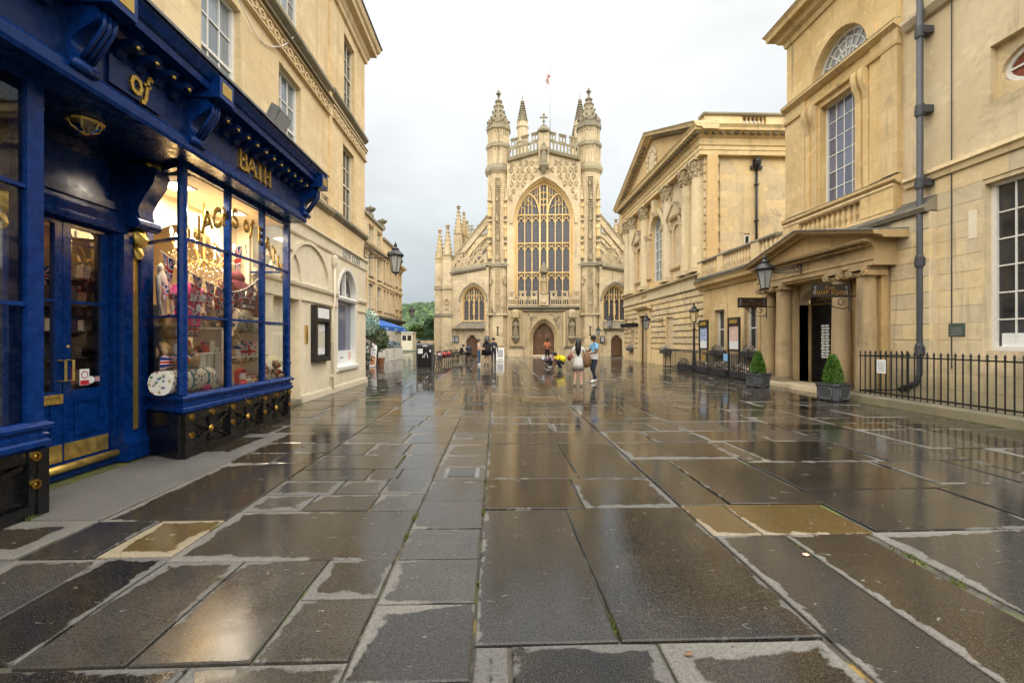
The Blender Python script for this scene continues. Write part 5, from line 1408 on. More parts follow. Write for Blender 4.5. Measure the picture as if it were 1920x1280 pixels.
ep = thing('entry_phone', 'small brass entry phone panel beside the cream door', 'entry phone', (LX + 0.08, 12.12, 1.5))
LP('plate', 'brass', lambda m: m.cbox(12.02, 12.20, 0.08, 0.11, 1.52, 1.98, 0.01), ep)
for z in (1.6, 1.7):
    LP('button', 'black_iron', lambda m: m.blob((12.11, 0.112, z), 0.02, 0.012, 0.02, 8, 4), ep)
# floodlight and loose cable above the cornice
fl = thing('floodlight', 'grey square floodlight fixed above the blue shop cornice', 'floodlight', (LX, 9.95, 6.1))
LP('bracket', 'grey_iron', lambda m: m.tube([(9.9, 0, 6.2), (9.9, 0.28, 6.1), (9.9, 0.30, 6.25)], 0.03, 6), fl)
FLF = lambda s, d, z: (LX + 0.42 + d * 0.75 + (z - 6.25) * 0.5, 9.9 + s, z - d * 0.45)
LP('housing', 'lead', lambda m: m.cbox(-0.28, 0.28, -0.16, 0.08, 6.02, 6.46, 0.03), fl, f=FLF)
LP('lens', 'print_grey', lambda m: m.box(-0.22, 0.22, 0.081, 0.09, 6.07, 6.41), fl, f=FLF)
cb = LP('loose_cable', 'white_paint', lambda m: m.tube([(8.6 + 0.3 * i, 0.05 + 0.03 * math.sin(i), 8.35 - 0.75 * math.sin(PI * i / 10) + 0.09 * i) for i in range(11)], 0.012, 5), None)
tag(cb, 'white loose cable drooping across the upper stone wall', 'cable')
# ------------------------------------------------------------------ wall lantern on a scrolled bracket
def lantern(m_iron, m_glass, c, s=1.0, n=6):
    """six-sided street lantern hung with its base at c"""
    x, y, z = c
    m_iron.lathe([(0.01, -0.10), (0.03, -0.06), (0.02, -0.02), (0.14, 0.0), (0.15, 0.05)], c if s == 1 else c, n) if s == 1 else m_iron.lathe([(a * s, b * s) for a, b in [(0.01, -0.10), (0.03, -0.06), (0.02, -0.02), (0.14, 0.0), (0.15, 0.05)]], c, n)
    m_iron.lathe([(a * s, b * s) for a, b in [(0.30, 0.66), (0.33, 0.70), (0.30, 0.76), (0.14, 0.90), (0.15, 0.95), (0.09, 1.0), (0.05, 1.06), (0.07, 1.10), (0.02, 1.2), (0.0, 1.26)]], c, n * 2)
    for k in range(n):
        a = 2 * PI * k / n
        m_iron.tube([(x + 0.14 * s * math.cos(a), y + 0.14 * s * math.sin(a), z + 0.04 * s), (x + 0.265 * s * math.cos(a), y + 0.265 * s * math.sin(a), z + 0.68 * s)], 0.014 * s, 4)
    m_glass.lathe([(0.135 * s, 0.05 * s), (0.255 * s, 0.67 * s)], c, n, cap=False)
def scroll_path(c, d, r0, turns=1.25, n=16, sgn=1):
    return [(c[0] + d[0] * r0 * (1 - 0.6 * i / n) * math.cos(sgn * 2 * PI * turns * i / n), c[1] + d[1] * r0 * (1 - 0.6 * i / n) * math.cos(sgn * 2 * PI * turns * i / n), c[2] + r0 * (1 - 0.6 * i / n) * math.sin(sgn * 2 * PI * turns * i / n)) for i in range(n + 1)]
def wall_lamp(label, wall, lampc, s=1.0, dz=0.35, group=None, lit=None):
    t = thing('wall_lantern', label, 'street lamp', wall, group=group)
    ir, gl = MB(), MB()
    lantern(ir, gl, (lampc[0], lampc[1], lampc[2]), s)
    ln = ir.build('lantern_frame', 'black_iron', t, smooth=30)
    gl.build('lantern_glass', 'pane_blind', ln, normals=False)
    d = Vector((lampc[0] - wall[0], lampc[1] - wall[1])); L = d.length; d /= L
    top = lampc[2] + 0.55 * s
    P = lambda q, z: (wall[0] + d[0] * q, wall[1] + d[1] * q, z)
    b = MB()
    b.tube([P(0, top + dz), P(L * 0.35, top + dz * 0.75), P(L * 0.7, top + dz * 0.1), P(L - 0.30 * s, top + 0.02)], 0.022 * s, 6)
    b.tube([P(0, top - dz * 0.15), P(L * 0.4, top - dz * 0.05), P(L - 0.28 * s, top)], 0.020 * s, 6)
    b.tube(scroll_path(P(L * 0.82, top + 0.16 * s), d, 0.13 * s), 0.014 * s, 5)
    b.tube(scroll_path(P(L * 0.15, top + dz * 0.35), d, 0.12 * s), 0.014 * s, 5)
    b.tube([P(0.02, top - dz * 0.5), P(0.02, top + dz * 1.2)], 0.02 * s, 5)
    b.build('scroll_bracket', 'black_iron', t, smooth=50)
    return t
wall_lamp('large black lantern on a scrolled iron bracket at the corner of the cream house', (LX + 0.1, 17.3, 5.0), (-3.93, 17.95, 4.2), 1.0)
wall_lamp('small black lantern on the far terrace seen against the wooded hill', (-10.5, 51, 4.5), (-9.35, 51, 4.05), 1.15)
# ------------------------------------------------------------------ far terrace
TX0 = -10.5
TF = LEFT(TX0)
def terrace(label, y0, y1, H, bays, zs, cor, tone='stone_far', urn=True, pil=True, paired=False):
    t = thing('terrace_house', label, 'building', (TX0, (y0 + y1) / 2, 0), group='terrace houses left of the abbey')
    hs = []
    w = (y1 - y0) / bays
    for i in range(bays):
        for z0, z1 in zs:
            hs.append(rect(y0 + w * (i + 0.28), y0 + w * (i + 0.72), z0, z1))
    def q(nm, mat, fn, parent=t, **k):
        mb = MB(TF); fn(mb); return mb.build(nm, mat, parent, **k)
    wl2 = q('wall', tone, lambda m: m.plate(rect(y0, y1, 3.4, H), hs, 0, -0.35))
    q('body', tone, lambda m: m.box(y0 + 0.01, y1 - 0.01, -0.5, -8, 0, H - 0.1))
    q('shop_wall', 'white_paint', lambda m: m.box(y0, y1, -0.45, -0.05, 0, 3.4))
    q('shop_cornice', 'slate', lambda m: m.run([(0, 3.3), (0.35, 3.4), (0.5, 3.55), (0.45, 3.68), (0, 3.8)], y0 + 0.02, y1 - 0.02))
    for i in range(bays):
        for z0, z1 in zs:
            a, b = y0 + w * (i + 0.28), y0 + w * (i + 0.72)
            wn_ = q('window', 'cream_paint', lambda m: m.plate(rect(a, b, z0, z1), [rect(a + 0.07, b - 0.07, z0 + 0.07, z1 - 0.07)], -0.12, -0.2), wl2)
            q('pane', 'pane_far', lambda m: m.box(a + 0.06, b - 0.06, -0.17, -0.16, z0 + 0.06, z1 - 0.06), wn_)
            q('sash_bar', 'cream_paint', lambda m: m.box(a + 0.06, b - 0.06, -0.15, -0.13, (z0 + z1) / 2 - 0.03, (z0 + z1) / 2 + 0.03), wn_)
            q('window_surround', tone, lambda m: m.run([(0, z1 + 0.05), (0.10, z1 + 0.08), (0.13, z1 + 0.2), (0, z1 + 0.24)], a - 0.12, b + 0.12), wn_)
            q('sill', 'stone_grimy_shade', lambda m: m.run([(0, z0 - 0.12), (0.12, z0 - 0.1), (0.12, z0 - 0.02), (0, z0)], a - 0.08, b + 0.08), wn_)
        if pil:
            q('pilaster', tone, lambda m: m.box(y0 + w * (i + 1) - 0.16, y0 + w * (i + 1) + 0.16, 0, 0.14, 3.9, cor - 0.4), wl2) if i < bays - 1 else None
    q('cornice', tone, lambda m: m.run([(0, cor - 0.3), (0.15, cor - 0.25), (0.2, cor - 0.08), (0.5, cor), (0.56, cor + 0.18), (0, cor + 0.34)], y0 + 0.03, y1 - 0.03))
    q('string', tone, lambda m: m.run([(0, 6.5), (0.12, 6.53), (0.12, 6.68), (0, 6.72)], y0 + 0.03, y1 - 0.03))
    q('coping', 'stone_grimy_shade', lambda m: m.box(y0, y1, 0.16, -0.4, H, H + 0.22))
    if urn:
        for yy_ in [y0 + (y1 - y0) * k / urn for k in range(urn + 1)]:
            u_ = q('urn', 'stone_grimy_shade', lambda m: m.lathe([(0.28, H + 0.2), (0.28, H + 0.5), (0.14, H + 0.6), (0.16, H + 0.68), (0.42, H + 0.9), (0.46, H + 1.02), (0.2, H + 1.06), (0.1, H + 1.2), (0.0, H + 1.25)], (yy_ + 0.3, -0.1, 0), 8))
    return t
terrace('four storey terrace house with urns nearest behind the cream corner', 26.5, 42.6, 11.7, 6, [(4.25, 6.2), (6.95, 8.9), (9.75, 11.1)], 9.2, urn=4)
terrace('narrow terrace house with tall white paired windows', 42.65, 47.6, 10.9, 4, [(4.2, 6.2), (7.0, 9.0)], 9.6, urn=0, pil=False)
terrace('furthest terrace house with bay front at the end of the row', 47.65, 51.2, 10.2, 2, [(2.4, 4.0), (4.8, 6.4), (7.2, 8.8)], 9.3, urn=0, pil=False)
# ================================================================== BLUE SHOPFRONT
sh = thing('shopfront', 'royal blue shopfront with gilt lettering, dentilled cornice and bow windows', 'shopfront', (-4.3, 5.5, 0))
def SP(nm, mat, fn, parent=sh, f=None, **k):
    mb = MB(f); fn(mb)
    return mb.build(nm, mat, parent, **k)
FX, CY0, CY1 = -4.2, 6.27, 9.40        # front plane, far bay from / to
SF = LEFT(FX)
FF = LEFT(-3.92)
# fascia, architrave, cornice
SP('fascia', 'blue_dark', lambda m: m.box(-5.05, -3.92, -1.5, 9.42, 4.16, 4.66))
SP('architrave', 'blue_paint', lambda m: m.run([(-0.30, 3.98), (0.03, 3.98), (0.05, 4.02), (0.05, 4.12), (0.02, 4.158), (-0.30, 4.158)], -1.5, 9.45), f=FF)
SP('soffit', 'blue_dark', lambda m: m.box(-5.05, -4.23, -1.5, 9.42, 4.0, 4.158))
SP('cornice', 'blue_paint', lambda m: m.run([(-0.6, 4.66), (0.08, 4.66), (0.10, 4.74), (0.30, 4.76), (0.31, 4.84), (0.34, 4.86), (0.40, 4.96), (0.41, 5.0), (-0.6, 5.04)], -1.5, 9.62), f=FF)
SP('lead_flashing', 'lead', lambda m: m.run([(-1.14, 5.22), (-0.6, 5.05), (0.42, 5.005), (0.43, 4.985), (0.44, 4.985), (0.44, 5.02), (-0.58, 5.075), (-1.14, 5.25)], -1.5, 9.65), f=FF)
for i in range(28):
    y = 2.2 + i * 0.262
    if y > 9.2: break
    if any(abs(y - c) < 0.2 for c in (4.40, 6.02)): continue
    md = SP('modillion', 'blue_dark', lambda m: m.run([(0.0, 4.50), (0.05, 4.50), (0.09, 4.56), (0.22, 4.60), (0.26, 4.66), (0.0, 4.66)], y - 0.055, y + 0.055), f=FF)
    SP('gilt_boss', 'gold_leaf', lambda m: m.blob((y, 0.235, 4.60), 0.024, 0.02, 0.022, 8, 5), md, f=FF, smooth=True)
def console(m, y, w, z0, z1, d0, proud):
    """scrolled bracket in side view, extruded along the front"""
    H_ = z1 - z0
    pr = []
    for i in range(15):
        t = i / 14
        z = z1 - H_ * t
        d = d0 + proud * (0.18 + 0.82 * (0.5 + 0.5 * math.cos(PI * min(1, t * 1.15))) ** 1.2) + 0.05 * math.sin(t * 9)
        pr.append((d, z))
    pr += [(d0, z0), (d0, z1)]
    m.run(pr, y - w / 2, y + w / 2)
    for s in (-1, 1):
        m.lathe([(0.001, -0.02), (H_ * 0.17, -0.02), (H_ * 0.17, 0.02), (H_ * 0.08, 0.03), (0.001, 0.03)], (0, 0, 0), 10) if False else None
for y in (4.40, 6.02, 9.40):
    c = SP('console', 'blue_paint', lambda m: console(m, y, 0.22 if y < 9 else 0.16, 4.10, 4.66, 0.0, 0.26), f=FF, smooth=40)
    for s in (-0.055, 0, 0.055):
        SP('console_fluting', 'blue_paint', lambda m: m.tube([(y + s, 0.30, 4.62), (y + s, 0.29, 4.5), (y + s, 0.20, 4.36), (y + s, 0.09, 4.2)], 0.022, 5), c, f=FF, smooth=True)
    SP('console_scroll', 'blue_paint', lambda m: m.tube([(y - 0.13, 0.06, 4.14), (y + 0.13, 0.06, 4.14)], 0.05, 8), c, f=FF, smooth=True)
    SP('console_block', 'blue_paint', lambda m: m.box(y - 0.15, y + 0.15, 0.0, 0.44, 4.665, 4.93), c, f=FF)
    SP('console_inlay', 'gold_leaf', lambda m: m.box(y - 0.10, y + 0.10, 0.44, 0.446, 4.73, 4.88), c, f=FF)
# name plaque and gilt letters
SP('plaque', 'blue_dark', lambda m: m.plate([(4.72, 4.20), (4.80, 4.20), (5.42, 4.20), (5.50, 4.28), (5.50, 4.46), (5.42, 4.56), (4.80, 4.56), (4.72, 4.48)], [], 0.0, 0.03), f=FF)
letters('of', FF, 4.96, 4.26, 0.26, 0.03, 0.055, 'gold', sh, wt=0.17, serif=False, track=0.0)
letters('BATH', FF, 7.06, 4.24, 0.27, 0.0, 0.03, 'gold', sh, wt=0.20, track=0.06)
# --- bay window frames. corners: (cant inner, front near, front far)
def bay(y0, y1, cant_far, cant_near, prefix):
    P = []
    if cant_near: P.append((-4.97, y0 + 0.40))
    P += [(FX, y0), (FX, y1)]
    if cant_far: P.append((-4.97, y1 - 0.40))
    return P
def along(P, Q):
    d = Vector((Q[0] - P[0], Q[1] - P[1])); L = d.length; d /= L
    n = Vector((d.y, -d.x))
    if n.x < 0 and abs(n.x) > 0.2: n = -n
    return L, (lambda s, o, z: (P[0] + d.x * s + n.x * o, P[1] + d.y * s + n.y * o, z))
def glazed_side(P, Q, mull, parent, z0=0.86, z1=3.98, bars=(1.92, 2.97), hidden=False):
    L, f = along(P, Q)
    pts = [0.0] + list(mull) + [L]
    for s in mull:
        SP('mullion', 'blue_paint', lambda m: m.box(s - 0.035, s + 0.035, -0.07, 0.02, z0, z1), parent, f=f)
    for a, b in zip(pts, pts[1:]):
        for z in bars:
            SP('glazing_bar', 'blue_paint', lambda m: m.box(a + 0.03, b - 0.03, -0.045, 0.01, z - 0.018, z + 0.018), parent, f=f)
        zz = [z0] + list(bars) + [z1]
        for c, d in zip(zz, zz[1:]):
            SP('pane', 'glass_clear', lambda m: m.quad([(a, -0.02, c), (b, -0.02, c), (b, -0.02, d), (a, -0.02, d)]), parent, f=f, normals=False)
    SP('top_rail', 'blue_paint', lambda m: m.box(0, L, -0.06, 0.018, z1 - 0.07, z1), parent, f=f)
    return L, f
SILL = [(-0.25, 0.60), (0.02, 0.60), (0.06, 0.63), (0.06, 0.67), (0.035, 0.69), (0.05, 0.735), (0.02, 0.75), (0.02, 0.775), (0.07, 0.79), (0.08, 0.82), (0.02, 0.86), (-0.25, 0.865)]
far_pts = [(-4.97, CY0 + 0.40), (FX, CY0), (FX, CY1), (-5.0, CY1 + 0.02)]
near_pts = [(FX, -1.2), (FX, 4.35), (-4.97, 3.95)]
def nrm(pts):
    out = []
    for i, p in enumerate(pts):
        ns = []
        for a, b in ((i - 1, i), (i, i + 1)):
            if a >= 0 and b < len(pts):
                d = Vector((pts[b][0] - pts[a][0], pts[b][1] - pts[a][1])).normalized()
                ns.append(Vector((d.y, -d.x)))
        n = sum(ns, Vector((0, 0))).normalized()
        k = 1 / max(0.78, n.dot(ns[0]))
        out.append((p, (n.x * k, n.y * k)))
    return out
bw = SP('far_bay_sill', 'blue_paint', lambda m: m.sweep(SILL, nrm(far_pts)))
SP('far_bay_post', 'blue_paint', lambda m: m.lathe([(0.06, 0.86), (0.06, 3.98)], (FX - 0.02, CY0 + 0.01, 0), 8), bw)
SP('far_bay_post', 'blue_paint', lambda m: m.box(FX - 0.09, FX + 0.02, CY1 - 0.09, CY1 + 0.01, 0.86, 3.98), bw)
SP('far_bay_post', 'blue_paint', lambda m: m.box(-5.04, -4.93, CY0 + 0.34, CY0 + 0.46, 0.86, 3.98), bw)
glazed_side(far_pts[0], far_pts[1], [], bw)
glazed_side(far_pts[1], far_pts[2], [1.05, 2.10], bw)
glazed_side(far_pts[2], far_pts[3], [], bw)
nbw = SP('near_bay_sill', 'blue_paint', lambda m: m.sweep(SILL, nrm(near_pts)))
SP('near_bay_post', 'blue_paint', lambda m: m.box(FX - 0.14, FX + 0.02, 4.21, 4.36, 0.86, 3.98), nbw)
SP('near_bay_post', 'blue_paint', lambda m: m.box(-5.04, -4.93, 3.9, 4.0, 0.86, 3.98), nbw)
glazed_side(near_pts[0], near_pts[1], [2.2, 3.3, 4.4], nbw)
glazed_side(near_pts[1], near_pts[2], [], nbw)
# black cast-iron stall risers
def riser(P, Q, parent, posts, label=None):
    L, f = along(P, Q)
    b = SP('stall_riser', 'black_gloss', lambda m: m.box(0, L, -0.06, -0.03, 0.0, 0.60), parent, f=f)
    SP('base_rail', 'black_gloss', lambda m: m.box(0, L, -0.03, 0.03, 0.0, 0.11), b, f=f)
    SP('top_rail', 'black_gloss', lambda m: m.box(0, L, -0.03, 0.02, 0.50, 0.60), b, f=f)
    for s in posts:
        SP('riser_post', 'black_gloss', lambda m: m.box(s - 0.05, s + 0.05, -0.03, 0.035, 0.111, 0.599), b, f=f)
        for z in (0.55, 0.30):
            SP('gilt_stud', 'gold', lambda m: [m.bar([(s + 0.034 * math.cos(a), z + 0.034 * math.sin(a)) for a in [2 * PI * i / 12 for i in range(12)]], 0.02, 0.036, 0.056, True), m.blob((s, 0.036, z), 0.018, 0.018, 0.018, 8, 4)], b, f=f)
    for a, c in zip(posts, posts[1:]):
        x0, x1, z0, z1 = a + 0.05, c - 0.05, 0.11, 0.50
        cx, cz = (x0 + x1) / 2, (z0 + z1) / 2
        def orn(m):
            m.bar([(x0 + 0.03, z0 + 0.03), (x1 - 0.03, z1 - 0.03)], 0.045, -0.03, 0.015)
            m.bar([(x0 + 0.03, z1 - 0.03), (x1 - 0.03, z0 + 0.03)], 0.022, -0.03, 0.005)
            for k in range(4):
                a0 = PI / 2 * k
                for j in (-1, 0, 1):
                    q = a0 + j * 0.35
                    ex = 0.30 * (x1 - x0) if k % 2 == 0 else 0.13
                    m.bar([(cx + 0.10 * math.cos(a0) * (1.3 if k % 2 == 0 else 1), cz + 0.08 * math.sin(a0)), (cx + ex * math.cos(q) * 0.8 + 0.02, cz + 0.17 * math.sin(q)), (cx + ex * math.cos(q), cz + 0.14 * math.sin(q))], 0.02, -0.03, -0.008)
            m.bar([(cx, z0 + 0.02), (cx, z1 - 0.02)], 0.03, -0.03, -0.005)
        SP('cast_ornament', 'black_gloss', orn, b, f=f, stuff=True)
        SP('gilt_rosette', 'gold', lambda m: [m.blob((cx, 0.012, cz), 0.05, 0.018, 0.055, 12, 5, 0.12, 3), m.blob((cx, 0.022, cz), 0.025, 0.018, 0.025, 8, 4)], b, f=f)
        SP('gilt_stud', 'gold', lambda m: [m.bar([(cx + 0.03 * math.cos(q), 0.55 + 0.03 * math.sin(q)) for q in [2 * PI * i / 12 for i in range(12)]], 0.018, 0.021, 0.04, True), m.blob((cx, 0.021, 0.55), 0.016, 0.016, 0.016, 8, 4)], b, f=f)
riser(far_pts[0], far_pts[1], bw, [0.75])
riser(far_pts[1], far_pts[2], bw, [0.09, 1.08, 2.08, 3.06])
riser(far_pts[2], far_pts[3], bw, [])
riser(near_pts[0], near_pts[1], nbw, [2.9, 4.0, 5.46])
riser(near_pts[1], near_pts[2], nbw, [])
SP('corner_post', 'black_gloss', lambda m: m.box(FX - 0.05, FX + 0.045, CY0 - 0.03, CY0 + 0.05, 0, 0.6), bw)
SP('corner_post', 'black_gloss', lambda m: m.box(FX - 0.05, FX + 0.045, 4.28, 4.385, 0, 0.6), nbw)
# --- entrance between the bays
DX_ = -5.02
DF = LEFT(DX_)
ent = SP('entrance_frame', 'blue_paint', lambda m: m.plate([(4.0, 0), (4.88, 0), (4.88, 3.05), (6.16, 3.05), (6.16, 0), (6.68, 0), (6.68, 4.0), (4.0, 4.0)], [], 0.0, -0.2), f=DF)
SP('transom_moulding', 'blue_paint', lambda m: m.run([(0, 3.0), (0.06, 3.02), (0.08, 3.08), (0.05, 3.12), (0.09, 3.2), (0.0, 3.24)], 4.6, 6.3), ent, f=DF)
SP('overdoor_panel', 'blue_dark', lambda m: m.plate(rect(4.75, 6.22, 3.3, 3.95), [rect(4.87, 6.10, 3.4, 3.86)], 0.04, 0.0), ent, f=DF)
SP('entrance_ceiling', 'blue_dark', lambda m: m.box(-5.02, -4.2, 4.2, 6.7, 3.992, 4.0), ent)
for y0, y1 in ((6.20, 6.60), (4.45, 4.82)):
    pl = SP('pilaster', 'blue_paint', lambda m: [m.plate(rect(y0, y1, 0.0, 3.0), [rect(y0 + 0.15, y1 - 0.11, 0.38, 2.92)], 0.10, 0.0)], ent, f=DF)
    SP('gilt_inset', 'gold_leaf', lambda m: m.box(y0 + 0.14, y1 - 0.10, 0.01, 0.06, 0.37, 2.93), pl, f=DF)
    SP('pilaster_base', 'blue_paint', lambda m: m.run([(0, 0), (0.17, 0), (0.17, 0.22), (0.13, 0.28), (0.11, 0.34), (0, 0.34)], y0 - 0.03, y1 + 0.04), pl, f=DF)
    co = SP('scroll_console', 'blue_paint', lambda m: m.run([(0, 3.97), (0.40, 3.97), (0.44, 3.85), (0.40, 3.70), (0.28, 3.52), (0.20, 3.36), (0.24, 3.22), (0.20, 3.12), (0.10, 3.1), (0, 3.1)], y0 + 0.10, y1 - 0.04), ent, f=DF, smooth=50)
    SP('console_roll', 'blue_paint', lambda m: m.tube([(y0 + 0.04, 0.20, 3.17), (y1 + 0.04, 0.20, 3.17)], 0.075, 10), co, f=DF, smooth=60)
    SP('gilt_leaf', 'gold_leaf', lambda m: [m.blob((y0 + 0.23, 0.13, 2.98), 0.11, 0.07, 0.14, 8, 6, 0.22, 4), m.blob((y0 + 0.23, 0.11, 2.80), 0.07, 0.05, 0.10, 8, 5, 0.25, 5)], co, f=DF)
    SP('gilt_cap', 'gold_leaf', lambda m: m.blob((y0 + 0.22, 0.36, 3.95), 0.16, 0.10, 0.05, 10, 5, 0.2, 6), co, f=DF)
# ceiling lantern in the porch
pl_ = thing('porch_light', 'brass lattice dome light under the blue porch ceiling', 'ceiling light', (-4.5, 5.15, 3.98))
SP('dome', 'glass_lantern', lambda m: m.lathe([(0.14, 3.985), (0.12, 3.93), (0.06, 3.87), (0.0, 3.86)], (-4.5, 5.15, 0), 10), pl_, normals=False)
SP('brass_cage', 'brass', lambda m: [m.tube([(-4.5 + 0.15 * math.cos(a), 5.15 + 0.15 * math.sin(a), 3.98), (-4.5 + 0.12 * math.cos(a), 5.15 + 0.12 * math.sin(a), 3.91), (-4.5, 5.15, 3.85)], 0.008, 4) for a in [2 * PI * i / 6 for i in range(6)]] + [m.lathe([(0.16, 3.965), (0.17, 3.985)], (-4.5, 5.15, 0), 12)], pl_)
# double doors
drs = thing('shop_doors', 'pair of glazed royal blue doors with brass kick plates', 'door', (DX_, 5.52, 0))
for y0, y1, hinge in ((4.89, 5.515, 0), (5.525, 6.15, 1)):
    lf = SP('door_leaf', 'blue_paint', lambda m: m.plate(rect(y0, y1, 0.12, 3.03), [rect(y0 + 0.10, y1 - 0.09, 1.0, 2.04), rect(y0 + 0.10, y1 - 0.09, 2.07, 2.95)], -0.06, -0.12), drs, f=DF)
    for a, b in ((1.0, 2.04), (2.07, 2.95)):
        SP('pane', 'glass_door', lambda m: m.quad([(y0 + 0.1, -0.09, a), (y1 - 0.09, -0.09, a), (y1 - 0.09, -0.09, b), (y0 + 0.1, -0.09, b)]), lf, f=DF, normals=False)
    SP('panel_moulding', 'blue_paint', lambda m: m.plate(rect(y0 + 0.13, y1 - 0.13, 0.45, 0.88), [rect(y0 + 0.16, y1 - 0.16, 0.48, 0.85)], -0.06, -0.045), lf, f=DF)
    SP('kick_plate', 'brass', lambda m: m.box(y0 + 0.01, y1 - 0.01, -0.06, -0.052, 0.18, 0.38), lf, f=DF)
    hy = y1 - 0.045 if hinge == 0 else y0 + 0.045
    SP('pull_handle', 'brass', lambda m: m.tube([(hy, -0.06, 1.12), (hy, 0.02, 1.12), (hy, 0.02, 1.36), (hy, -0.06, 1.36)], 0.014, 6), lf, f=DF)
    no = SP('notice_sticker', 'paper', lambda m: m.box(y0 + 0.24, y0 + 0.37, -0.086, -0.082, 1.04, 1.24), lf, f=DF)
    SP('sticker_ring', 'red', lambda m: m.bar([(y0 + 0.305 + 0.042 * math.cos(a), 1.17 + 0.042 * math.sin(a)) for a in [2 * PI * i / 14 for i in range(14)]], 0.010, -0.082, -0.080, True), no, f=DF)
    SP('sticker_band', 'red', lambda m: m.box(y0 + 0.245, y0 + 0.365, -0.0815, -0.080, 1.045, 1.10), no, f=DF)
SP('sill_tube', 'brass', lambda m: m.tube([(4.7, 0.03, 0.12), (6.18, 0.03, 0.12)], 0.045, 10), drs, f=DF, smooth=True)
SP('threshold', 'blue_dark', lambda m: m.box(4.6, 6.2, -0.2, 0.03, 0.0, 0.10), drs, f=DF)
SP('letter_plate', 'brass', lambda m: m.plate(rect(5.22, 5.50, 0.86, 0.97), [rect(5.27, 5.46, 0.89, 0.94)], -0.055, -0.035), drs, f=DF)
SP('letter_flap', 'gold_leaf', lambda m: m.box(5.26, 5.47, -0.06, -0.046, 0.885, 0.945), drs, f=DF)
SP('lock_boss', 'brass', lambda m: m.blob((5.585, -0.055, 1.52), 0.022, 0.012, 0.022, 8, 4), drs, f=DF)
rnd_st = SP('round_sticker', 'paper', lambda m: m.plate([(5.92 + 0.055 * math.cos(a), 1.10 + 0.045 * math.sin(a)) for a in [2 * PI * i / 14 for i in range(14)]], [], -0.086, -0.083), drs, f=DF)
SP('flag_sticker', 'flag_print', lambda m: m.quad([(5.98, -0.085, 1.07), (6.05, -0.085, 1.07), (6.05, -0.085, 1.14), (5.98, -0.085, 1.14)]), drs, f=DF, normals=False)
# --- inside
inn = SP('display_floor', 'cream_paint', lambda m: m.box(-5.75, -4.3, 6.72, 9.38, 0.72, 0.80))
SP('display_ceiling', 'cream_wall', lambda m: m.box(-7.5, -4.26, 6.55, 9.39, 3.9, 3.97))
SP('arched_wall', 'cream_wall', lambda m: m.plate([(6.7, 0.8), (6.75, 0.8), (6.75, 2.4)] + [(8.05 - 1.30 * math.cos(PI * i / 14), 2.4 + 1.15 * math.sin(PI * i / 14)) for i in range(1, 14)] + [(9.35, 2.4), (9.35, 0.8), (9.39, 0.8), (9.39, 3.9), (6.7, 3.9)], [], 0, -0.12), f=LEFT(-5.25))
SP('arch_rib', 'cream_wall', lambda m: m.ring(arc_over(8.05, 1.30, 2.4, 1.15, 8), arc_over(8.05, 1.42, 2.4, 1.27, 8), 0.03, 0.0), f=LEFT(-5.25))
SP('party_wall', 'cream_wall', lambda m: m.box(-7.5, -5.0, 9.40, 9.46, 0.7, 3.97))
SP('party_wall_warm', 'room_brown', lambda m: m.box(-7.5, -5.38, 6.62, 6.68, 0.0, 3.9))
SP('back_wall', 'room_warm', lambda m: m.box(-7.6, -7.5, 4.0, 9.4, 0, 3.98))
SP('shop_floor', 'room_brown', lambda m: m.box(-7.5, -5.3, 0, 9.4, -0.02, 0.02))
SP('shop_ceiling', 'room_warm', lambda m: m.box(-7.5, -5.25, 0, 6.6, 3.2, 3.25))
SP('near_back', 'room_brown', lambda m: m.box(-6.05, -6.0, -1.5, 4.3, 0, 3.98))
SP('near_ceiling', 'cream_wall', lambda m: m.box(-6.0, -4.26, -1.5, 3.9, 3.9, 3.97))
rg_ = random.Random(4)
su = SP('shelf_unit', 'room_dark', lambda m: m.box(-7.4, -5.45, 6.56, 6.60, 0.02, 2.9))
for z in (0.3, 0.65, 1.0, 1.35, 1.7, 2.05, 2.4):
    SP('shelf', 'room_brown', lambda m: m.box(-7.4, -5.45, 6.26, 6.56, z, z + 0.025), su)
    gm = MB()
    x = -7.35
    while x < -5.6:
        w = rg_.uniform(0.05, 0.13)
        gm.m = rg_.randrange(6)
        gm.box(x, x + w * 0.9, 6.30, 6.42, z + 0.026, z + 0.026 + rg_.uniform(0.12, 0.26))
        x += w
    gm.build('shelf_stock', ['shelf_goods', 'red', 'room_warm', 'brown_signboard', 'cream_paint', 'navy'], su, stuff=True)
for y in (6.95, 8.35):
    dl_ = thing('ceiling_downlight', 'bright square downlight in the %s end of the display window' % ('near' if y < 8 else 'far'), 'downlight', (-4.75, y, 3.88))
    SP('panel', 'ceiling_lamp', lambda m: m.box(-4.9, -4.6, y - 0.16, y + 0.16, 3.875, 3.885), dl_)
    SP('rim', 'white_paint', lambda m: m.box(-4.93, -4.57, y - 0.19, y + 0.19, 3.886, 3.90), dl_)
    ld = bpy.data.lights.new('downlight', 'AREA'); ld.energy = 13; ld.size = 0.45; ld.color = (1.0, 0.86, 0.68)
    lo = bpy.data.objects.new('downlight', ld); COL.objects.link(lo); lo.parent = dl_; lo.location = (0, 0, -0.03)
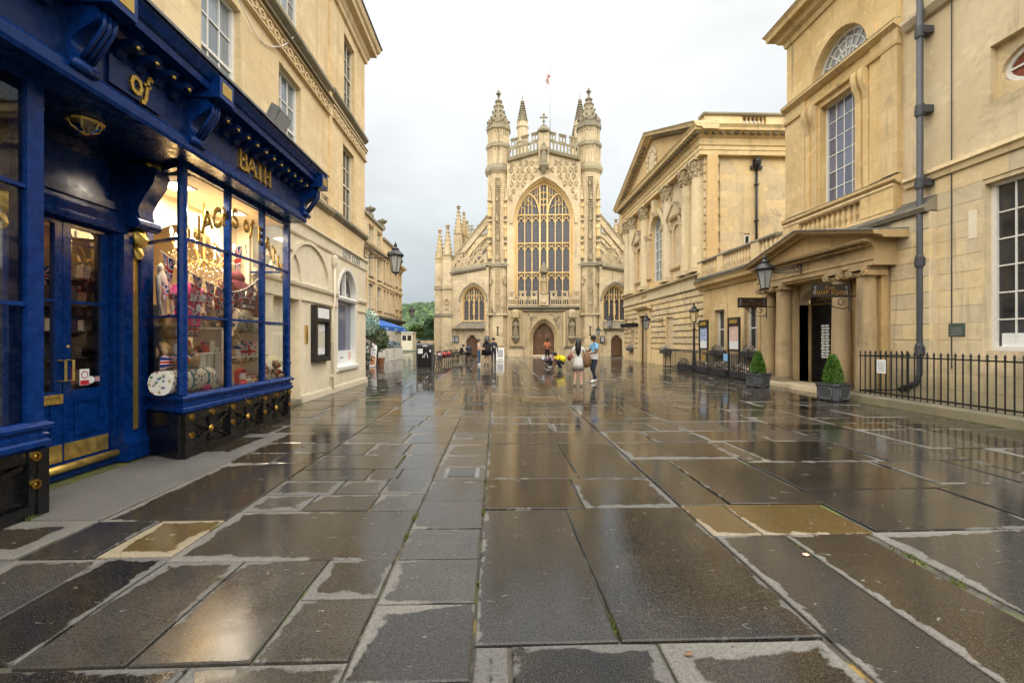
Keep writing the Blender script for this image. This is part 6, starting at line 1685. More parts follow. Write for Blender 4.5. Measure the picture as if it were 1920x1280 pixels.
# chandelier
cx, cy = -4.92, 7.85
cd = thing('chandelier', 'lit crystal chandelier with candle lamps in the shop window', 'chandelier', (cx, cy, 3.9))
SP('stem', 'brass', lambda m: m.tube([(cx, cy, 3.9), (cx, cy, 2.7)], 0.018, 6), cd)
rc_ = random.Random(9)
for k in range(10):
    a = 2 * PI * k / 10
    ex, ey = cx + 0.40 * math.cos(a), cy + 0.52 * math.sin(a)
    z = 3.18 if k % 2 else 3.32
    ar = SP('arm', 'brass', lambda m: m.tube([(cx, cy, 2.95), (cx + 0.2 * math.cos(a), cy + 0.26 * math.sin(a), 2.86), (ex, ey, z - 0.12)], 0.012, 5), cd)
    SP('candle', 'white_paint', lambda m: m.lathe([(0.035, z - 0.13), (0.02, z - 0.11), (0.017, z)], (ex, ey, 0), 6), ar)
    SP('flame_bulb', 'lamp_flame', lambda m: m.lathe([(0.012, z), (0.026, z + 0.03), (0.018, z + 0.07), (0.0, z + 0.11)], (ex, ey, 0), 6), ar)
crm = MB()
for i in range(420):
    a, t = rc_.uniform(0, 2 * PI), rc_.random()
    rr = (0.10 + 0.36 * (1 - t) ** 0.6) * rc_.uniform(0.75, 1.0)
    z = 3.05 - 0.62 * t + rc_.uniform(-0.05, 0.05)
    s = rc_.uniform(0.010, 0.020)
    crm.lathe([(0.0, -s * 1.6), (s, 0), (0.0, s)], (cx + rr * math.cos(a), cy + rr * 1.25 * math.sin(a), z), 4)
crm.build('crystal_drops', 'crystal', cd, stuff=True)
for (dx, dy, z, e) in ((0.12, -0.4, 3.3, 2.5), (0.12, 0.4, 3.3, 2.5)):
    ld = bpy.data.lights.new('chandelier_glow', 'POINT'); ld.energy = e; ld.color = (1.0, 0.66, 0.30); ld.shadow_soft_size = 0.12
    lo = bpy.data.objects.new('chandelier_glow', ld); COL.objects.link(lo); lo.parent = cd; lo.location = (dx, dy, z - 3.9)
ld = bpy.data.lights.new('shop_room_lamp', 'POINT'); ld.energy = 5; ld.color = (1.0, 0.62, 0.32); ld.shadow_soft_size = 0.2
lo = bpy.data.objects.new('shop_room_lamp', ld); COL.objects.link(lo); lo.parent = inn; lo.location = (-6.4 + 4.3, 6.0 - 5.5, 2.9)
ld = bpy.data.lights.new('arch_room_lamp', 'POINT'); ld.energy = 4; ld.color = (1.0, 0.55, 0.24); ld.shadow_soft_size = 0.2
lo = bpy.data.objects.new('arch_room_lamp', ld); COL.objects.link(lo); lo.parent = inn; lo.location = (-6.3 + 4.3, 8.2 - 5.5, 2.6)
# gilt lettering on the glass, in a shallow arc
def bow(x, z):
    t = (x - 1.18) / 1.18
    return (x, z - 0.42 * t * t - 0.02)
GFn = LEFT(FX - 0.012)
for dd, mt in ((-0.006, 'black_iron'), (0.0, 'gold')):
    letters('JACKS of BATH', GFn, 6.50 + (0.014 if mt == 'black_iron' else 0), 3.48 - (0.022 if mt == 'black_iron' else 0), 0.25, dd, dd + 0.004, mt, bw, wt=0.20, track=0.10, curve=bow, name='window_letter' if mt == 'gold' else 'letter_shadow', joined=(mt != 'gold'))
# --- goods on show
def flag_quad(nm, pts, parent=None, mat='flag_print'):
    """pennant with its own UVs, slightly curled"""
    mb = MB()
    P0, P1, P2, P3 = [Vector(p) for p in pts]
    n = 4
    for i in range(n):
        for q in range(2):
            u0, u1, v0, v1 = i / n, (i + 1) / n, q / 2, (q + 1) / 2
            W = lambda u, v: tuple((P0 * (1 - u) + P1 * u) * (1 - v) + (P3 * (1 - u) + P2 * u) * v + Vector((0.015 * math.sin(u * 5 + v * 3), 0, 0)))
            mb.quad([W(u0, v0), W(u1, v0), W(u1, v1), W(u0, v1)], ((u0, v0), (u1, v0), (u1, v1), (u0, v1)))
    return mb.build(nm, mat, parent, normals=False)
for (p0, p1, sag, X, lab, n) in (((300, 470), (425, 545), 0.05, -4.42, 'string of union flag bunting hung across the near window panes', 5), ((330, 505), (415, 560), 0.06, -4.5, 'second string of union flag bunting behind the near panes', 4), ((425, 548), (492, 515), 0.10, -4.42, 'string of union flag bunting hung across the middle panes', 4), ((298, 520), (372, 585), 0.05, -4.36, 'lowest string of union flag bunting in the near panes', 4), ((404, 470), (536, 430), 0.08, -5.05, 'upper string of union flag bunting behind the chandelier', 6)):
    y0, z0 = atX(*p0, X); y1, z1 = atX(*p1, X)
    bt = thing('bunting', lab, 'bunting', (X, y0, z0))
    S_ = lambda t: (X + 0.002 * math.sin(t * 20), y0 + (y1 - y0) * t, z0 + (z1 - z0) * t - sag * math.sin(PI * t))
    MB().tube([S_(i / 12) for i in range(13)], 0.006, 4).build('cord', 'white_paint', bt)
    for k in range(n):
        t0, t1 = (k + 0.08) / n, (k + 0.86) / n
        a, b = Vector(S_(t0)), Vector(S_(t1))
        dn = Vector((0, (b.y - a.y) * 0.15, -abs(b.y - a.y) * 1.55))
        fq = flag_quad('pennant', [a + dn * 0.98 + (b - a) * 0.30, a + dn + (b - a) * 0.70, b, a], bt)
def tee(lab, X, px0, px1, py0, py1, mat, words, hood=False):
    ya, zt = atX(px0, py0, X); yb, _ = atX(px1, py0, X); _, zb = atX((px0 + px1) / 2, py1, X)
    yc, w = (ya + yb) / 2, (yb - ya) / 2
    h = zt - zb
    t = thing('hooded_sweatshirt' if hood else 't_shirt', lab, 'sweatshirt' if hood else 't-shirt', (X, yc, zb))
    m = MB()
    m.lathe([(w * 0.62, 0), (w * 0.66, h * 0.10), (w * 0.60, h * 0.35), (w * 0.74, h * 0.68), (w * 0.66, h * 0.86), (w * 0.28, h * 0.97), (w * 0.22, h)], (X, yc, zb), 14, sx=0.55, sy=1.0)
    for s in (-1, 1):
        pts = [(X, yc + s * w * 0.62, zb + h * 0.84), (X + 0.03, yc + s * w * 0.92, zb + h * 0.62)]
        if hood: pts += [(X + 0.04, yc + s * w * 0.98, zb + h * 0.30), (X + 0.08, yc + s * w * 0.80, zb + h * 0.06)]
        m.tube(pts, [w * 0.26, w * 0.24] + ([w * 0.21, w * 0.17] if hood else []), 8)
    if hood:
        m.blob((X - 0.02, yc, zb + h * 1.0), w * 0.3, w * 0.36, h * 0.16, 10, 6)
    m.build('garment', mat, t, smooth=60)
    f = LEFT(X + w * 0.40)
    for i, wd in enumerate(words):
        hh = w * (0.26 if i == 0 else 0.10)
        tw = text_width(wd, hh)
        letters(wd, f, yc - tw / 2, zb + h * (0.58 - 0.20 * i), hh, 0.0, 0.03, 'paper', t, wt=0.2, joined=True, name='print')
    if not hood:
        MB(f).blob((yc, 0.012, zb + h * 0.42), 0.16 * w, 0.02, 0.2 * w, 8, 5, 0.2).build('print_crest', 'paper', t)
    return t
tee('bright pink t-shirt on a bust with white printed lettering', -4.62, 323, 381, 525, 612, 'pink', ['BATH'])
tee('maroon hooded sweatshirt with white lettering hung in the window', -4.72, 412, 472, 515, 612, 'maroon', ['BATH', 'ENGLAND'], True)
tee('grey hanging sweatshirt at the near edge of the window', -4.86, 292, 316, 505, 596, 'plush_white', [], True)
def teddy(lab, X, px, pyb, hpx, mat, mat2):
    y, z = atX(px, pyb, X); _, zt = atX(px, pyb - hpx, X)
    h = zt - z
    t = thing('teddy_bear', lab, 'teddy bear', (X, y, z))
    m = MB()
    m.blob((X, y, z + h * 0.30), h * 0.22, h * 0.24, h * 0.30, 12, 8); m.blob((X + 0.02, y, z + h * 0.76), h * 0.2, h * 0.23, h * 0.21, 12, 8)
    for s in (-1, 1):
        m.blob((X, y + s * h * 0.18, z + h * 0.95), h * 0.05, h * 0.08, h * 0.08, 8, 6)
        m.tube([(X + 0.03, y + s * h * 0.2, z + h * 0.46), (X + h * 0.22, y + s * h * 0.34, z + h * 0.28)], [h * 0.09, h * 0.08], 8)
        m.tube([(X + 0.03, y + s * h * 0.12, z + h * 0.10), (X + h * 0.34, y + s * h * 0.22, z + h * 0.10)], [h * 0.11, h * 0.10], 8)
        m.blob((X + h * 0.36, y + s * h * 0.22, z + h * 0.12), h * 0.07, h * 0.11, h * 0.12, 8, 6)
    m.build('body', mat, t, smooth=True)
    MB().blob((X + h * 0.2, y, z + h * 0.70), h * 0.09, h * 0.12, h * 0.09, 10, 6).blob((X + h * 0.15, y, z + h * 0.30), h * 0.10, h * 0.17, h * 0.2, 10, 6).build('muzzle_and_belly', mat2, t, smooth=True)
    for s in (-1, 1):
        MB().blob((X + h * 0.19, y + s * h * 0.08, z + h * 0.80), 0.012, 0.014, 0.014, 6, 5).build('eye', 'black_gloss', t)
    MB().blob((X + h * 0.29, y, z + h * 0.72), 0.012, 0.022, 0.016, 6, 5).build('nose', 'black_gloss', t)
teddy('large tan teddy bear sitting beside the near window corner', -4.66, 318, 690, 96, 'plush_tan', 'plush_white')
teddy('tan teddy bear leaning in the middle of the window display', -4.72, 437, 682, 54, 'plush_tan', 'plush_white')
for i, (px_, py_) in enumerate(((492, 714), (504, 713), (516, 710))):
    teddy(['leftmost', 'middle', 'rightmost'][i] + ' small teddy bear of three at the far window corner', -4.40, px_, py_, 34 if i != 1 else 26, ['plush_tan', 'plush_white', 'plush_tan'][i], 'red')
def case_(lab, X, px0, px1, pyb, pyt, mat, straps, name='holdall', cat='holdall', band='teal'):
    y0, z0 = atX(px0, pyb, X); y1, _ = atX(px1, pyb, X); _, zt = atX((px0 + px1) / 2, pyt, X)
    z0 = max(z0, 0.805)
    h = zt - z0
    t = thing(name, lab, cat, (X, (y0 + y1) / 2, z0))
    m = MB(lambda s, d, z: (X + d, s, z))
    pr = [(0.16 * math.cos(a) * (abs(math.cos(a)) ** -0.25 if abs(math.cos(a)) > 0.05 else 1), z0 + h / 2 + h / 2 * math.sin(a)) for a in [2 * PI * i / 14 for i in range(14)]]
    m.run(pr, y0, y1)
    m.build('body', mat, t, smooth=50)
    for s in straps:
        yy = y0 + (y1 - y0) * s
        b = MB(lambda s_, d, z: (X + d, s_, z)); b.run([(d * 1.04, z0 + h / 2 + (z - z0 - h / 2) * 1.04) for d, z in pr], yy - 0.018, yy + 0.018); b.build('strap', band, t)
    MB().tube([(X + 0.06, y0 + (y1 - y0) * 0.35, z0 + h), (X + 0.06, y0 + (y1 - y0) * 0.42, z0 + h * 1.14), (X + 0.06, y0 + (y1 - y0) * 0.62, z0 + h * 1.14), (X + 0.06, y0 + (y1 - y0) * 0.7, z0 + h)], 0.014, 6).build('handle', band, t)
case_('pale floral holdall with teal straps on the window floor', -4.48, 300, 388, 742, 692, 'print_floral', (0.45, 0.8))
case_('cream handbag with figure print on the upper display step', -4.78, 368, 412, 602, 558, 'print_bear', (), 'handbag', 'handbag', 'leather_brown')
case_('white patterned round handbag below the maroon sweatshirt', -4.62, 430, 458, 622, 578, 'print_bear', (), 'handbag', 'handbag', 'leather_brown')
case_('white patterned handbag at the right of the middle pane', -4.62, 456, 480, 626, 594, 'print_floral', (), 'handbag', 'handbag', 'leather_brown')
def cushion(lab, X, px0, px1, pyb, pyt):
    y0, z0 = atX(px0, pyb, X); y1, _ = atX(px1, pyb, X); _, zt = atX((px0 + px1) / 2, pyt, X)
    m = MB()
    nu, nv = 10, 6
    G_ = lambda u, v: (X + 0.09 * (math.sin(PI * u) * math.sin(PI * v)) ** 0.5, y0 + (y1 - y0) * u, z0 + (zt - z0) * v)
    for i in range(nu):
        for k in range(nv):
            u0, u1, v0, v1 = i / nu, (i + 1) / nu, k / nv, (k + 1) / nv
            m.quad([G_(u0, v0), G_(u1, v0), G_(u1, v1), G_(u0, v1)], ((u0, v0), (u1, v0), (u1, v1), (u0, v1)))
    G2 = lambda u, v: (X - 0.07 * (math.sin(PI * u) * math.sin(PI * v)) ** 0.5, y0 + (y1 - y0) * u, z0 + (zt - z0) * v)
    for i in range(nu):
        for k in range(nv):
            u0, u1, v0, v1 = i / nu, (i + 1) / nu, k / nv, (k + 1) / nv
            m.quad([G2(u0, v0), G2(u0, v1), G2(u1, v1), G2(u1, v0)], ((u0, v0), (u0, v1), (u1, v1), (u1, v0)))
    tag(m.build('cushion', 'flag_print', None, normals=False, smooth=True), lab, 'cushion')
cushion('long union flag cushion lying above the floral holdall', -4.52, 300, 376, 694, 664)
cushion('square union flag cushion propped in the middle pane', -4.66, 438, 479, 680, 640)
cushion('small union flag cushion under the pink t-shirt', -4.66, 338, 372, 632, 604)
cr_ = thing('white_crate', 'white slatted display crate on the window floor', 'crate', (-4.58, 7.3, 0.8))
y0, z0 = atX(374, 735, -4.5); y1, _ = atX(416, 735, -4.5); _, zt = atX(395, 662, -4.5)
for k in range(3):
    yy = y0 + (y1 - y0) * (k + 0.05) / 3
    MB().box(-4.52, -4.50, yy, yy + (y1 - y0) * 0.27, 0.80, zt - 0.02).build('slat', 'white_paint', cr_)
MB().box(-4.85, -4.49, y0, y1, zt - 0.02, zt).build('top_board', 'white_paint', cr_)
MB().box(-4.85, -4.83, y0, y1, 0.8, zt - 0.02).build('back_board', 'white_paint', cr_)
ds = thing('display_steps', 'white stepped stand carrying the bags and bears', 'display stand', (-5.0, 7.6, 0.8))
MB().box(-5.2, -4.58, 6.75, 9.3, 1.28, 1.31).build('step', 'white_paint', ds)
MB().box(-5.2, -4.70, 6.75, 9.3, 1.78, 1.81).build('step', 'white_paint', ds)
for y in (6.8, 8.0, 9.2):
    MB().box(-5.2, -4.72, y, y + 0.03, 0.8, 1.779).build('upright', 'white_paint', ds)
y0, z0 = atX(448, 722, -4.42); y1, _ = atX(462, 722, -4.42); _, zt = atX(455, 694, -4.42)
pb = thing('toy_phone_box', 'small red model telephone box on the window floor', 'toy', (-4.42, y0, 0.8))
MB().box(-4.5, -4.42, y0, y1, 0.805, zt).build('body', 'red', pb)
MB(LEFT(-4.42)).box(y0 + 0.02, y1 - 0.02, 0, 0.004, 0.88, zt - 0.05).build('panes', 'paper', pb)
MB().lathe([(0.055, zt), (0.05, zt + 0.02), (0.0, zt + 0.04)], (-4.46, (y0 + y1) / 2, 0), 8).build('crown', 'red', pb)
y0, _ = atX(462, 720, -4.45); y1, _ = atX(482, 720, -4.45)
tb = thing('toy_bus', 'small red model bus beside the model telephone box', 'toy', (-4.45, y0, 0.8))
MB().box(-4.52, -4.45, y0, y1, 0.82, 0.98).build('body', 'red', tb)
MB(LEFT(-4.45)).box(y0 + 0.02, y1 - 0.02, 0, 0.004, 0.92, 0.96).build('windows', 'paper', tb)
for s in (0.25, 0.75):
    MB(LEFT(-4.45)).lathe([(0.0, 0)], (0, 0, 0), 3) if False else MB().blob((-4.45, y0 + (y1 - y0) * s, 0.825), 0.01, 0.022, 0.022, 8, 5).build('wheel', 'black_iron', tb)
# goods seen through the doors
fg = flag_quad('hung_flag', [(-5.45, 5.80, 1.15), (-5.42, 5.98, 1.10), (-5.5, 6.02, 1.95), (-5.5, 5.88, 1.95)])
tag(fg, 'union flag hanging inside the right hand door', 'flag')
for i, (y, z) in enumerate(((5.02, 2.42), (5.72, 2.50), (6.0, 2.52))):
    tag(flag_quad('pennant', [(-5.6, y, z - 0.22), (-5.6, y + 0.16, z - 0.22), (-5.6, y + 0.2, z), (-5.6, y - 0.02, z)]), ['pennant behind the left door pane', 'left of two pennants behind the right door pane', 'right of two pennants behind the right door pane'][i], 'pennant')
hat = thing('flag_hat', 'bowler hat in union flag colours behind the left door pane', 'hat', (-5.5, 5.25, 2.06))
MB().lathe([(0.16, 2.06), (0.16, 2.08), (0.10, 2.085), (0.10, 2.15), (0.06, 2.20), (0.0, 2.215)], (-5.5, 5.25, 0), 12).build('crown_and_brim', 'red', hat, smooth=50)
MB().lathe([(0.102, 2.09), (0.102, 2.115)], (-5.5, 5.25, 0), 12, cap=False).build('band', 'navy', hat)

# dense small stock on the window steps
for X_, z_, n_, lab in ((-4.80, 1.31, 46, 'crowded small souvenirs on the lower display step'), (-4.92, 1.81, 46, 'crowded small souvenirs on the upper display step'), (-4.40, 0.80, 26, 'low row of small souvenirs along the window sill')):
    sm_ = MB()
    for i in range(n_):
        y = rg_.uniform(6.85, 9.25); h = rg_.uniform(0.08, 0.30) * (0.6 if z_ < 1 else 1)
        x = X_ + rg_.uniform(-0.08, 0.08); w = rg_.uniform(0.03, 0.07)
        sm_.m = rg_.randrange(7)
        if i % 3 == 0: sm_.box(x - w, x + w, y - w, y + w, z_, z_ + h)
        elif i % 3 == 1: sm_.lathe([(w, 0), (w * 1.1, h * 0.5), (w * 0.5, h * 0.8), (w * 0.6, h * 0.9), (0, h)], (x, y, z_), 8)
        else: sm_.blob((x, y, z_ + h * 0.5), w, w * 1.4, h * 0.5, 8, 6)
    o_ = sm_.build('souvenirs', ['red', 'navy', 'plush_white', 'plush_tan', 'print_bear', 'print_floral', 'pink'], smooth=40)
    tag(o_, lab, 'souvenirs'); o_['kind'] = 'stuff'
# ================================================================== RIGHT SIDE
def mkP(root, f0):
    def q(nm, mat, fn, parent=None, f=0, **k):
        mb = MB(f0 if f == 0 else f); fn(mb)
        return mb.build(nm, mat, parent or root, **k)
    return q
ra = random.Random(21)
def ashlar(q, parent, f, s0, s1, z0, z1, ch, bw, ops, d, mat, c=0.012, gap=0.0, jit=0.004, name='stone_block', thick=0.08):
    nz = max(1, round((z1 - z0) / ch)); h = (z1 - z0) / nz
    for i in range(nz):
        a, b = z0 + i * h, z0 + (i + 1) * h
        spans = [(s0, s1)]
        for o0, o1, p0, p1 in ops:
            if min(b, p1) - max(a, p0) > 0.3 * h:
                ns = []
                for u, v in spans:
                    if o1 <= u or o0 >= v: ns.append((u, v)); continue
                    if o0 > u: ns.append((u, o0))
                    if o1 < v: ns.append((o1, v))
                spans = ns
        for u, v in spans:
            x = u; first = True
            while x < v - 1e-4:
                w = bw * ra.uniform(0.75, 1.25) * (0.5 if first and i % 2 else 1)
                if x + w > v - 0.3 * bw: w = v - x
                q(name, mat, lambda m: m.cbox(x + gap, x + w - gap, d - thick, d + ra.uniform(0, jit), a + gap, b - gap, c), parent, f=f)
                x += w; first = False
BAL = [(0.085, 0), (0.085, 0.05), (0.05, 0.07), (0.045, 0.10), (0.085, 0.22), (0.09, 0.30), (0.06, 0.42), (0.042, 0.50), (0.05, 0.53), (0.085, 0.55), (0.085, 0.60)]
def balustrade(q, f, runs, z, H=0.85, parent=None, mat='stone_pump', cop='stone_grimy_shade', depth=0.26, step=0.235):
    """runs: ('die'|'bal', s0, s1)"""
    b = q('balustrade', cop, lambda m: m.run([(-depth / 2, z), (depth / 2, z), (depth / 2, z + 0.09), (depth * 0.3, z + 0.12), (-depth / 2, z + 0.12)], runs[0][1], runs[-1][2]), parent, f=f)
    q('top_rail', cop, lambda m: m.run([(-depth / 2, z + H - 0.12), (depth * 0.5, z + H - 0.12), (depth * 0.62, z + H - 0.06), (depth * 0.55, z + H), (-depth / 2, z + H + 0.01)], runs[0][1], runs[-1][2]), b, f=f)
    k = (H - 0.24) / 0.60
    for kind, s0, s1 in runs:
        if kind == 'die':
            q('pedestal', mat, lambda m: m.box(s0, s1, -depth * 0.48, depth * 0.52, z + 0.11, z + H - 0.115), b, f=f)
        else:
            n = max(1, int((s1 - s0) / step))
            for i in range(n):
                s = s0 + (s1 - s0) * (i + 0.5) / n
                q('baluster', mat, lambda m: m.lathe([(r_, zz * k) for r_, zz in BAL], (s, 0.0, z + 0.12), 8), b, f=f, smooth=40)
    return b
def column(q, f, s, d, z0, z1, r, order, parent=None, mat='stone_column'):
    H = z1 - z0
    c = q('column', mat, lambda m: m.lathe([(r * 1.0, z0 + 0.3 * r * 2), (r, z0 + H * 0.3), (r * 0.86, z1 - (2.3 * r if order == 'cor' else 1.0 * r))], (s, d, 0), 20), parent, f=f, smooth=50)
    q('column_base', mat, lambda m: [m.box(s - r * 1.35, s + r * 1.35, d - r * 1.35, d + r * 1.35, z0, z0 + 0.22 * r), m.lathe([(r * 1.32, z0 + 0.22 * r), (r * 1.36, z0 + 0.38 * r), (r * 1.12, z0 + 0.5 * r), (r * 1.18, z0 + 0.62 * r), (r, z0 + 0.7 * r)], (s, d, 0), 20)], c, f=f, smooth=35)
    if order == 'cor':
        zc = z1 - 2.35 * r
        cap = q('capital', mat, lambda m: [m.lathe([(r * 0.92, zc), (r * 0.96, zc + 0.08), (r * 0.86, zc + 0.1), (r * 0.9, zc + r), (r * 1.2, z1 - 0.25 * r)], (s, d, 0), 14), m.plate([(s - r * 1.4, 0), (s - r * 1.1, 0), (s + r * 1.1, 0), (s + r * 1.4, 0)], [], 0, 0) if False else m.box(s - r * 1.28, s + r * 1.28, d - r * 1.28, d + r * 1.28, z1 - 0.25 * r, z1)], c, f=f)
        def lv(m):
            for row, (rr, zz, sz) in enumerate(((1.02, zc + 0.45 * r, 0.30), (1.1, zc + 1.1 * r, 0.32), (1.28, zc + 1.75 * r, 0.26))):
                for k in range(8):
                    a = 2 * PI * (k + 0.5 * (row % 2)) / 8
                    m.blob((s + r * rr * math.cos(a), d + r * rr * math.sin(a), zz), r * sz * 0.8, r * sz * 0.8, r * sz * 1.25, 6, 5, 0.25, k + row)
                    m.blob((s + r * (rr + 0.2) * math.cos(a), d + r * (rr + 0.2) * math.sin(a), zz + r * 0.30), r * 0.15, r * 0.15, r * 0.12, 5, 4)
        q('acanthus', 'stone_abbey_carved', lv, c, f=f, stuff=True)
    else:
        q('capital', mat, lambda m: [m.lathe([(r * 0.9, z1 - 1.0 * r), (r * 1.0, z1 - 0.85 * r), (r * 1.12, z1 - 0.55 * r)], (s, d, 0), 16), m.box(s - r * 1.25, s + r * 1.25, d - r * 1.1, d + r * 1.1, z1 - 0.28 * r, z1)], c, f=f)
        for sg in (-1, 1):
            q('volute', mat, lambda m: [m.bar([(s + sg * r * 1.05 + r * 0.36 * (1 - 0.075 * i) * math.cos(i * 0.8), z1 - 0.62 * r + r * 0.36 * (1 - 0.075 * i) * math.sin(i * 0.8)) for i in range(11)], r * 0.16, d + r * 0.9, d + r * 1.22), m.box(s + sg * r * 1.05 - r * 0.3, s + sg * r * 1.05 + r * 0.3, d - r * 1.1, d + r * 1.0, z1 - 0.9 * r, z1 - 0.32 * r)], c, f=f)
    return c
# ------------------------------------------------------------------ pedimented assembly rooms
PX = 10.9
PF_ = RIGHT(PX)
pr_ = thing('assembly_rooms', 'pedimented classical hall with corinthian columns and rusticated ground floor', 'building', (PX, 30.4, 0))
Q = mkP(pr_, PF_)
Y0, Y1, YC = 23.2, 37.8, 30.5
GOPS = [(31.6, 33.3, 0, 3.35), (27.3, 28.5, 1.0, 3.0), (34.9, 35.9, 1.0, 3.0)]
gf = Q('ground_wall', 'stone_pump', lambda m: m.plate(rect(Y0 + 0.05, Y1, 0, 4.3), [rect(a, b, max(c, 0.001), d) for a, b, c, d in GOPS], 0.1, -0.5))
ashlar(Q, gf, PF_, Y0 + 0.02, Y1, 1.0, 4.3, 0.37, 1.05, GOPS, 0.18, 'stone_pump', c=0.05, gap=0.008, thick=0.09)
Q('base_course', 'stone_pump', lambda m: m.run([(0.1, 0), (0.26, 0), (0.26, 0.9), (0.2, 0.98), (0.1, 0.99)], Y0 + 0.02, 31.55), gf)
Q('base_course', 'stone_pump', lambda m: m.run([(0.1, 0), (0.26, 0), (0.26, 0.9), (0.2, 0.98), (0.1, 0.99)], 33.35, Y1), gf)
Q('podium', 'stone_column', lambda m: m.run([(-0.5, 4.3), (0.2, 4.3), (0.26, 4.36), (0.26, 4.5), (0.22, 4.52), (0.22, 4.98), (0.40, 5.02), (0.42, 5.12), (-0.5, 5.2)], Y0, Y1))
Q('corner_grime', 'stone_grimy_shade', lambda m: m.box(Y0 - 0.012, Y0 + 0.9, 0.0, 0.235, 4.5, 4.985))
dr_ = Q('main_door', 'wood_red', lambda m: m.box(31.7, 33.2, -0.4, -0.32, 0.05, 3.3), gf)
for k in range(2):
    Q('door_panel', 'wood_red', lambda m: m.cbox(31.8 + 0.72 * k, 32.4 + 0.72 * k, -0.32, -0.28, 0.4, 1.5), dr_); Q('door_panel', 'wood_red', lambda m: m.cbox(31.8 + 0.72 * k, 32.4 + 0.72 * k, -0.32, -0.28, 1.7, 3.0), dr_)
ds_ = Q('door_surround', 'stone_pump', lambda m: [m.plate([(31.2, 0), (31.6, 0), (31.6, 3.35), (33.3, 3.35), (33.3, 0), (33.7, 0), (33.7, 3.75), (31.2, 3.75)], [], 0.30, 0.0), m.run([(0.2, 3.75), (0.5, 3.8), (0.62, 3.95), (0.55, 4.05), (0.3, 4.1)], 30.9, 34.0)], gf)
Q('gilt_inscription', 'gold_leaf', lambda m: [m.box(31.9 + 0.16 * i, 32.0 + 0.16 * i, 0.225, 0.232, 4.62, 4.78) for i in range(8)], gf, stuff=True)
for a, b, c, d in GOPS[1:]:
    sash(gf, PF_, a, b, c, d, 2, 2, -0.12, glassm='pane_dark', fw=0.1)
Q('main_wall', 'stone_pump_warm', lambda m: m.plate(rect(Y0, Y1, 5.1, 11.2), [arch(YC - 0.05, 1.05, 5.6, 9.0, 1.05, 8)], -0.05, -0.6))
aw2 = Q('arched_window', 'white_paint', lambda m: m.ring(arch(YC - 0.05, 1.05, 5.6, 9.0, 1.05, 8), arch(YC - 0.05, 0.92, 5.6, 9.0, 0.92, 8), -0.2, -0.35))
Q('glass', 'pane_sky_tint', lambda m: m.plate(arch(YC - 0.05, 0.93, 5.6, 9.0, 0.93, 8), [], -0.3, -0.31), aw2)
Q('glazing_bars', 'white_paint', lambda m: [m.box(YC - 0.05 + x - 0.03, YC - 0.05 + x + 0.03, -0.3, -0.24, 5.6, 9.7) for x in (-0.3, 0.3)] + [m.box(YC - 0.98, YC + 0.88, -0.3, -0.25, z, z + 0.06) for z in (6.3, 7.0, 7.7, 8.4, 9.0)], aw2, stuff=True)
Q('window_arch', 'stone_pump', lambda m: m.ring(arc_over(YC - 0.05, 1.08, 9.0, 1.08, 8), arc_over(YC - 0.05, 1.5, 9.0, 1.5, 8), 0.12, -0.05))
Q('keystone', 'stone_column', lambda m: m.run([(-0.05, 9.9), (0.2, 9.9), (0.34, 10.2), (0.3, 10.6), (0.36, 11.0), (-0.05, 11.0)], YC - 0.3, YC + 0.2))
for sg in (-1, 1):
    s = YC + sg * 1.5
    Q('window_pilaster', 'stone_pump', lambda m: [m.box(s - 0.26, s + 0.26, -0.05, 0.14, 5.9, 8.7), m.run([(-0.05, 8.66), (0.2, 8.7), (0.3, 8.95), (-0.05, 9.0)], s - 0.34, s + 0.34)])
    s = YC + sg * 3.6
    ed = Q('aedicule', 'stone_pump', lambda m: [m.plate(rect(s - 0.75, s + 0.75, 6.0, 8.9), [arch(s, 0.5, 6.2, 8.0, 0.5, 6)], 0.10, -0.04), m.plate([(s - 0.95, 9.0), (s + 0.95, 9.0), (s, 9.75)], [], 0.30, -0.05), m.run([(-0.05, 8.85), (0.3, 8.88), (0.36, 9.0), (-0.05, 9.02)], s - 1.0, s + 1.0)])
    for s2 in (-1, 1):
        Q('pediment_rake', 'stone_pump', lambda m: m.bar([(s + s2 * 1.05, 9.0), (s, 9.82)], 0.12, 0.38, -0.05), ed)
        Q('bracket', 'stone_column', lambda m: m.run([(0.1, 8.3), (0.16, 8.3), (0.28, 8.7), (0.28, 8.86), (0.1, 8.86)], s + s2 * 0.72 - 0.1, s + s2 * 0.72 + 0.1), ed)
    Q('panel_rail', 'stone_pump', lambda m: m.run([(-0.05, 5.85), (0.14, 5.88), (0.18, 5.98), (-0.05, 6.0)], s - 0.98, s + 0.98), ed)
    for i in range(6):
        Q('half_baluster', 'stone_pump', lambda m: m.lathe([(r_, z * 0.95) for r_, z in BAL], (s - 0.5 + 0.2 * i, -0.02, 5.25), 6), ed)
for s in (24.1, 25.45, 28.25, 32.7, 35.55, 36.9):
    column(Q, PF_, s, 0.02, 5.2, 11.2, 0.40, 'cor')
ENT = [(-0.6, 11.2), (0.36, 11.2), (0.36, 11.42), (0.40, 11.44), (0.40, 11.62), (0.46, 11.68), (0.36, 11.7), (0.36, 12.05), (0.44, 12.1), (0.50, 12.22), (0.80, 12.3), (0.82, 12.42), (0.92, 12.55), (-0.6, 12.6)]
Q('entablature', 'stone_pump', lambda m: m.sweep(ENT, [((PX, Y1 + 0.1), (-1, 0)), ((PX, Y0), (-1, -0.2)), ((PX, Y0), (-0.9, -0.9)), ((19, Y0), (0, -0.9))] if False else [((PX, Y1 + 0.1), (-1, 0)), ((PX, Y0 + 0.36), (-1, -1)), ((19, Y0 + 0.36), (0, -1))]), f=None)
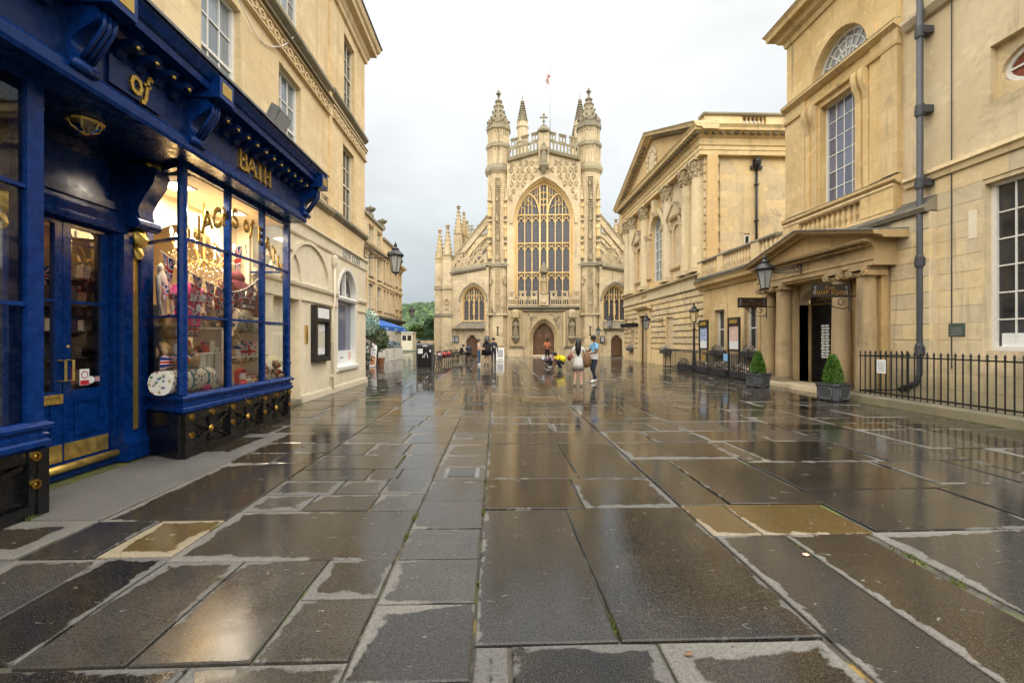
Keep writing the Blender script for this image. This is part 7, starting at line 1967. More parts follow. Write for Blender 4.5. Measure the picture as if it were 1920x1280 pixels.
for i in range(38):
    s = Y0 - 0.3 + i * 0.40
    Q('dentil', 'stone_grimy_shade', lambda m: m.box(s, s + 0.2, 0.5, 0.70, 12.17, 12.30))  # grimy tone also puts cornice shade into the colour
DQ = FRONT(Y0 + 0.36)
for i in range(14):
    s = PX - 0.2 + i * 0.40
    Q('dentil', 'stone_grimy_shade', lambda m: m.box(s, s + 0.2, 0.5, 0.70, 12.17, 12.30), f=DQ)  # flank dentils darkened by colour to suggest shade beneath the cornice
ZA = 15.45
tym = Q('pediment', 'stone_pump_warm', lambda m: m.plate([(Y0 + 0.3, 12.58), (Y1, 12.58), (YC, ZA - 0.35)], [], 0.30, -0.4))
for a, sgn in ((Y0 - 0.55, 1), (Y1 + 0.75, -1)):
    L_ = abs(YC - a)
    sl = (ZA - 12.5) / L_
    RK = lambda s, d, z: PF_(a + sgn * s, d, z + sl * s)
    Q('raking_cornice', 'stone_pump', lambda m: m.run([(-0.4, 12.30), (0.42, 12.30), (0.46, 12.36), (0.50, 12.40), (0.80, 12.44), (0.83, 12.55), (0.93, 12.68), (-0.4, 12.74)], 0.0, L_), tym, f=RK)
    for i in range(18):
        Q('dentil', 'stone_grimy_shade', lambda m: m.box(0.5 + 0.38 * i, 0.5 + 0.38 * i + 0.18, 0.4, 0.68, 12.30, 12.43), tym, f=RK)  # shade under the raking cornice painted in with the grimy stone
cv_ = Q('carved_arms', 'stone_column', lambda m: [m.blob((YC, 0.32, 13.6), 0.55, 0.16, 0.75, 12, 8, 0.08, 2)] + [m.blob((YC + 0.75 * math.cos(a) * 1.1, 0.34, 13.6 + 0.85 * math.sin(a)), 0.2, 0.12, 0.2, 7, 5, 0.25, int(a * 9)) for a in [2 * PI * i / 14 for i in range(14)]], tym)
# flank towards the square
FQ = FRONT(Y0 + 0.36)
fk = Q('flank_wall', 'stone_pump', lambda m: m.box(PX, 19, 0.0, -6, 0, 11.2), f=FQ)
ashlar(Q, fk, FQ, 11.75, 16.2, 5.0, 11.18, 0.44, 1.15, [(13.05, 13.35, 6.3, 7.1)], 0.075, 'stone_pump', c=0.004, jit=0.002)
for i in range(14):
    z = 5.0 + i * 0.4414
    Q('quoin', 'stone_pump', lambda m: m.cbox(PX - 0.02, PX + (0.80 if i % 2 else 0.62), 0.0, 0.17, z + 0.035, z + 0.42, 0.045), fk, f=FQ)
Q('small_window', 'white_paint', lambda m: m.plate(rect(13.05, 13.35, 6.3, 7.1), [rect(13.1, 13.3, 6.35, 7.05)], 0.07, 0.0), fk, f=FQ)
Q('small_pane', 'pane_dark', lambda m: m.box(13.1, 13.3, 0.01, 0.02, 6.35, 7.05), fk, f=FQ)
at_ = Q('attic_parapet', 'stone_pump', lambda m: [m.box(PX + 0.0, 12.9, 0.12, -0.4, 12.58, 13.35), m.box(14.2, 19, 0.12, -0.4, 12.58, 13.35), m.box(12.9, 14.2, 0.11, -0.39, 12.58, 12.72)], f=FQ)
Q('attic_coping', 'stone_grimy_shade', lambda m: m.run([(-0.45, 13.35), (0.2, 13.35), (0.24, 13.42), (0.2, 13.5), (-0.45, 13.52)], PX - 0.08, 19), at_, f=FQ)
Q('attic_base', 'stone_grimy_shade', lambda m: m.box(PX, 19, 0.12, 0.15, 12.6, 12.78), at_, f=FQ)
for i in range(6):
    Q('baluster', 'stone_pump', lambda m: m.lathe([(r_ * 1.05, z * 1.06) for r_, z in BAL], (13.0 + 0.22 * i, -0.05, 12.72), 8), at_, f=FQ)
Q('attic_return', 'stone_pump', lambda m: m.box(PX + 0.01, PX + 0.4, Y0 + 0.8, 36, 12.58, 13.3), at_, f=None)
Q('roof', 'lead', lambda m: m.box(PX + 0.3, 19, Y0 + 0.7, Y1, 11.3, 12.9), f=None)
bp = thing('black_downpipe', 'slim black downpipe with hopper head on the hall flank', 'drainpipe', (13.65, Y0 + 0.3, 5))
Q('pipe', 'black_iron', lambda m: m.tube([(13.65, 0.17, 10.95), (13.65, 0.17, 5.0)], 0.06, 8), bp, f=FQ, smooth=True)
Q('hopper', 'black_iron', lambda m: [m.lathe([(0.07, 10.5), (0.2, 10.75), (0.22, 10.95), (0.2, 11.05)], (13.65, 0.2, 0), 8), m.box(13.35, 13.95, 0.08, 0.2, 10.55, 10.72)], bp, f=FQ)
for z in (9.7, 7.8, 6.0):
    Q('pipe_clip', 'black_iron', lambda m: m.box(13.56, 13.74, 0.08, 0.25, z, z + 0.07), bp, f=FQ)
# ------------------------------------------------------------------ low balustraded wing
WX = 10.78
WF = RIGHT(WX)
wg = thing('low_wing', 'single storey stone wing with balustrade between hall and porch', 'building', (WX, 20, 0))
Q = mkP(wg, WF)
WO = [(21.0, 22.0, 1.15, 3.05), (18.35, 19.3, 1.15, 3.05)]
ww = Q('wall', 'stone_bay', lambda m: m.plate(rect(16.75, 23.56, 0, 4.3), [rect(*o) for o in WO], 0, -0.5))
for a, b, c, d in WO:
    sash(ww, WF, a, b, c, d, 2, 2, -0.14, glassm='pane_dark', fw=0.1)
    Q('window_architrave', 'stone_bay', lambda m: m.plate(rect(a - 0.2, b + 0.2, c - 0.02, d + 0.25), [rect(a, b, c - 0.01, d)], 0.06, 0.0), ww)
Q('plinth', 'stone_plinth', lambda m: m.box(16.75, 23.56, 0.0, 0.08, 0, 0.9), ww)
Q('cornice', 'stone_bay', lambda m: m.run([(0, 4.1), (0.1, 4.14), (0.14, 4.28), (0.34, 4.34), (0.38, 4.48), (0.44, 4.56), (0, 4.66)], 16.75, 23.55), ww)
Q('cornice_top', 'stone_grimy_shade', lambda m: m.run([(0, 4.60), (0.46, 4.565), (0.46, 4.60), (0, 4.72)], 16.75, 23.55), ww)
balustrade(Q, lambda s, d, z: WF(s, d + 0.1, z), [('die', 23.0, 23.5), ('bal', 21.4, 23.0), ('die', 20.9, 21.4), ('bal', 18.5, 20.9), ('die', 17.95, 18.5), ('bal', 16.8, 17.95)][::-1], 4.72, 0.95)
Q('roof', 'lead', lambda m: m.box(WX + 0.3, 16, 16.8, 23.5, 4.3, 4.6), f=None)
Q('upper_block', 'stone_pump', lambda m: m.box(12.6, 18, 17.0, 20.5, 4.5, 6.4), f=None)
Q('upper_cornice', 'stone_grimy_shade', lambda m: m.run([(-0.3, 6.3), (0.3, 6.34), (0.42, 6.5), (-0.3, 6.6)], 12.3, 18), f=FRONT(17.0))
balustrade(Q, FRONT(16.95), [('die', 12.4, 12.8), ('bal', 12.8, 14.0), ('die', 14.0, 14.6)], 6.6, 0.85)
# ------------------------------------------------------------------ near building with the arched window
BX = 10.85
BF = RIGHT(BX)
nb_ = thing('bath_house', 'golden stone house with arched window, porch wall and tall white sash', 'building', (BX, 12, 0))
Q = mkP(nb_, BF)
B0, B1, BC = 12.0, 16.8, 14.2
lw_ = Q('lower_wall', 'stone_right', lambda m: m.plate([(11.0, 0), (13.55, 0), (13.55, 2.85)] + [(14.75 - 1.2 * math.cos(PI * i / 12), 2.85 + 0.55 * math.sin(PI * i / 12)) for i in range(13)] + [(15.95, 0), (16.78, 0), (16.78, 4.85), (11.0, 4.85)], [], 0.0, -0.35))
ashlar(Q, lw_, BF, 10.985, 12.1, 0.0, 4.8, 0.40, 0.62, [], 0.035, 'stone_right', c=0.010, jit=0.006)
Q('podium_coping', 'stone_grimy_shade', lambda m: m.run([(-0.35, 4.82), (0.12, 4.82), (0.18, 4.92), (0.1, 5.0), (-0.3, 5.35)], 11.0, 16.85))
XB = BX + 0.12
B2 = RIGHT(XB)
up = Q('bay_wall', 'stone_bay', lambda m: m.plate(rect(B0, B1, 5.0, 13.2), [rect(13.55, 15.05, 6.02, 9.45), arch(BC, 1.15, 10.32, 10.321, 1.15, 10)], 0, -0.5), f=B2)
Q('bay_side', 'stone_bay', lambda m: m.box(XB + 0.01, 18, B1 - 0.5, B1, 4.9, 13.2), f=None)
for s0, s1, d in ((B0 - 0.02, 12.5, 0.10), (12.5, 12.95, 0.05), (15.75, B1 + 0.02, 0.05)):
    Q('pilaster', 'stone_bay', lambda m: m.box(s0, s1, 0.0, d, 6.15, 10.1), up, f=B2)
STR = lambda z, o, w: [(0, z), (o * 0.4, z + 0.02), (o, z + 0.12), (o, z + 0.2), (o * 0.2, z + 0.26), (0, z + 0.28)]
for z, o in ((10.08, 0.22), (5.85, 0.20)):
    Q('string_course', 'stone_bay', lambda m: m.run(STR(z, o, 0), B0 - 0.05, B1 + 0.05), up, f=B2)
    Q('string_top', 'stone_grimy_shade', lambda m: m.run([(0, z + 0.27), (o + 0.01, z + 0.195), (o + 0.01, z + 0.215), (0, z + 0.295)], B0 - 0.05, B1 + 0.05), up, f=B2)
Q('string_fillet', 'stone_bay', lambda m: m.run([(0, 9.62), (0.12, 9.64), (0.14, 9.74), (0, 9.76)], B0 - 0.05, B1 + 0.05), up, f=B2)
Q('lunette_reveal', 'stone_bay', lambda m: m.ring(arc_over(BC, 1.17, 10.33, 1.17, 10), arc_over(BC, 1.5, 10.33, 1.5, 10), 0.05, 0.0), up, f=B2)
lun = Q('lunette', 'white_paint', lambda m: [m.ring(arc_over(BC, 1.15, 10.34, 1.15, 10), arc_over(BC, 1.04, 10.34, 1.04, 10), -0.22, -0.30), m.box(BC - 1.15, BC + 1.15, -0.30, -0.22, 10.33, 10.42), m.ring(arc_over(BC, 0.50, 10.4, 0.50, 8), arc_over(BC, 0.55, 10.4, 0.55, 8), -0.29, -0.24), m.ring(arc_over(BC, 0.80, 10.4, 0.80, 8), arc_over(BC, 0.84, 10.4, 0.84, 8), -0.29, -0.24)] + [m.bar([(BC, 10.42), (BC + 1.06 * math.cos(a), 10.42 + 1.06 * math.sin(a))], 0.035, -0.29, -0.24) for a in [PI * i / 8 for i in range(1, 8)]], up, f=B2)
Q('lunette_pane', 'pane_blind', lambda m: m.plate(arc_over(BC, 1.1, 10.36, 1.1, 10), [], -0.27, -0.275), lun, f=B2)
sash(up, B2, 13.55, 15.05, 6.02, 9.45, 4, 6, -0.22, fw=0.07, meet=None, glassm='pane_blue')
for s in (13.36, 15.25, 15.6, 13.08):
    Q('scroll_bracket', 'stone_bay', lambda m: m.run([(0, 8.75), (0.06, 8.75), (0.10, 9.0), (0.2, 9.2), (0.24, 9.5), (0.2, 9.62), (0, 9.62)], s - 0.09, s + 0.09), up, f=B2, smooth=50)
    Q('window_strip', 'stone_bay', lambda m: m.box(s - 0.10, s + 0.10, 0, 0.06, 6.13, 8.74), up, f=B2)
balustrade(Q, lambda s, d, z: B2(s, d + 0.02, z), [('die', B0 + 0.02, 13.15), ('bal', 13.15, 15.9), ('die', 15.9, B1 - 0.02)], 5.05, 0.82, up, 'stone_bay', 'stone_bay', 0.28, 0.22)
Q('top_cornice', 'stone_bay', lambda m: m.sweep([(0, 12.55), (0.07, 12.57), (0.1, 12.75), (0.24, 12.83), (0.3, 13.0), (0.5, 13.05), (0.53, 13.2), (0.62, 13.32), (-0.4, 13.46)], [((XB, B0 - 1), (-1, 0)), ((XB, B1 - 0.02), (-1, 1)), ((17, B1 - 0.02), (0, 1))]), up, f=None)
# plain wall with the tall sash and the oval light
XW = 11.05
WW = RIGHT(XW)
TW = (7.95, 9.92, 1.36, 5.12)
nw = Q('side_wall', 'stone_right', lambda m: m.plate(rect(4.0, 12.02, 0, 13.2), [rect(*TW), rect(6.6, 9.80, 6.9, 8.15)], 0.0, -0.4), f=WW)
ashlar(Q, nw, WW, 5.5, 11.05, 0.0, 5.62, 0.40, 0.95, [(TW[0] - 0.02, TW[1] + 0.02, TW[2], TW[3])], 0.02, 'stone_right', c=0.006, jit=0.007, thick=0.05)
Q('side_string', 'stone_right', lambda m: m.run([(0, 5.62), (0.08, 5.64), (0.1, 5.76), (0.16, 5.8), (0.14, 5.9), (0, 5.95)], 4, 11.86), nw, f=WW)
Q('side_string', 'stone_right', lambda m: m.run([(0, 9.8), (0.1, 9.84), (0.2, 10.0), (0.2, 10.1), (0, 10.16)], 4, 11.86), nw, f=WW)
sash(nw, WW, *TW, 5, 6, -0.16, fw=0.11, meet=None, glassm='pane_dark')
Q('window_seat_board', 'paper', lambda m: m.box(8.9, 9.75, -0.215, -0.2205, 1.45, 1.75), nw, f=WW)
Q('oval_panel', 'stone_right', lambda m: m.plate(rect(6.6, 9.80, 6.9, 8.15), [[(8.6 + 1.12 * math.cos(a), 7.52 + 0.5 * math.sin(a)) for a in [2 * PI * i / 24 for i in range(24)]]], -0.16, -0.4), nw, f=WW)
Q('oval_frame', 'white_paint', lambda m: [m.bar([(8.6 + 1.07 * math.cos(a), 7.52 + 0.46 * math.sin(a)) for a in [2 * PI * i / 24 for i in range(24)]], 0.09, -0.25, -0.33, True)] + [m.bar([(8.6 + 0.3 * math.cos(a), 7.52 + 0.12 * math.sin(a)), (8.6 + 1.05 * math.cos(a), 7.52 + 0.45 * math.sin(a))], 0.04, -0.26, -0.32) for a in [PI * i / 4 for i in range(8)]], nw, f=WW)
Q('oval_pane', 'wood_red', lambda m: m.plate([(8.6 + 1.1 * math.cos(a), 7.52 + 0.49 * math.sin(a)) for a in [2 * PI * i / 24 for i in range(24)]], [], -0.3, -0.305), nw, f=WW)
Q('conductor_tape', 'grey_iron', lambda m: m.box(10.62, 10.64, 0.03, 0.045, 0.9, 12), nw, f=WW)
Q('pale_patch', 'cream_wall', lambda m: m.box(10.06, 10.24, 0.02, 0.034, 3.95, 4.6), nw, f=WW)
Q('air_grille', 'black_iron', lambda m: [m.box(7.9, 8.5, 0.03, 0.04, 0.25, 0.7)], nw, f=WW)
pq = thing('bronze_plaque', 'small green bronze plaque fixed to the stone wall', 'plaque', (XW, 9.95, 1.6))
y0, z0 = atX(1808, 631, 11.0); y1, z1 = atX(1777, 607, 11.0)
Q('tablet', 'bronze_green', lambda m: m.cbox(y0, y1, 0.02, 0.05, z0, z1, 0.012), pq, f=WW)
for i in range(5):
    Q('text_line', 'print_grey', lambda m: m.box(y0 + 0.05, y1 - 0.05 - 0.04 * (i % 2), 0.05, 0.053, z0 + 0.04 + 0.042 * i, z0 + 0.05 + 0.042 * i), pq, f=WW)
# big cast downpipe
dp2 = thing('cast_downpipe', 'thick grey cast iron downpipe with boxed brackets on the stone wall', 'drainpipe', (10.8, 10.95, 0))
Q('pipe', 'grey_iron', lambda m: m.tube([(11.23, 0.25, 13), (11.23, 0.25, 0.75), (11.31, 0.25, 0.5), (11.8, 0.25, 0.28)], 0.072, 12), dp2, f=WW, smooth=True)
for z in (9.35, 7.35, 5.5, 3.5, 1.25):
    Q('bracket', 'grey_iron', lambda m: [m.box(11.09, 11.37, 0.02, 0.27, z, z + 0.18), m.lathe([(0.09, z - 0.06), (0.10, z - 0.03), (0.10, z + 0.22), (0.085, z + 0.26)], (11.23, 0.25, 0), 10)], dp2, f=WW)
# ------------------------------------------------------------------ porch
po = thing('entrance_porch', 'stone porch with paired ionic columns and small pediment', 'porch', (10.4, 14.75, 0))
PQ = RIGHT(10.42)
Q = mkP(po, PQ)
for s in (12.45, 13.38, 16.15, 17.05):
    column(Q, PQ, s, 0.0, 0.0 if s < 13 else 0.1, 3.62, 0.265, 'ion', mat='stone_porch')
Q('step', 'stone_column', lambda m: m.box(13.1, 16.4, -0.6, 0.75, 0.0, 0.12))
for s0, s1 in ((12.08, 13.74), (15.8, 17.42)):
    Q('plinth_block', 'stone_porch', lambda m: m.box(s0, s1, -0.42, 0.40, 0.0, 0.098))
    Q('respond', 'stone_porch', lambda m: m.box(s0 + 0.1, s1 - 0.1, -0.42, -0.2, 0.1, 3.62))
PE = [(-0.43, 3.63), (0.26, 3.63), (0.26, 3.76), (0.29, 3.78), (0.29, 3.88), (0.24, 3.9), (0.24, 4.12), (0.30, 4.15), (0.32, 4.22), (0.52, 4.26), (0.56, 4.34), (-0.43, 4.38)]
Q('entablature', 'stone_porch', lambda m: m.run(PE, 11.9, 17.4))
for i in range(52):
    s = 12.22 + i * 0.0975
    Q('dentils', 'stone_porch', lambda m: [m.box(12.22 + j * 0.0975, 12.22 + j * 0.0975 + 0.055, 0.3, 0.40, 4.15, 4.21) for j in range(52)], stuff=True) if i == 0 else None
pt = Q('pediment', 'stone_porch', lambda m: m.plate([(11.7, 4.36), (17.6, 4.36), (14.65, 5.02)], [], 0.18, -0.4))
for a, sg in ((11.55, 1), (17.75, -1)):
    sl = 0.70 / 3.1
    RK2 = lambda s, d, z: PQ(a + sg * s, d, z + sl * s)
    Q('raking_cornice', 'stone_porch', lambda m: m.run([(-0.43, 4.30), (0.30, 4.30), (0.34, 4.36), (0.54, 4.38), (0.60, 4.48), (-0.43, 4.52)], 0, 3.1), pt, f=RK2)
    Q('lead_cover', 'lead', lambda m: m.run([(-0.43, 4.52), (0.62, 4.48), (0.62, 4.51), (-0.43, 4.56)], 0, 3.1), pt, f=RK2)
Q('porch_ceiling', 'stone_porch', lambda m: m.box(12.4, 17.1, -0.44, 0.2, 3.55, 3.628))
sd = Q('shutter', 'black_iron', lambda m: m.box(13.4, 16.05, -0.98, -0.92, 0.1, 3.5))
for i in range(26):
    Q('shutter_slat', 'black_iron', lambda m: m.run([(-0.92, 0.14 + 0.10 * i), (-0.895, 0.16 + 0.10 * i), (-0.89, 0.21 + 0.10 * i), (-0.92, 0.235 + 0.10 * i)], 13.6, 15.95), sd)
Q('door_reveal', 'stone_porch', lambda m: [m.box(15.95, 16.05, -0.9, -0.43, 0.1, 2.9)], sd)
Q('door_reveal', 'stone_porch', lambda m: [m.box(13.45, 13.55, -0.9, -0.43, 0.1, 2.9)], sd)
Q('fanlight_board', 'brown_signboard', lambda m: m.box(13.56, 15.94, -0.9, -0.86, 2.8, 3.45), sd)
Q('fanlight_rail', 'gold_leaf', lambda m: m.box(13.56, 15.94, -0.86, -0.85, 2.83, 2.86), sd)
letters('ENTRANCE TO THE MA', PQ, 15.6, 2.95, 0.15, -0.86, -0.85, 'gold_leaf', sd, wt=0.16, flip=True, joined=True, serif=False, name='inscription')
for k, (y0, y1, z0, z1, n) in enumerate(((15.05, 15.45, 0.98, 2.15, 12), (15.0, 15.14, 0.62, 0.9, 3))):
    for i in range(n):
        zz = z0 + (z1 - z0) * i / n
        for j in range(2):
            w = (y1 - y0) / 2
            Q('notice_slip', 'paper', lambda m: m.box(y0 + w * j + 0.01 + 0.03 * (i % 2), y0 + w * (j + 1) - 0.02 + 0.02 * (i % 2), -0.888, -0.884, zz, zz + (z1 - z0) / n * 0.72), sd)
Q('timber_notice', 'wood_red', lambda m: m.box(14.1, 14.3, -0.888, -0.88, 1.3, 2.3), sd)
def hang_sign(lab, y, x0, x1, z0, z1):
    t = thing('hanging_sign', lab, 'sign', (x1, y, z0), group='hanging signs')
    f = FRONT(y)
    q = mkP(t, f)
    b = q('board', 'brown_signboard', lambda m: m.box(x0, x1, -0.02, 0.02, z0, z1))
    q('frame', 'black_iron', lambda m: [m.bar(rect(x0, x1, z0, z1), 0.025, -0.03, 0.03, True)], b)
    h = (z1 - z0) * 0.30
    for i, wd in enumerate(('THE', 'PUMP ROOM')):
        tw = text_width(wd, h, 0.22)
        letters(wd, f, (x0 + x1) / 2 - tw / 2, z1 - 0.05 - h - i * (h * 1.25), h, 0.02, 0.028, 'gold', b, wt=0.13, serif=False, track=0.22)
    for s in (-1, 1):
        e = (x0 if s < 0 else x1) - s * 0.08
        q('end_ornament', 'lead', lambda m: [m.blob((e, 0.025, z0 + (z1 - z0) * v), 0.03, 0.012, 0.04, 7, 4, 0.2) for v in (0.25, 0.5, 0.75)], b, stuff=True)
    q('iron_scroll', 'black_iron', lambda m: [m.tube([(x0 + 0.25 * (x1 - x0) + 0.5 * (x1 - x0) * i / 10, 0, z0 - 0.02 - 0.30 * math.sin(PI * 0.5 * i / 10)) for i in range(11)] + [(x1 - 0.15, 0, z0 - 0.34), (x1, 0, z0 - 0.28)], 0.015, 5), m.tube([(x1 - 0.22 + 0.12 * (1 - 0.06 * i) * math.cos(i * 0.7), 0, z0 - 0.15 + 0.12 * (1 - 0.06 * i) * math.sin(i * 0.7)) for i in range(12)], 0.012, 5), m.tube([(x1 + 0.02, 0, z0 - 0.40), (x1 + 0.02, 0, z1 + 0.05)], 0.02, 6), m.tube([(x1, 0, z0 + 0.02), (10.4, 0, z0 + 0.02)], 0.015, 5)], b)
hang_sign('dark hanging sign with gilt lettering beside the nearer porch columns', 12.60, 8.95, 10.02, 2.82, 3.17)
hang_sign('dark hanging sign with gilt lettering beside the further porch columns', 16.45, 8.90, 9.95, 2.80, 3.14)
for y, x0, nm in ((33.6, 9.6, 'nearer'), (35.2, 9.7, 'further')):
    hb = thing('bracket_board', 'dark projecting board on iron bracket, %s of two by the red door' % nm, 'sign', (10.7, y, 2.6))
    MB(FRONT(y)).box(x0, 10.7, -0.03, 0.03, 2.55, 2.85).build('board', 'black_iron', hb)
    MB().tube([(x0 + 0.2, y, 2.53), (x0 + 0.7, y, 2.25), (10.72, y, 2.2)], 0.02, 5).build('iron_scroll', 'black_iron', hb)
# lantern over the porch, on an arm from the pediment
wall_lamp('black lantern hung on an iron arm before the porch pediment', (10.1, 14.7, 4.55), (9.25, 15.35, 3.33), 1.0, 0.2)
wall_lamp('nearer black lantern on a scrolled arm beside the red door', (10.7, 28.9, 2.9), (9.65, 28.9, 2.28), 0.85, 0.25)
wall_lamp('further black lantern on a scrolled arm beyond the red door', (10.7, 36.9, 3.3), (9.3, 36.9, 2.6), 0.95, 0.25)
wall_lamp('smallest black lantern, beside the right aisle door of the church', (10.6, 42.0, 2.5), (9.5, 42.0, 2.0), 0.75, 0.2)
# ================================================================== STREET FURNITURE
def railing(lab, x, y0, y1, z0, z1, step, ret=None, grp=None):
    t = thing('iron_railing', lab, 'railing', (x, (y0 + y1) / 2, 0))
    for z, h in ((z0 + 0.06, 0.035), (z1 - 0.16, 0.03)):
        MB().box(x - 0.02, x + 0.02, y0, y1, z, z + h).build('rail', 'black_iron', t)
    if ret:
        for z, h in ((z0 + 0.06, 0.035), (z1 - 0.16, 0.03)):
            MB().box(x + 0.02, ret[0], ret[1] - 0.02, ret[1] + 0.02, z, z + h).build('rail', 'black_iron', t)
    bar = MB().lathe([(0.014, 0), (0.014, z1 - z0 - 0.13), (0.026, z1 - z0 - 0.12), (0.012, z1 - z0 - 0.10), (0.024, z1 - z0 - 0.06), (0.0, z1 - z0)], (0, 0, 0), 5).build('bar', 'black_iron', t)
    me = bar.data
    n = int((y1 - y0) / step)
    pts = [(x, y0 + 0.03 + (y1 - y0 - 0.06) * i / n) for i in range(n + 1)]
    if ret: pts += [(x + 0.14 * i, ret[1]) for i in range(1, int((ret[0] - x) / 0.14))]
    for i, (a, b) in enumerate(pts):
        o = bar if i == 0 else bpy.data.objects.new('bar', me)
        if i: COL.objects.link(o); o.parent = t
        o.location = (a, b, z0)
    return t
pw = MB().run([(0, 0), (0.34, 0), (0.34, 0.17), (0.30, 0.21), (0, 0.23)], 4.5, 11.62) if False else MB(RIGHT(9.66)).run([(0, -0.02), (0.34, -0.02), (0.34, 0.17), (0.30, 0.21), (0, 0.23)], 4.5, 11.62)
tag(pw.build('railing_plinth', 'stone_plinth'), 'low mossy stone kerb under the nearer iron railing', 'kerb')
railing('black spearhead iron railing on a stone kerb at the right edge', 9.48, 4.6, 11.55, 0.22, 1.34, 0.152, (10.9, 11.53))
railing('black iron railing enclosing the flower area before the low wing', 9.66, 17.2, 26.0, 0.02, 1.14, 0.14, (10.6, 26.0))
no_ = thing('paper_notice', 'white paper notice tied to the nearer railing', 'notice', (9.44, 10.85, 0.8))
MB(RIGHT(9.455)).box(10.72, 10.98, 0, 0.006, 0.78, 1.12).build('sheet', 'paper', no_)
for i in range(5):
    MB(RIGHT(9.449)).box(10.76, 10.94, 0, 0.002, 0.84 + 0.05 * i, 0.855 + 0.05 * i).build('text_line', 'print_grey', no_)
# lamp post inside the railed area
lp = thing('lamp_post', 'black cast iron lamp post with four sided lantern behind the railing', 'street lamp', (10.15, 23.0, 0))
MB().lathe([(0.16, 0), (0.16, 0.3), (0.10, 0.4), (0.085, 0.9), (0.10, 0.95), (0.055, 1.05), (0.05, 2.1), (0.09, 2.15), (0.05, 2.25), (0.04, 2.45)], (10.15, 23, 0), 10).build('post', 'black_iron', lp, smooth=40)
a_, b_ = MB(), MB()
lantern(a_, b_, (10.15, 23, 2.5), 0.82, 4)
lf_ = a_.build('lantern_frame', 'black_iron', lp)
b_.build('lantern_glass', 'lantern_yellow', lf_, normals=False)
MB().tube([(9.85, 23, 2.3), (10.45, 23, 2.3)], 0.02, 6).build('ladder_bar', 'black_iron', lp)
for yc, lab, pm, x in ((21.65, 'black poster board with blue poster, further of two', 'print_blue', 10.05), (18.85, 'black poster board with pink poster, nearer of two', 'print_pink', 10.05)):
    t = thing('poster_board', lab, 'poster board', (x, yc, 0))
    f = RIGHT(x)
    MB(f).plate(rect(yc - 0.48, yc + 0.48, 1.12, 2.55), [rect(yc - 0.40, yc + 0.40, 1.2, 2.2)], 0.06, 0.0).build('case', 'black_iron', t)
    MB(f).box(yc - 0.42, yc + 0.42, 0.01, 0.02, 1.18, 2.22).build('poster', pm, t)
    MB(f).box(yc - 0.38, yc + 0.38, 0.021, 0.026, 1.22, 1.55).build('poster_panel', 'paper', t)
    MB(f).box(yc - 0.3, yc + 0.3, 0.06, 0.066, 2.3, 2.46).build('title', 'gold_leaf', t)
    for s in (-0.4, 0.4):
        MB(f).box(yc + s - 0.03, yc + s + 0.03, 0.0, 0.05, 0, 1.12).build('leg', 'black_iron', t)
for y, z, m_, lab in ((18.6, 0.72, 'cloth_blue', 'small blue notice on the further railing'), (20.6, 0.62, 'brass', 'small brass plate on the further railing')):
    tag(MB(RIGHT(9.63)).box(y, y + 0.34, 0, 0.01, z, z + 0.3).build('railing_notice', m_), lab, 'notice')
# ------------------------------------------------------------------ plants
def leaves(mb, rnd_, c, rad, n, s0, s1, shape='ball', mats=None):
    for _ in range(n):
        while True:
            p = Vector((rnd_.uniform(-1, 1), rnd_.uniform(-1, 1), rnd_.uniform(-1, 1)))
            if p.length <= 1 and (p.length > 0.55 or rnd_.random() < 0.3): break
        if shape == 'cone':
            t = (p.z + 1) / 2
            k = (1.0 - 0.72 * t) * (0.92 + 0.16 * rnd_.random())
            q = Vector((p.x, p.y, 0)); q = q.normalized() * k * min(1, q.length ** 0.3) if q.length > 0 else q
            P = Vector((c[0] + q.x * rad[0], c[1] + q.y * rad[1], c[2] + p.z * rad[2]))
        else:
            P = Vector((c[0] + p.x * rad[0], c[1] + p.y * rad[1], c[2] + p.z * rad[2]))
        a = Vector((rnd_.gauss(0, 1), rnd_.gauss(0, 1), rnd_.gauss(0, 0.7))).normalized()
        b = a.cross(Vector((rnd_.gauss(0, 1), rnd_.gauss(0, 1), rnd_.gauss(0, 1)))).normalized()
        s = rnd_.uniform(s0, s1)
        if mats: mb.m = rnd_.choices(range(len(mats)), mats)[0]
        o = mb.add([P - a * s, P + b * s * 0.45, P + a * s, P - b * s * 0.45])
        mb.face((o, o + 1, o + 2, o + 3))
    mb.m = 0
rp = random.Random(31)
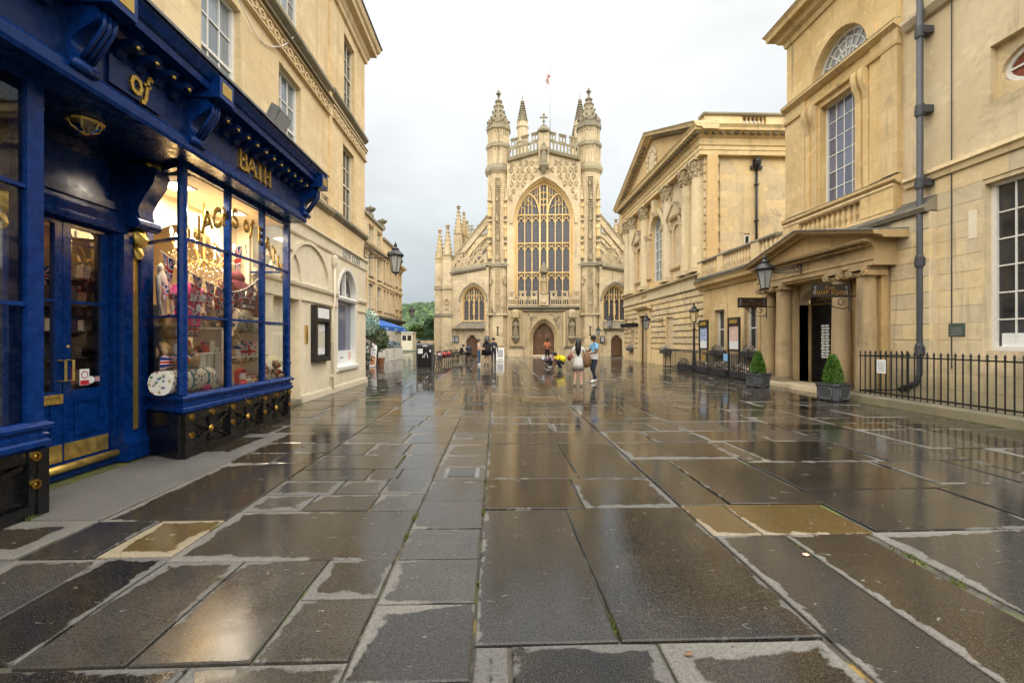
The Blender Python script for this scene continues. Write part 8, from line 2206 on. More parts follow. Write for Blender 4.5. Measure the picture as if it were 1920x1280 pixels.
for (x, y, lab) in ((8.9, 11.72, 'clipped cone box bush in a lead planter, nearer of two at the porch'), (8.95, 15.25, 'clipped cone box bush in a lead planter, further of two at the porch')):
    t = thing('planted_tub', lab, 'planter', (x, y, 0), R(18))
    ORG[t.name] = (0, 0, 0)
    w = 0.31
    oct_ = [(-w, -w + 0.09), (-w + 0.09, -w), (w - 0.09, -w), (w, -w + 0.09), (w, w - 0.09), (w - 0.09, w), (-w + 0.09, w), (-w, w - 0.09)]
    m = MB(); n = 8
    o = m.add([(a * k, b * k, z) for k, z in ((0.94, 0.03), (0.96, 0.40), (1.04, 0.41), (1.04, 0.47), (0.95, 0.47), (0.93, 0.38)) for a, b in oct_])
    for i in range(5):
        for k in range(n): m.face((o + i * n + k, o + i * n + (k + 1) % n, o + (i + 1) * n + (k + 1) % n, o + (i + 1) * n + k))
    m.face([o + k for k in range(n)])
    m.build('tub', 'grey_iron', t)
    for k in range(4):
        a = PI / 2 * k
        f = lambda s, d, z: (math.cos(a) * s - math.sin(a) * (-d), math.sin(a) * s + math.cos(a) * (-d), z)
        MB(f).bar([(-0.17, 0.14), (-0.12, 0.08), (0.12, 0.08), (0.17, 0.14), (0.17, 0.30), (0.12, 0.36), (-0.12, 0.36), (-0.17, 0.30)], 0.018, w * 0.93, w * 0.965 + 0.012, True).build('moulded_panel', 'lead', t)
        MB(f).box(-0.22, -0.14, w * 0.6, w * 0.85, 0, 0.031).build('foot', 'grey_iron', t)
    MB().box(-0.27, 0.27, -0.27, 0.27, 0.36, 0.42).build('soil', 'soil', t)
    MB().tube([(0, 0, 0.4), (0.01, 0, 0.75), (0, 0.01, 1.05)], [0.03, 0.025, 0.008], 6).build('stem', 'bark', t)
    m = MB()
    leaves(m, rp, (0, 0, 0.82), (0.30, 0.30, 0.42), 2600, 0.018, 0.036, 'cone')
    leaves(m, rp, (0.03, 0, 0.75), (0.16, 0.16, 0.34), 500, 0.03, 0.05, 'cone')
    m.build('foliage', 'leaf_box', t, normals=False)
def flower_box(lab, f, s0, s1, z0, d, n=260, pal=('leaf_dark', 'petal_white', 'petal_pink'), w=(5, 3, 2), h=0.24, rh=0.17, boxm='grey_iron', grp='flower boxes'):
    t = thing('flower_box', lab, 'flower box', f((s0 + s1) / 2, d, z0), group=grp)
    MB(f).box(s0, s1, d - 0.13, d + 0.13, z0, z0 + h).build('trough', boxm, t)
    m = MB()
    c = f((s0 + s1) / 2, d, z0 + h + rh * 0.6)
    rx, ry = abs(f(s1, d, 0)[0] - f(s0, d, 0)[0]) / 2, abs(f(s1, d, 0)[1] - f(s0, d, 0)[1]) / 2
    leaves(m, rp, c, (max(rx, 0.18), max(ry, 0.18), rh), n, 0.03, 0.06, mats=w)
    m.build('flowers', list(pal), t, normals=False)
flower_box('window box of white and pink flowers under the nearer wing window', WF, 18.3, 19.35, 0.86, 0.16)
flower_box('window box of white and pink flowers under the further wing window', WF, 20.95, 22.05, 0.86, 0.16)
flower_box('window box of white flowers under the rusticated wall window', PF_, 27.25, 28.55, 0.75, 0.40)
flower_box('small window box of flowers beyond the red door', PF_, 34.85, 35.95, 0.75, 0.40)
for i, y in enumerate((18.3, 19.9, 21.6, 23.9)):
    flower_box(['nearest', 'second nearest', 'third nearest', 'furthest'][i] + ' ground trough of bright bedding flowers inside the far railing', RIGHT(10.0), y - 0.62, y + 0.62, 0.02, 0.02, 420, pal=('leaf_dark', 'petal_pink', 'petal_white'), h=0.28, rh=0.22, grp='troughs inside the railing')
# ------------------------------------------------------------------ bin
bn = thing('litter_bin', 'large black street litter bin with white stickers', 'litter bin', (-3.9, 25.3, 0))
MB(FRONT(24.9)).run([(0, 0.06), (-0.8, 0.06), (-0.8, 1.28), (-0.6, 1.38), (-0.3, 1.42), (0.04, 1.34), (0.04, 1.22), (0, 1.18)], -4.32, -3.46).build('body', 'grey_iron', bn)
MB(FRONT(24.9)).box(-4.30, -3.48, -0.76, -0.02, 0, 0.06).build('base', 'black_iron', bn)
MB(FRONT(24.9)).box(-4.27, -3.51, 0.001, 0.015, 0.12, 1.12).build('door', 'black_gloss', bn)
MB(FRONT(24.9)).box(-4.24, -3.98, 0.016, 0.02, 0.86, 1.12).build('sticker', 'paper', bn)
MB(FRONT(24.9)).bar([(-3.9, 0.62), (-3.88, 0.82), (-3.80, 0.90), (-3.74, 0.80), (-3.72, 0.62)], 0.03, 0.016, 0.02).build('pictogram', 'paper', bn)
MB(FRONT(24.9)).bar([(-3.98, 0.62), (-3.98, 0.76), (-3.91, 0.76), (-3.91, 0.62)], 0.025, 0.016, 0.02).build('pictogram', 'paper', bn)
MB(FRONT(24.9)).blob((-3.58, 0.02, 1.0), 0.05, 0.01, 0.08, 8, 4).build('sticker', 'paper', bn)
MB(FRONT(24.9)).box(-3.98, -3.72, 0.041, 0.046, 1.25, 1.31).build('label_plate', 'paper', bn)
MB().tube([(-3.45, 24.95, 1.0), (-3.38, 24.9, 1.05), (-3.38, 24.9, 1.18), (-3.45, 24.95, 1.2)], 0.02, 6).build('handle', 'grey_iron', bn)
# ------------------------------------------------------------------ benches
bench = thing('park_bench', '', 'bench', (0, 0, 0), group='benches beside the abbey', local=True)
for y in (-0.75, 0, 0.75):
    MB().tube([(-0.22, y, 0), (-0.16, y, 0.40), (-0.30, y, 0.86)], 0.025, 5).build('leg', 'black_iron', bench)
    MB().tube([(0.26, y, 0), (0.20, y, 0.22), (0.26, y, 0.40), (0.28, y, 0.60), (0.05, y, 0.64), (-0.24, y, 0.64)], 0.025, 5).build('arm_rest', 'black_iron', bench)
for i in range(5):
    MB().box(-0.17 + 0.09 * i, -0.10 + 0.09 * i, -0.8, 0.8, 0.41, 0.435).build('seat_slat', 'black_iron', bench)
for i in range(4):
    z = 0.50 + 0.10 * i
    MB().box(-0.20 - 0.025 * i, -0.18 - 0.025 * i, -0.8, 0.8, z, z + 0.07).build('back_slat', 'black_iron', bench)
BN = [(-3.75, 28.3), (-3.5, 30.3), (-3.3, 32.3), (-3.1, 34.3), (-2.9, 36.4)]
for i, (x, y) in enumerate(BN):
    o = bench if i == 0 else copy_tree(bench)
    o.location = (x, y, 0); o.rotation_euler = (0, 0, R(-4))
    o['label'] = ['nearest black iron bench of the row, just right of the litter bin', 'second black iron bench of the row beside the abbey', 'middle black iron bench of the row beside the abbey', 'fourth black iron bench of the row beside the abbey', 'furthest black iron bench of the row, by the aisle door'][i]
for i, (x, y) in enumerate(((-3.6, 29.2), (-3.3, 32.0), (-3.45, 30.6))):
    b = MB().blob((x, y, 0.60), 0.16, 0.2, 0.17, 8, 6, 0.15, i).build('bag', ['cloth_pinkprint', 'red', 'red'][i], smooth=True)
    tag(b, ['pale patterned bag left on the nearest bench', 'red bag lying on the middle bench', 'smaller red bag on the second bench'][i], 'bag')
# ------------------------------------------------------------------ cafe terrace
cp = thing('white_planter_wall', 'long white boarded planter with blue and white flowers', 'planter', (-8.0, 35.3, 0))
f = LEFT(-8.05)
MB(f).box(31.3, 39.6, -0.5, -0.02, 0, 0.95).build('core', 'white_paint', cp)
for i in range(5):
    MB(f).box(31.3, 39.6, -0.02, 0.0, 0.02 + 0.185 * i, 0.19 + 0.185 * i).build('board', 'white_paint', cp)
for y in (33.6, 36.0):
    MB(f).bar(rect(y, y + 0.5, 0.25, 0.8), 0.03, 0.0, 0.012, True).build('panel_trim', 'grey_iron', cp)
MB(f).box(31.3, 39.6, -0.45, -0.05, 0.95, 1.05).build('soil_trough', 'black_iron', cp)
m = MB(); leaves(m, rp, (-8.3, 36, 1.22), (0.35, 3.6, 0.30), 1500, 0.05, 0.11, mats=(4, 2, 3)); m.build('flowers', ['leaf_dark', 'petal_white', 'petal_blue'], cp, normals=False)
aw = thing('awning', 'bright blue sloping shop awning over the cafe terrace', 'awning', (-9.2, 35.8, 3))
m = MB(); o = m.add([(-10.3, 30.6, 3.40), (-10.3, 41.0, 3.40), (-8.0, 41.0, 2.62), (-8.0, 30.6, 2.62), (-10.3, 30.6, 3.34), (-10.3, 41.0, 3.34), (-8.0, 41.0, 2.57), (-8.0, 30.6, 2.57)])
for q in ((0, 1, 2, 3), (7, 6, 5, 4), (0, 4, 5, 1), (1, 5, 6, 2), (3, 2, 6, 7), (0, 3, 7, 4)): m.face([o + i for i in q])
m.build('canvas', 'awning_blue', aw)
MB(LEFT(-8.0)).box(30.6, 41, 0.0, 0.015, 2.28, 2.62).build('valance', 'awning_blue', aw)
for y in (33.2, 36.2, 39.6):
    MB(LEFT(-7.985)).box(y, y + 0.9, 0, 0.004, 2.38, 2.52).build('valance_print', 'light_blue', aw)
for y in (31, 40.6):
    MB().tube([(-10.4, y, 2.7), (-8.1, y, 2.58)], 0.03, 6).build('arm', 'grey_iron', aw)
# flowering shrubs before the terrace
def shrub(name, lab, c, rad, n, pal, w, s0=0.05, s1=0.11):
    t = thing(name, lab, 'shrub', (c[0], c[1], 0))
    MB().tube([(c[0], c[1], 0), (c[0] + 0.03, c[1], c[2])], [0.06, 0.03], 6).build('stem', 'bark', t)
    m = MB(); leaves(m, rp, c, rad, n, s0, s1, mats=w)
    m.build('foliage', list(pal), t, normals=False)
shrub('climbing_plant', 'tall mint green climber with white blossom beside the cream house', (-7.95, 28.3, 2.7), (0.75, 0.9, 0.85), 1500, ('leaf_mint', 'petal_white', 'leaf_olive'), (5, 2, 1))
shrub('flowering_shrub', 'dark shrub with pink and white blooms at the house corner', (-7.75, 27.5, 0.85), (0.55, 0.8, 0.8), 1100, ('leaf_dark', 'petal_white', 'petal_pink', 'petal_blue'), (6, 2, 1.5, 1))
shrub('olive_shrub', 'loose olive green shrub before the white planter', (-7.75, 30.0, 1.65), (0.75, 0.9, 0.9), 1500, ('leaf_olive', 'leaf_dark'), (3, 2))
shrub('olive_shrub', 'narrow yellowish shrub against the cream wall edge', (-8.3, 27.4, 1.9), (0.5, 0.6, 0.8), 700, ('leaf_olive', 'leaf_lime'), (3, 1))
pt_ = tag(MB().lathe([(0.16, 0), (0.24, 0.45), (0.26, 0.5), (0.22, 0.5), (0.18, 0.1)], (-7.05, 28.2, 0), 10).build('plant_pot', 'terracotta'), 'brown plant pot standing beside the tilted board', 'pot')
ab_ = thing('tilted_board', 'narrow white and orange menu board leaning by the shrubs', 'board', (-7.3, 27.6, 0))
f = lambda s, d, z: (-7.35 + s * 0.94 + 0.04 * z, 27.6 - d - 0.25 * (1.25 - z) + s * 0.3, z)
MB(f).plate([(-0.17, 0.03), (0.17, 0.03), (0.17, 1.15), (0.1, 1.3), (-0.1, 1.3), (-0.17, 1.15)], [], 0, -0.03).build('panel', 'paper', ab_)
MB(f).box(-0.14, 0.14, 0.0, 0.005, 0.1, 0.62).build('picture', 'orange_print', ab_)
MB(f).tube([(0, -0.05, 1.1), (0, -0.5, 0.0)], 0.02, 5).build('strut', 'black_iron', ab_)
sb_ = thing('a_board', 'small white a-frame sign standing before the church', 'sign', (0.33, 35.4, 0))
for sg in (-1, 1):
    f = lambda s, d, z: (0.33 + s, 35.4 + sg * (0.26 - 0.25 * z / 0.95) - d * 0.5, z)
    MB(f).plate(rect(-0.3, 0.3, 0.0, 0.95), [rect(-0.22, 0.22, -0.001 + 0.03, 0.14)], 0.0, -0.03).build('panel', 'white_paint_clean', sb_)
    MB(f).box(-0.22, 0.22, 0.0, 0.006, 0.25, 0.85).build('print', 'print_grey', sb_)
# ------------------------------------------------------------------ distance
def hill_h(x, y):
    return 92 * math.exp(-((y - 1050) / 330) ** 2) * (0.62 + 0.38 * math.tanh((x + 210) / 120)) + 6 * math.sin(x * 0.021) + 5 * math.sin(y * 0.017 + x * 0.01)
m = MB()
nx, ny = 60, 40
o = m.add([(-1200 + 1900 * i / nx, 420 + 1100 * j / ny, max(-1, hill_h(-1200 + 1900 * i / nx, 420 + 1100 * j / ny) - 4)) for j in range(ny + 1) for i in range(nx + 1)])
for j in range(ny):
    for i in range(nx):
        a = o + j * (nx + 1) + i
        m.face((a, a + 1, a + nx + 2, a + nx + 1))
struct(m.build('hill', 'leaf_tree', smooth=True, normals=False))
m = MB()
rh_ = random.Random(77)
for _ in range(2600):
    y = rh_.uniform(560, 1060)
    x = y * rh_.uniform(-0.30, -0.10)
    z = hill_h(x, y) - 4
    r_ = rh_.uniform(4, 9)
    m.m = 0 if rh_.random() < 0.7 else 1
    m.blob((x, y, z + r_ * 0.5), r_, r_, r_ * rh_.uniform(0.8, 1.3), 6, 4, 0.22, _)
w_ = m.build('woodland', ['leaf_tree', 'leaf_lime'], normals=False)
tag(w_, 'dense green woodland covering the far hillside', 'woodland'); w_['kind'] = 'stuff'
def tree(lab, x, y, h, r_, mat, seed):
    rt = random.Random(seed)
    t = thing('leafy_tree', lab, 'tree', (x, y, 0), group='trees beyond the terrace')
    m = MB()
    m.tube([(x, y, 0), (x + 0.1, y, h * 0.3), (x, y, h * 0.75)], [h * 0.035, h * 0.026, h * 0.008], 7)
    cl = []
    for k in range(9):
        a, zz = rt.uniform(0, 2 * PI), h * rt.uniform(0.35, 0.9)
        q = r_ * rt.uniform(0.35, 0.75) * (1.15 - 0.5 * zz / h)
        e = (x + q * math.cos(a), y + q * math.sin(a), zz)
        m.tube([(x, y, zz * 0.62), ((x + e[0]) / 2, (y + e[1]) / 2, zz * 0.86), e], [h * 0.012, h * 0.008, h * 0.003], 5)
        cl.append(e)
    m.build('trunk', 'bark', t)
    m = MB()
    for e in cl + [(x, y, h * 0.85)]:
        s = r_ * rt.uniform(0.32, 0.5)
        leaves(m, rt, e, (s, s, s * 0.8), 420, 0.10, 0.24)
    m.build('crown', mat, t, normals=False)
tree('dark green broad tree just left of the abbey buttress', -11.0, 82, 5.6, 2.8, 'leaf_tree', 1)
tree('lime green rounded tree beside the far terrace end', -14.9, 84, 4.4, 2.0, 'leaf_lime', 2)
tree('mid green tree behind the lime green one', -17.0, 110, 5.0, 3.0, 'leaf_tree', 3)
tree('tall dark tree partly hidden by the abbey buttress', -8.8, 92, 7.0, 3.0, 'leaf_tree', 4)
tree('olive tree low behind the white hut', -14.5, 140, 6, 4.0, 'leaf_olive', 5)
ht = thing('white_hut', 'small white flat roofed building far down the lane', 'building', (-13.5, 72, 0))
MB().box(-14.9, -13.1, 72, 75, 0, 2.7).build('wall', 'cream_paint', ht)
MB().box(-15.0, -13.0, 71.8, 75.2, 2.7, 2.85).build('roof', 'white_paint_clean', ht)
for i in range(2):
    MB(FRONT(72)).box(-14.7 + 0.8 * i, -14.1 + 0.8 * i, 0, 0.02, 1.5, 2.3).build('window', 'pane_dark', ht)
lw2 = tag(MB().box(-10.4, -5.8, 60, 60.5, 0, 1.5).build('boundary_wall', 'stone_far'), 'low stone wall at the end of the lane', 'wall')
rl = thing('lane_railing', 'thin black railing on the low wall at the lane end', 'railing', (-8, 60.2, 1.5))
MB().box(-10.4, -5.8, 60.2, 60.25, 2.3, 2.36).build('rail', 'black_iron', rl)
for i in range(12):
    MB().box(-10.3 + 0.4 * i, -10.26 + 0.4 * i, 60.2, 60.24, 1.5, 2.3).build('bar', 'black_iron', rl)
# ================================================================== PEOPLE
STAND = dict(pel=(0, 0, .93), spi=(0, 0, 1.12), che=(0, 0, 1.32), nek=(0, 0, 1.46), hb=(0, -.015, 1.53), hm=(0, -.02, 1.61), ht=(0, -.01, 1.70),
    sL=(-.165, 0, 1.39), eL=(-.225, .03, 1.11), wL=(-.235, -.05, .88), hL=(-.235, -.075, .81), sR=(.165, 0, 1.39), eR=(.225, .03, 1.11), wR=(.235, -.05, .88), hR=(.235, -.075, .81),
    pL=(-.09, 0, .88), kL=(-.095, -.015, .49), aL=(-.095, .03, .085), tL=(-.105, -.13, .04), pR=(.09, 0, .88), kR=(.095, -.015, .49), aR=(.095, .03, .085), tR=(.105, -.13, .04))
RAD = dict(pel=(.155, .115), spi=(.13, .098), che=(.155, .108), nek=(.055, .055), hb=(.070, .078), hm=(.080, .098), ht=(.058, .068), sL=(.065, .065), eL=(.044, .044), wL=(.031, .031), hL=(.036, .028), pL=(.098, .10), kL=(.062, .062), aL=(.043, .046), tL=(.040, .032))
EDG = ['pel-spi', 'spi-che', 'che-nek', 'nek-hb', 'hb-hm', 'hm-ht', 'che-sL', 'sL-eL', 'eL-wL', 'wL-hL', 'che-sR', 'sR-eR', 'eR-wR', 'wR-hR', 'pel-pL', 'pL-kL', 'kL-aL', 'aL-tL', 'pel-pR', 'pR-kR', 'kR-aR', 'aR-tR']
def person(lab, loc, rz, pose, mats, zone, H=1.72, hair=None, extra=None, bulk=1.0, shoes=None):
    """mats: list of materials; zone: joint prefix -> material index. One continuous skinned body."""
    t = thing('person', lab, 'person', loc, rz, local=True)
    J = dict(STAND); J.update({a: b for a, b in pose.items() if a != 'face'})
    k = H / 1.72
    names = list(J)
    me = bpy.data.meshes.new('body')
    me.from_pydata([tuple(c * k for c in J[n]) for n in names], [tuple(names.index(x) for x in e.split('-')) for e in EDG], [])
    o = bpy.data.objects.new('body_skin', me); COL.objects.link(o)
    md = o.modifiers.new('skin', 'SKIN'); md.use_smooth_shade = True; md.branch_smoothing = 0.6
    for i, n in enumerate(names):
        r_ = RAD.get(n) or RAD[n[:-1] + 'L']
        b = bulk if n in ('pel', 'spi', 'che', 'sL', 'sR', 'pL', 'pR', 'eL', 'eR') else 1
        me.skin_vertices[0].data[i].radius = (r_[0] * k * b, r_[1] * k * b)
        me.skin_vertices[0].data[i].use_root = (n == 'pel')
    s = o.modifiers.new('sub', 'SUBSURF'); s.levels = 2; s.render_levels = 2
    dg = bpy.context.evaluated_depsgraph_get(); dg.update()
    me2 = bpy.data.meshes.new_from_object(o.evaluated_get(dg))
    bpy.data.objects.remove(o); bpy.data.meshes.remove(me)
    me2.materials.clear()
    for mn in mats: me2.materials.append(MATS[mn])
    segs = []
    for e in EDG:
        a, b = e.split('-')
        segs.append((Vector(J[a]) * k, Vector(J[b]) * k, a, b))
    mi = []
    for p in me2.polygons:
        c = p.center; best = (9, 'pel')
        for a, b, na, nb2 in segs:
            ab = b - a; u = max(0, min(1, (c - a).dot(ab) / max(1e-6, ab.length_squared)))
            dd = (c - a - ab * u).length
            key = na + '>' + nb2
            if dd < best[0]: best = (dd, key, u)
        key, u = best[1], best[2]
        z = None
        for kk, lim, val in zone:
            if kk in key and u >= lim: z = val
        mi.append(z or 0)
    me2.polygons.foreach_set('material_index', mi)
    me2.polygons.foreach_set('use_smooth', [True] * len(mi))
    bo = bpy.data.objects.new('body', me2); COL.objects.link(bo); bo.parent = t
    # face, ears and fingers merged into the same skin
    hm, hb, ht_ = Vector(J['hm']) * k, Vector(J['hb']) * k, Vector(J['ht']) * k
    up = (ht_ - hb).normalized()
    fd = Vector(pose.get('face', (0, -1, 0))); fd = (fd - up * fd.dot(up)).normalized()
    sd = up.cross(fd)
    fx = MB()
    fx.blob(hm + fd * .098 * k - up * .015, .014, .018, .024, 6, 5)
    for sg in (-1, 1):
        fx.blob(hm + sd * sg * .082 * k - up * .01, .012, .02, .03, 6, 5)
    for hn, wn2 in (('hL', 'wL'), ('hR', 'wR')):
        h_, w2 = Vector(J[hn]) * k, Vector(J[wn2]) * k
        d = (h_ - w2).normalized()
        side = d.cross(Vector((1, 0, 0)) if abs(d.x) < .8 else Vector((0, 0, 1))).normalized()
        nn = side.cross(d)
        for i, L in enumerate((.065, .08, .085, .07)):
            b0 = h_ + d * .02 + side * (-.027 + .018 * i)
            fx.tube([b0, b0 + d * L * .55 + nn * .01, b0 + d * L * .85 + nn * .03], [.009, .0085, .006], 5)
        fx.tube([h_ - d * .01 - side * .03, h_ + d * .03 - side * .055 + nn * .01, h_ + d * .055 - side * .05 + nn * .025], [.011, .010, .007], 5)
    fe = fx.build('face_and_hands', [m_ for m_ in mats if 'skin' in m_][0], t, smooth=True)
    ey = MB()
    for sg in (-1, 1):
        ey.blob(hm + fd * .090 * k + sd * sg * .032 * k + up * .012, .009, .009, .006, 6, 4)
    ey.blob(hm + fd * .088 * k - up * .055, .022, .010, .006, 6, 4)
    ey.build('eyes_and_mouth', 'hair_brown', t, stuff=True)
    if hair:
        hr = MB()
        hr.blob(hm + up * .035 - fd * .022, .098 * k, .108 * k, .098 * k, 12, 8, 0.05, 3)
        if hair[1]:
            L = hair[1]
            hr.tube([hm - fd * .06 + up * .05, hm - fd * .105 - up * .05, hm - fd * .12 - up * L * .6, hm - fd * .10 - up * L], [.085, .10, .10, .03], 9)
        hr.build('hair', hair[0], t, smooth=True)
    if extra: extra(t, k, J)
    return t
def part(t, nm, mat, fn, smooth=True):
    m = MB(); fn(m); return m.build(nm, mat, t, smooth=smooth)
SK = [('', 0, 0)]
def zones(top, bottom, shoe, sleeve=0.5, legs=0.0, skin=0):
    z = [('', 0, top)]
    z += [('nek', 0.0, skin), ('che>nek', 0.0, top), ('hb', 0, skin), ('hm', 0, skin)]
    z += [('nek>hb', 0, skin), ('hb>hm', 0, skin), ('hm>ht', 0, skin)]
    if sleeve < 1: z += [('sL>eL', sleeve, skin), ('sR>eR', sleeve, skin), ('eL>wL', 0, skin), ('eR>wR', 0, skin)]
    z += [('wL>hL', 0, skin), ('wR>hR', 0, skin)]
    z += [('pel>pL', 0, bottom), ('pel>pR', 0, bottom), ('pL>kL', 0, bottom), ('pR>kR', 0, bottom), ('kL>aL', 0, bottom), ('kR>aR', 0, bottom)]
    if legs: z += [('pL>kL', legs, skin), ('pR>kR', legs, skin), ('kL>aL', 0, skin), ('kR>aR', 0, skin)]
    z += [('aL>tL', 0, shoe), ('aR>tR', 0, shoe), ('kL>aL', 0.93, shoe), ('kR>aR', 0.93, shoe)]
    return z
def skirt(z0, z1, r0, r1, mat, nm='skirt', sy=0.8):
    return lambda t, k, J: part(t, nm, mat, lambda m: m.lathe([(r0 * 0.9, z1), (r0, z1 - 0.05), ((r0 + r1) / 2, (z0 + z1) / 2), (r1, z0), (r1 * 0.96, z0 + 0.01)], (0, 0, 0), 14, sy=sy, cap=False))
# the couple in front
person('woman with very long black hair in a short white dress, seen from behind', (2.85, 15.7, 0), R(168), dict(eL=(-.24, -.10, 1.12), wL=(-.20, -.33, 1.10), hL=(-.19, -.40, 1.11), eR=(.24, .02, 1.12), wR=(.20, -.20, 1.02), hR=(.19, -.27, 1.03), aL=(-.11, .03, .085), aR=(.13, .02, .085), tR=(.17, -.12, .04)),
       ['skin_light', 'cloth_white', 'cloth_white', 'white_paint_clean'], zones(1, 1, 3, 0.55, 0.1), 1.66, ('hair_black', .52), skirt(.56, 1.0, .165, .205, 'cloth_white', 'dress_skirt'))
bg = thing('tote_bag', 'big brown slouchy shoulder bag hanging at the long haired woman\'s side', 'bag', (3.12, 15.6, 0.6))
part_ = MB(); part_.blob((3.14, 15.62, 0.88), 0.16, 0.10, 0.24, 12, 8, 0.12, 4); part_.build('body', 'leather_brown', bg, smooth=True)
MB().tube([(3.05, 15.62, 1.08), (2.98, 15.66, 1.34), (2.98, 15.72, 1.42), (3.0, 15.78, 1.3), (3.1, 15.74, 1.08)], 0.014, 5).build('strap', 'leather_brown', bg)
sb2 = thing('small_bag', 'small dark red bag at the left hip of the long haired woman', 'bag', (2.55, 15.7, 0.9))
MB().blob((2.55, 15.74, 0.98), 0.07, 0.10, 0.11, 10, 6, 0.05).build('body', 'leather_red', sb2, smooth=True)
MB().tube([(2.56, 15.72, 1.06), (2.64, 15.72, 1.30), (2.70, 15.72, 1.40)], 0.008, 4).build('strap', 'leather_red', sb2)
person('man in light blue shirt and dark trousers looking at his phone', (3.70, 17.0, 0), R(-68), dict(eL=(-.22, -.06, 1.13), wL=(-.10, -.32, 1.14), hL=(-.08, -.39, 1.16), eR=(.22, -.05, 1.12), wR=(.12, -.31, 1.05), hR=(.09, -.38, 1.06), kL=(-.10, -.06, .50), aL=(-.10, .16, .10), tL=(-.11, .0, .04), kR=(.09, -.10, .49), aR=(.10, -.08, .085), tR=(.11, -.24, .04), hm=(0, -.06, 1.60), ht=(0, -.055, 1.69), hb=(0, -.03, 1.525)),
       ['skin_dark', 'cloth_blue', 'cloth_darkblue', 'white_paint_clean', 'cloth_white'], zones(1, 2, 3, 0.6) + [('pel>spi', 0, 4), ('pel>pL', 0, 2)], 1.78, ('hair_black', 0), lambda t, k, J: part(t, 'shirt_hem', 'cloth_white', lambda m: m.lathe([(.15, 1.08), (.165, .98), (.17, .88)], (0, 0, 0), 14, sy=.8, cap=False)))
ph = thing('phone', 'dark phone held by the man in the blue shirt', 'phone', (3.33, 17.0, 1.2))
MB().box(3.28, 3.36, 16.92, 17.08, 1.235, 1.25).build('case', 'black_gloss', ph)
# trio before the church
person('woman in peach top and blue jeans standing left of a trio', (-1.08, 28.8, 0), R(80), dict(eL=(-.21, -.04, 1.12), wL=(-.10, -.25, 1.10), hL=(-.08, -.32, 1.12), eR=(.21, -.04, 1.12), wR=(.1, -.24, 1.04), hR=(.08, -.31, 1.05)), ['skin_light', 'cloth_peach', 'cloth_jeans', 'white_paint_clean'], zones(1, 2, 3, 1.0), 1.66, ('hair_brown', .12), lambda t, k, J: part(t, 'ponytail', 'hair_brown', lambda m: m.blob((0, .11, 1.60), .04, .06, .07, 8, 6)))
person('woman in loose black coat and bare legs, middle of a trio', (-0.62, 29.2, 0), R(180), dict(), ['skin_light', 'cloth_black', 'cloth_black', 'cloth_black'], zones(1, 1, 3, 1.0, 0.6), 1.72, ('hair_black', .30), skirt(.62, 1.36, .22, .34, 'cloth_black', 'coat', 0.85), 1.1)
person('man in slate clothes with a small backpack, right of a trio', (-0.15, 29.3, 0), R(178), dict(), ['skin_light', 'cloth_slate', 'cloth_slate', 'cloth_black'], zones(1, 2, 3, 1.0), 1.74, ('hair_brown', 0), None, 1.12)
bk = thing('backpack', 'small grey backpack on the slate clothed man', 'backpack', (-0.15, 29.1, 1.0))
MB().blob((-0.13, 29.12, 1.22), 0.13, 0.08, 0.19, 10, 8).build('body', 'cloth_darkblue', bk, smooth=True)
MB().blob((-0.12, 29.04, 1.14), 0.07, 0.03, 0.09, 8, 6).build('pocket', 'print_grey', bk, smooth=True)
for s in (-0.09, 0.07):
    MB().tube([(-0.13 + s, 29.16, 1.10), (-0.13 + s, 29.10, 1.42), (-0.13 + s, 29.24, 1.48)], 0.015, 5).build('strap', 'black_iron', bk)
# by the portal
person('person in orange checked shirt reading a phone near the church door', (3.55, 31.5, 0), R(8), dict(eL=(-.23, -.03, 1.12), wL=(-.09, -.27, 1.10), hL=(-.06, -.33, 1.12), eR=(.23, -.03, 1.12), wR=(.09, -.27, 1.10), hR=(.06, -.33, 1.12), hm=(0, -.06, 1.60), ht=(0, -.06, 1.69)), ['skin_dark', 'cloth_orange', 'cloth_black', 'cloth_black'], zones(1, 2, 3, 0.75), 1.72, ('hair_black', 0), None, 1.1)
CR = dict(pel=(0, .12, .36), spi=(0, .02, .52), che=(0, -.14, .66), nek=(0, -.25, .74), hb=(0, -.30, .77), hm=(0, -.36, .80), ht=(0, -.43, .84), sL=(-.165, -.18, .70), eL=(-.22, -.34, .46), wL=(-.12, -.42, .26), hL=(-.10, -.44, .19), sR=(.165, -.18, .70), eR=(.22, -.34, .46), wR=(.12, -.42, .26), hR=(.10, -.44, .19), pL=(-.10, .10, .34), kL=(-.17, -.32, .46), aL=(-.14, -.02, .09), tL=(-.15, -.18, .04), pR=(.10, .10, .34), kR=(.17, -.32, .46), aR=(.14, -.02, .09), tR=(.15, -.18, .04), face=(0, -.5, -.8))
person('crouching person in bright yellow top seen from the side', (3.62, 25.1, 0), R(-78), CR, ['skin_dark', 'cloth_yellow', 'cloth_darkblue', 'cloth_black'], zones(1, 2, 3, 0.7), 1.75, ('hair_black', 0), lambda t, k, J: part(t, 'top_back', 'cloth_yellow', lambda m: m.blob((0, -.01, .53), .20, .27, .22, 14, 10)), 1.25)
person('crouching person in pink printed top beside the yellow one', (2.98, 25.9, 0), R(70), CR, ['skin_light', 'cloth_pinkprint', 'cloth_black', 'white_paint_clean'], zones(1, 2, 3, 0.7), 1.66, ('hair_black', .1), None, 1.15)
bk2 = thing('backpack', 'grey and white backpack of the crouching person in pink', 'backpack', (2.70, 25.9, 0.4))
MB().blob((2.70, 25.85, 0.55), 0.14, 0.15, 0.18, 10, 8, 0.05).build('body', 'print_grey', bk2, smooth=True)
MB().blob((2.66, 25.71, 0.53), 0.06, 0.02, 0.07, 8, 6).build('patch', 'paper', bk2, smooth=True)
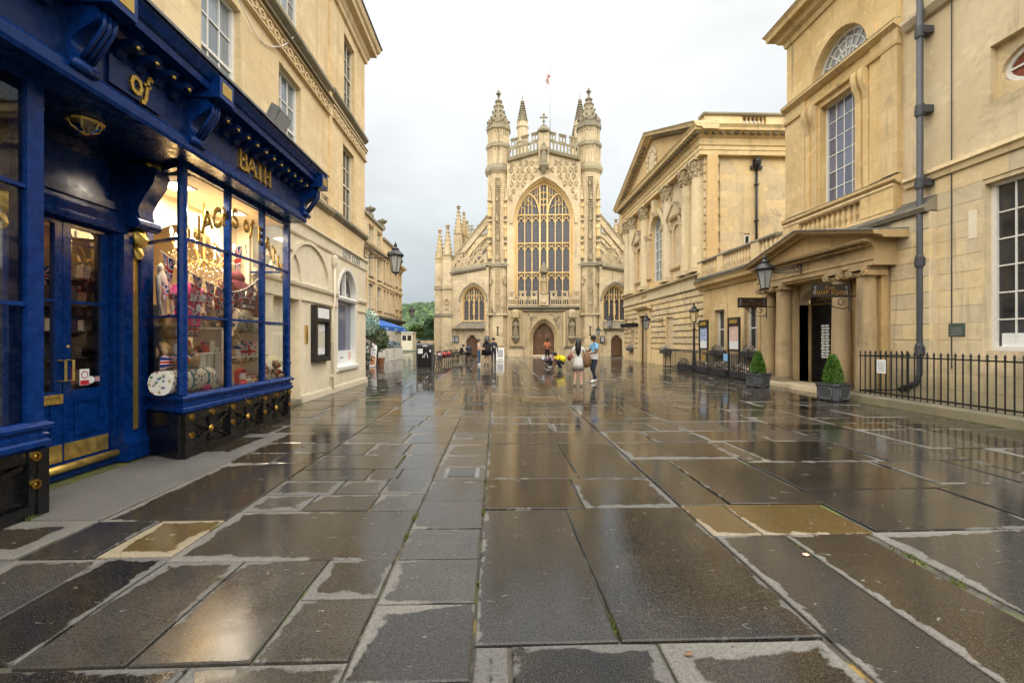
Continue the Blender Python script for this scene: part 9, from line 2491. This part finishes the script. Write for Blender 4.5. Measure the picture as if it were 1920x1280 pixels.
# by the benches
SIT = dict(pel=(0, .05, .52), spi=(0, .02, .70), che=(0, -.05, .88), nek=(0, -.12, 1.0), hb=(0, -.16, 1.05), hm=(0, -.20, 1.12), ht=(0, -.21, 1.21), sL=(-.165, -.06, .95), eL=(-.22, -.12, .70), wL=(-.10, -.34, .64), hL=(-.07, -.40, .64), sR=(.165, -.06, .95), eR=(.22, -.12, .70), wR=(.10, -.34, .64), hR=(.07, -.40, .64), pL=(-.09, .02, .50), kL=(-.10, -.40, .50), aL=(-.10, -.36, .09), tL=(-.10, -.50, .04), pR=(.09, .02, .50), kR=(.10, -.40, .50), aR=(.10, -.36, .09), tR=(.10, -.50, .04))
person('person in black sitting hunched on the furthest bench', (-2.75, 35.7, 0), R(80), SIT, ['skin_light', 'cloth_black', 'cloth_black', 'cloth_black'], zones(1, 2, 3, 1.0), 1.74, ('hair_black', 0), None, 1.15)
pc = thing('pushchair', 'black folding pushchair beside the seated person in black', 'pushchair', (-2.05, 34.6, 0))
for x in (-2.3, -1.85):
    MB().tube([(x, 34.95, 0.12), (x, 34.55, 0.55), (x, 34.35, 1.02), (x, 34.2, 1.05)], 0.016, 5).build('frame_tube', 'black_iron', pc)
    MB().tube([(x, 34.3, 0.12), (x, 34.75, 0.62)], 0.016, 5).build('frame_tube', 'black_iron', pc)
    for y in (34.3, 34.95):
        MB(LEFT(x)).bar([(y + 0.11 * math.cos(a), 0.13 + 0.11 * math.sin(a)) for a in [2 * PI * i / 14 for i in range(14)]], 0.035, -0.02, 0.02, True).build('wheel', 'black_iron', pc)
MB().blob((-2.08, 34.62, 0.62), 0.22, 0.26, 0.20, 10, 8).build('seat', 'cloth_black', pc, smooth=True)
MB().blob((-2.08, 34.75, 0.95), 0.23, 0.24, 0.20, 10, 8).build('hood', 'cloth_slate', pc, smooth=True)
# figure far down the lane
person('tiny figure in dark clothes far down the lane', (-9.6, 57, 0), R(10), dict(), ['skin_light', 'cloth_black', 'cloth_darkblue', 'cloth_black'], zones(1, 2, 3, 1.0), 1.72, ('hair_brown', 0))
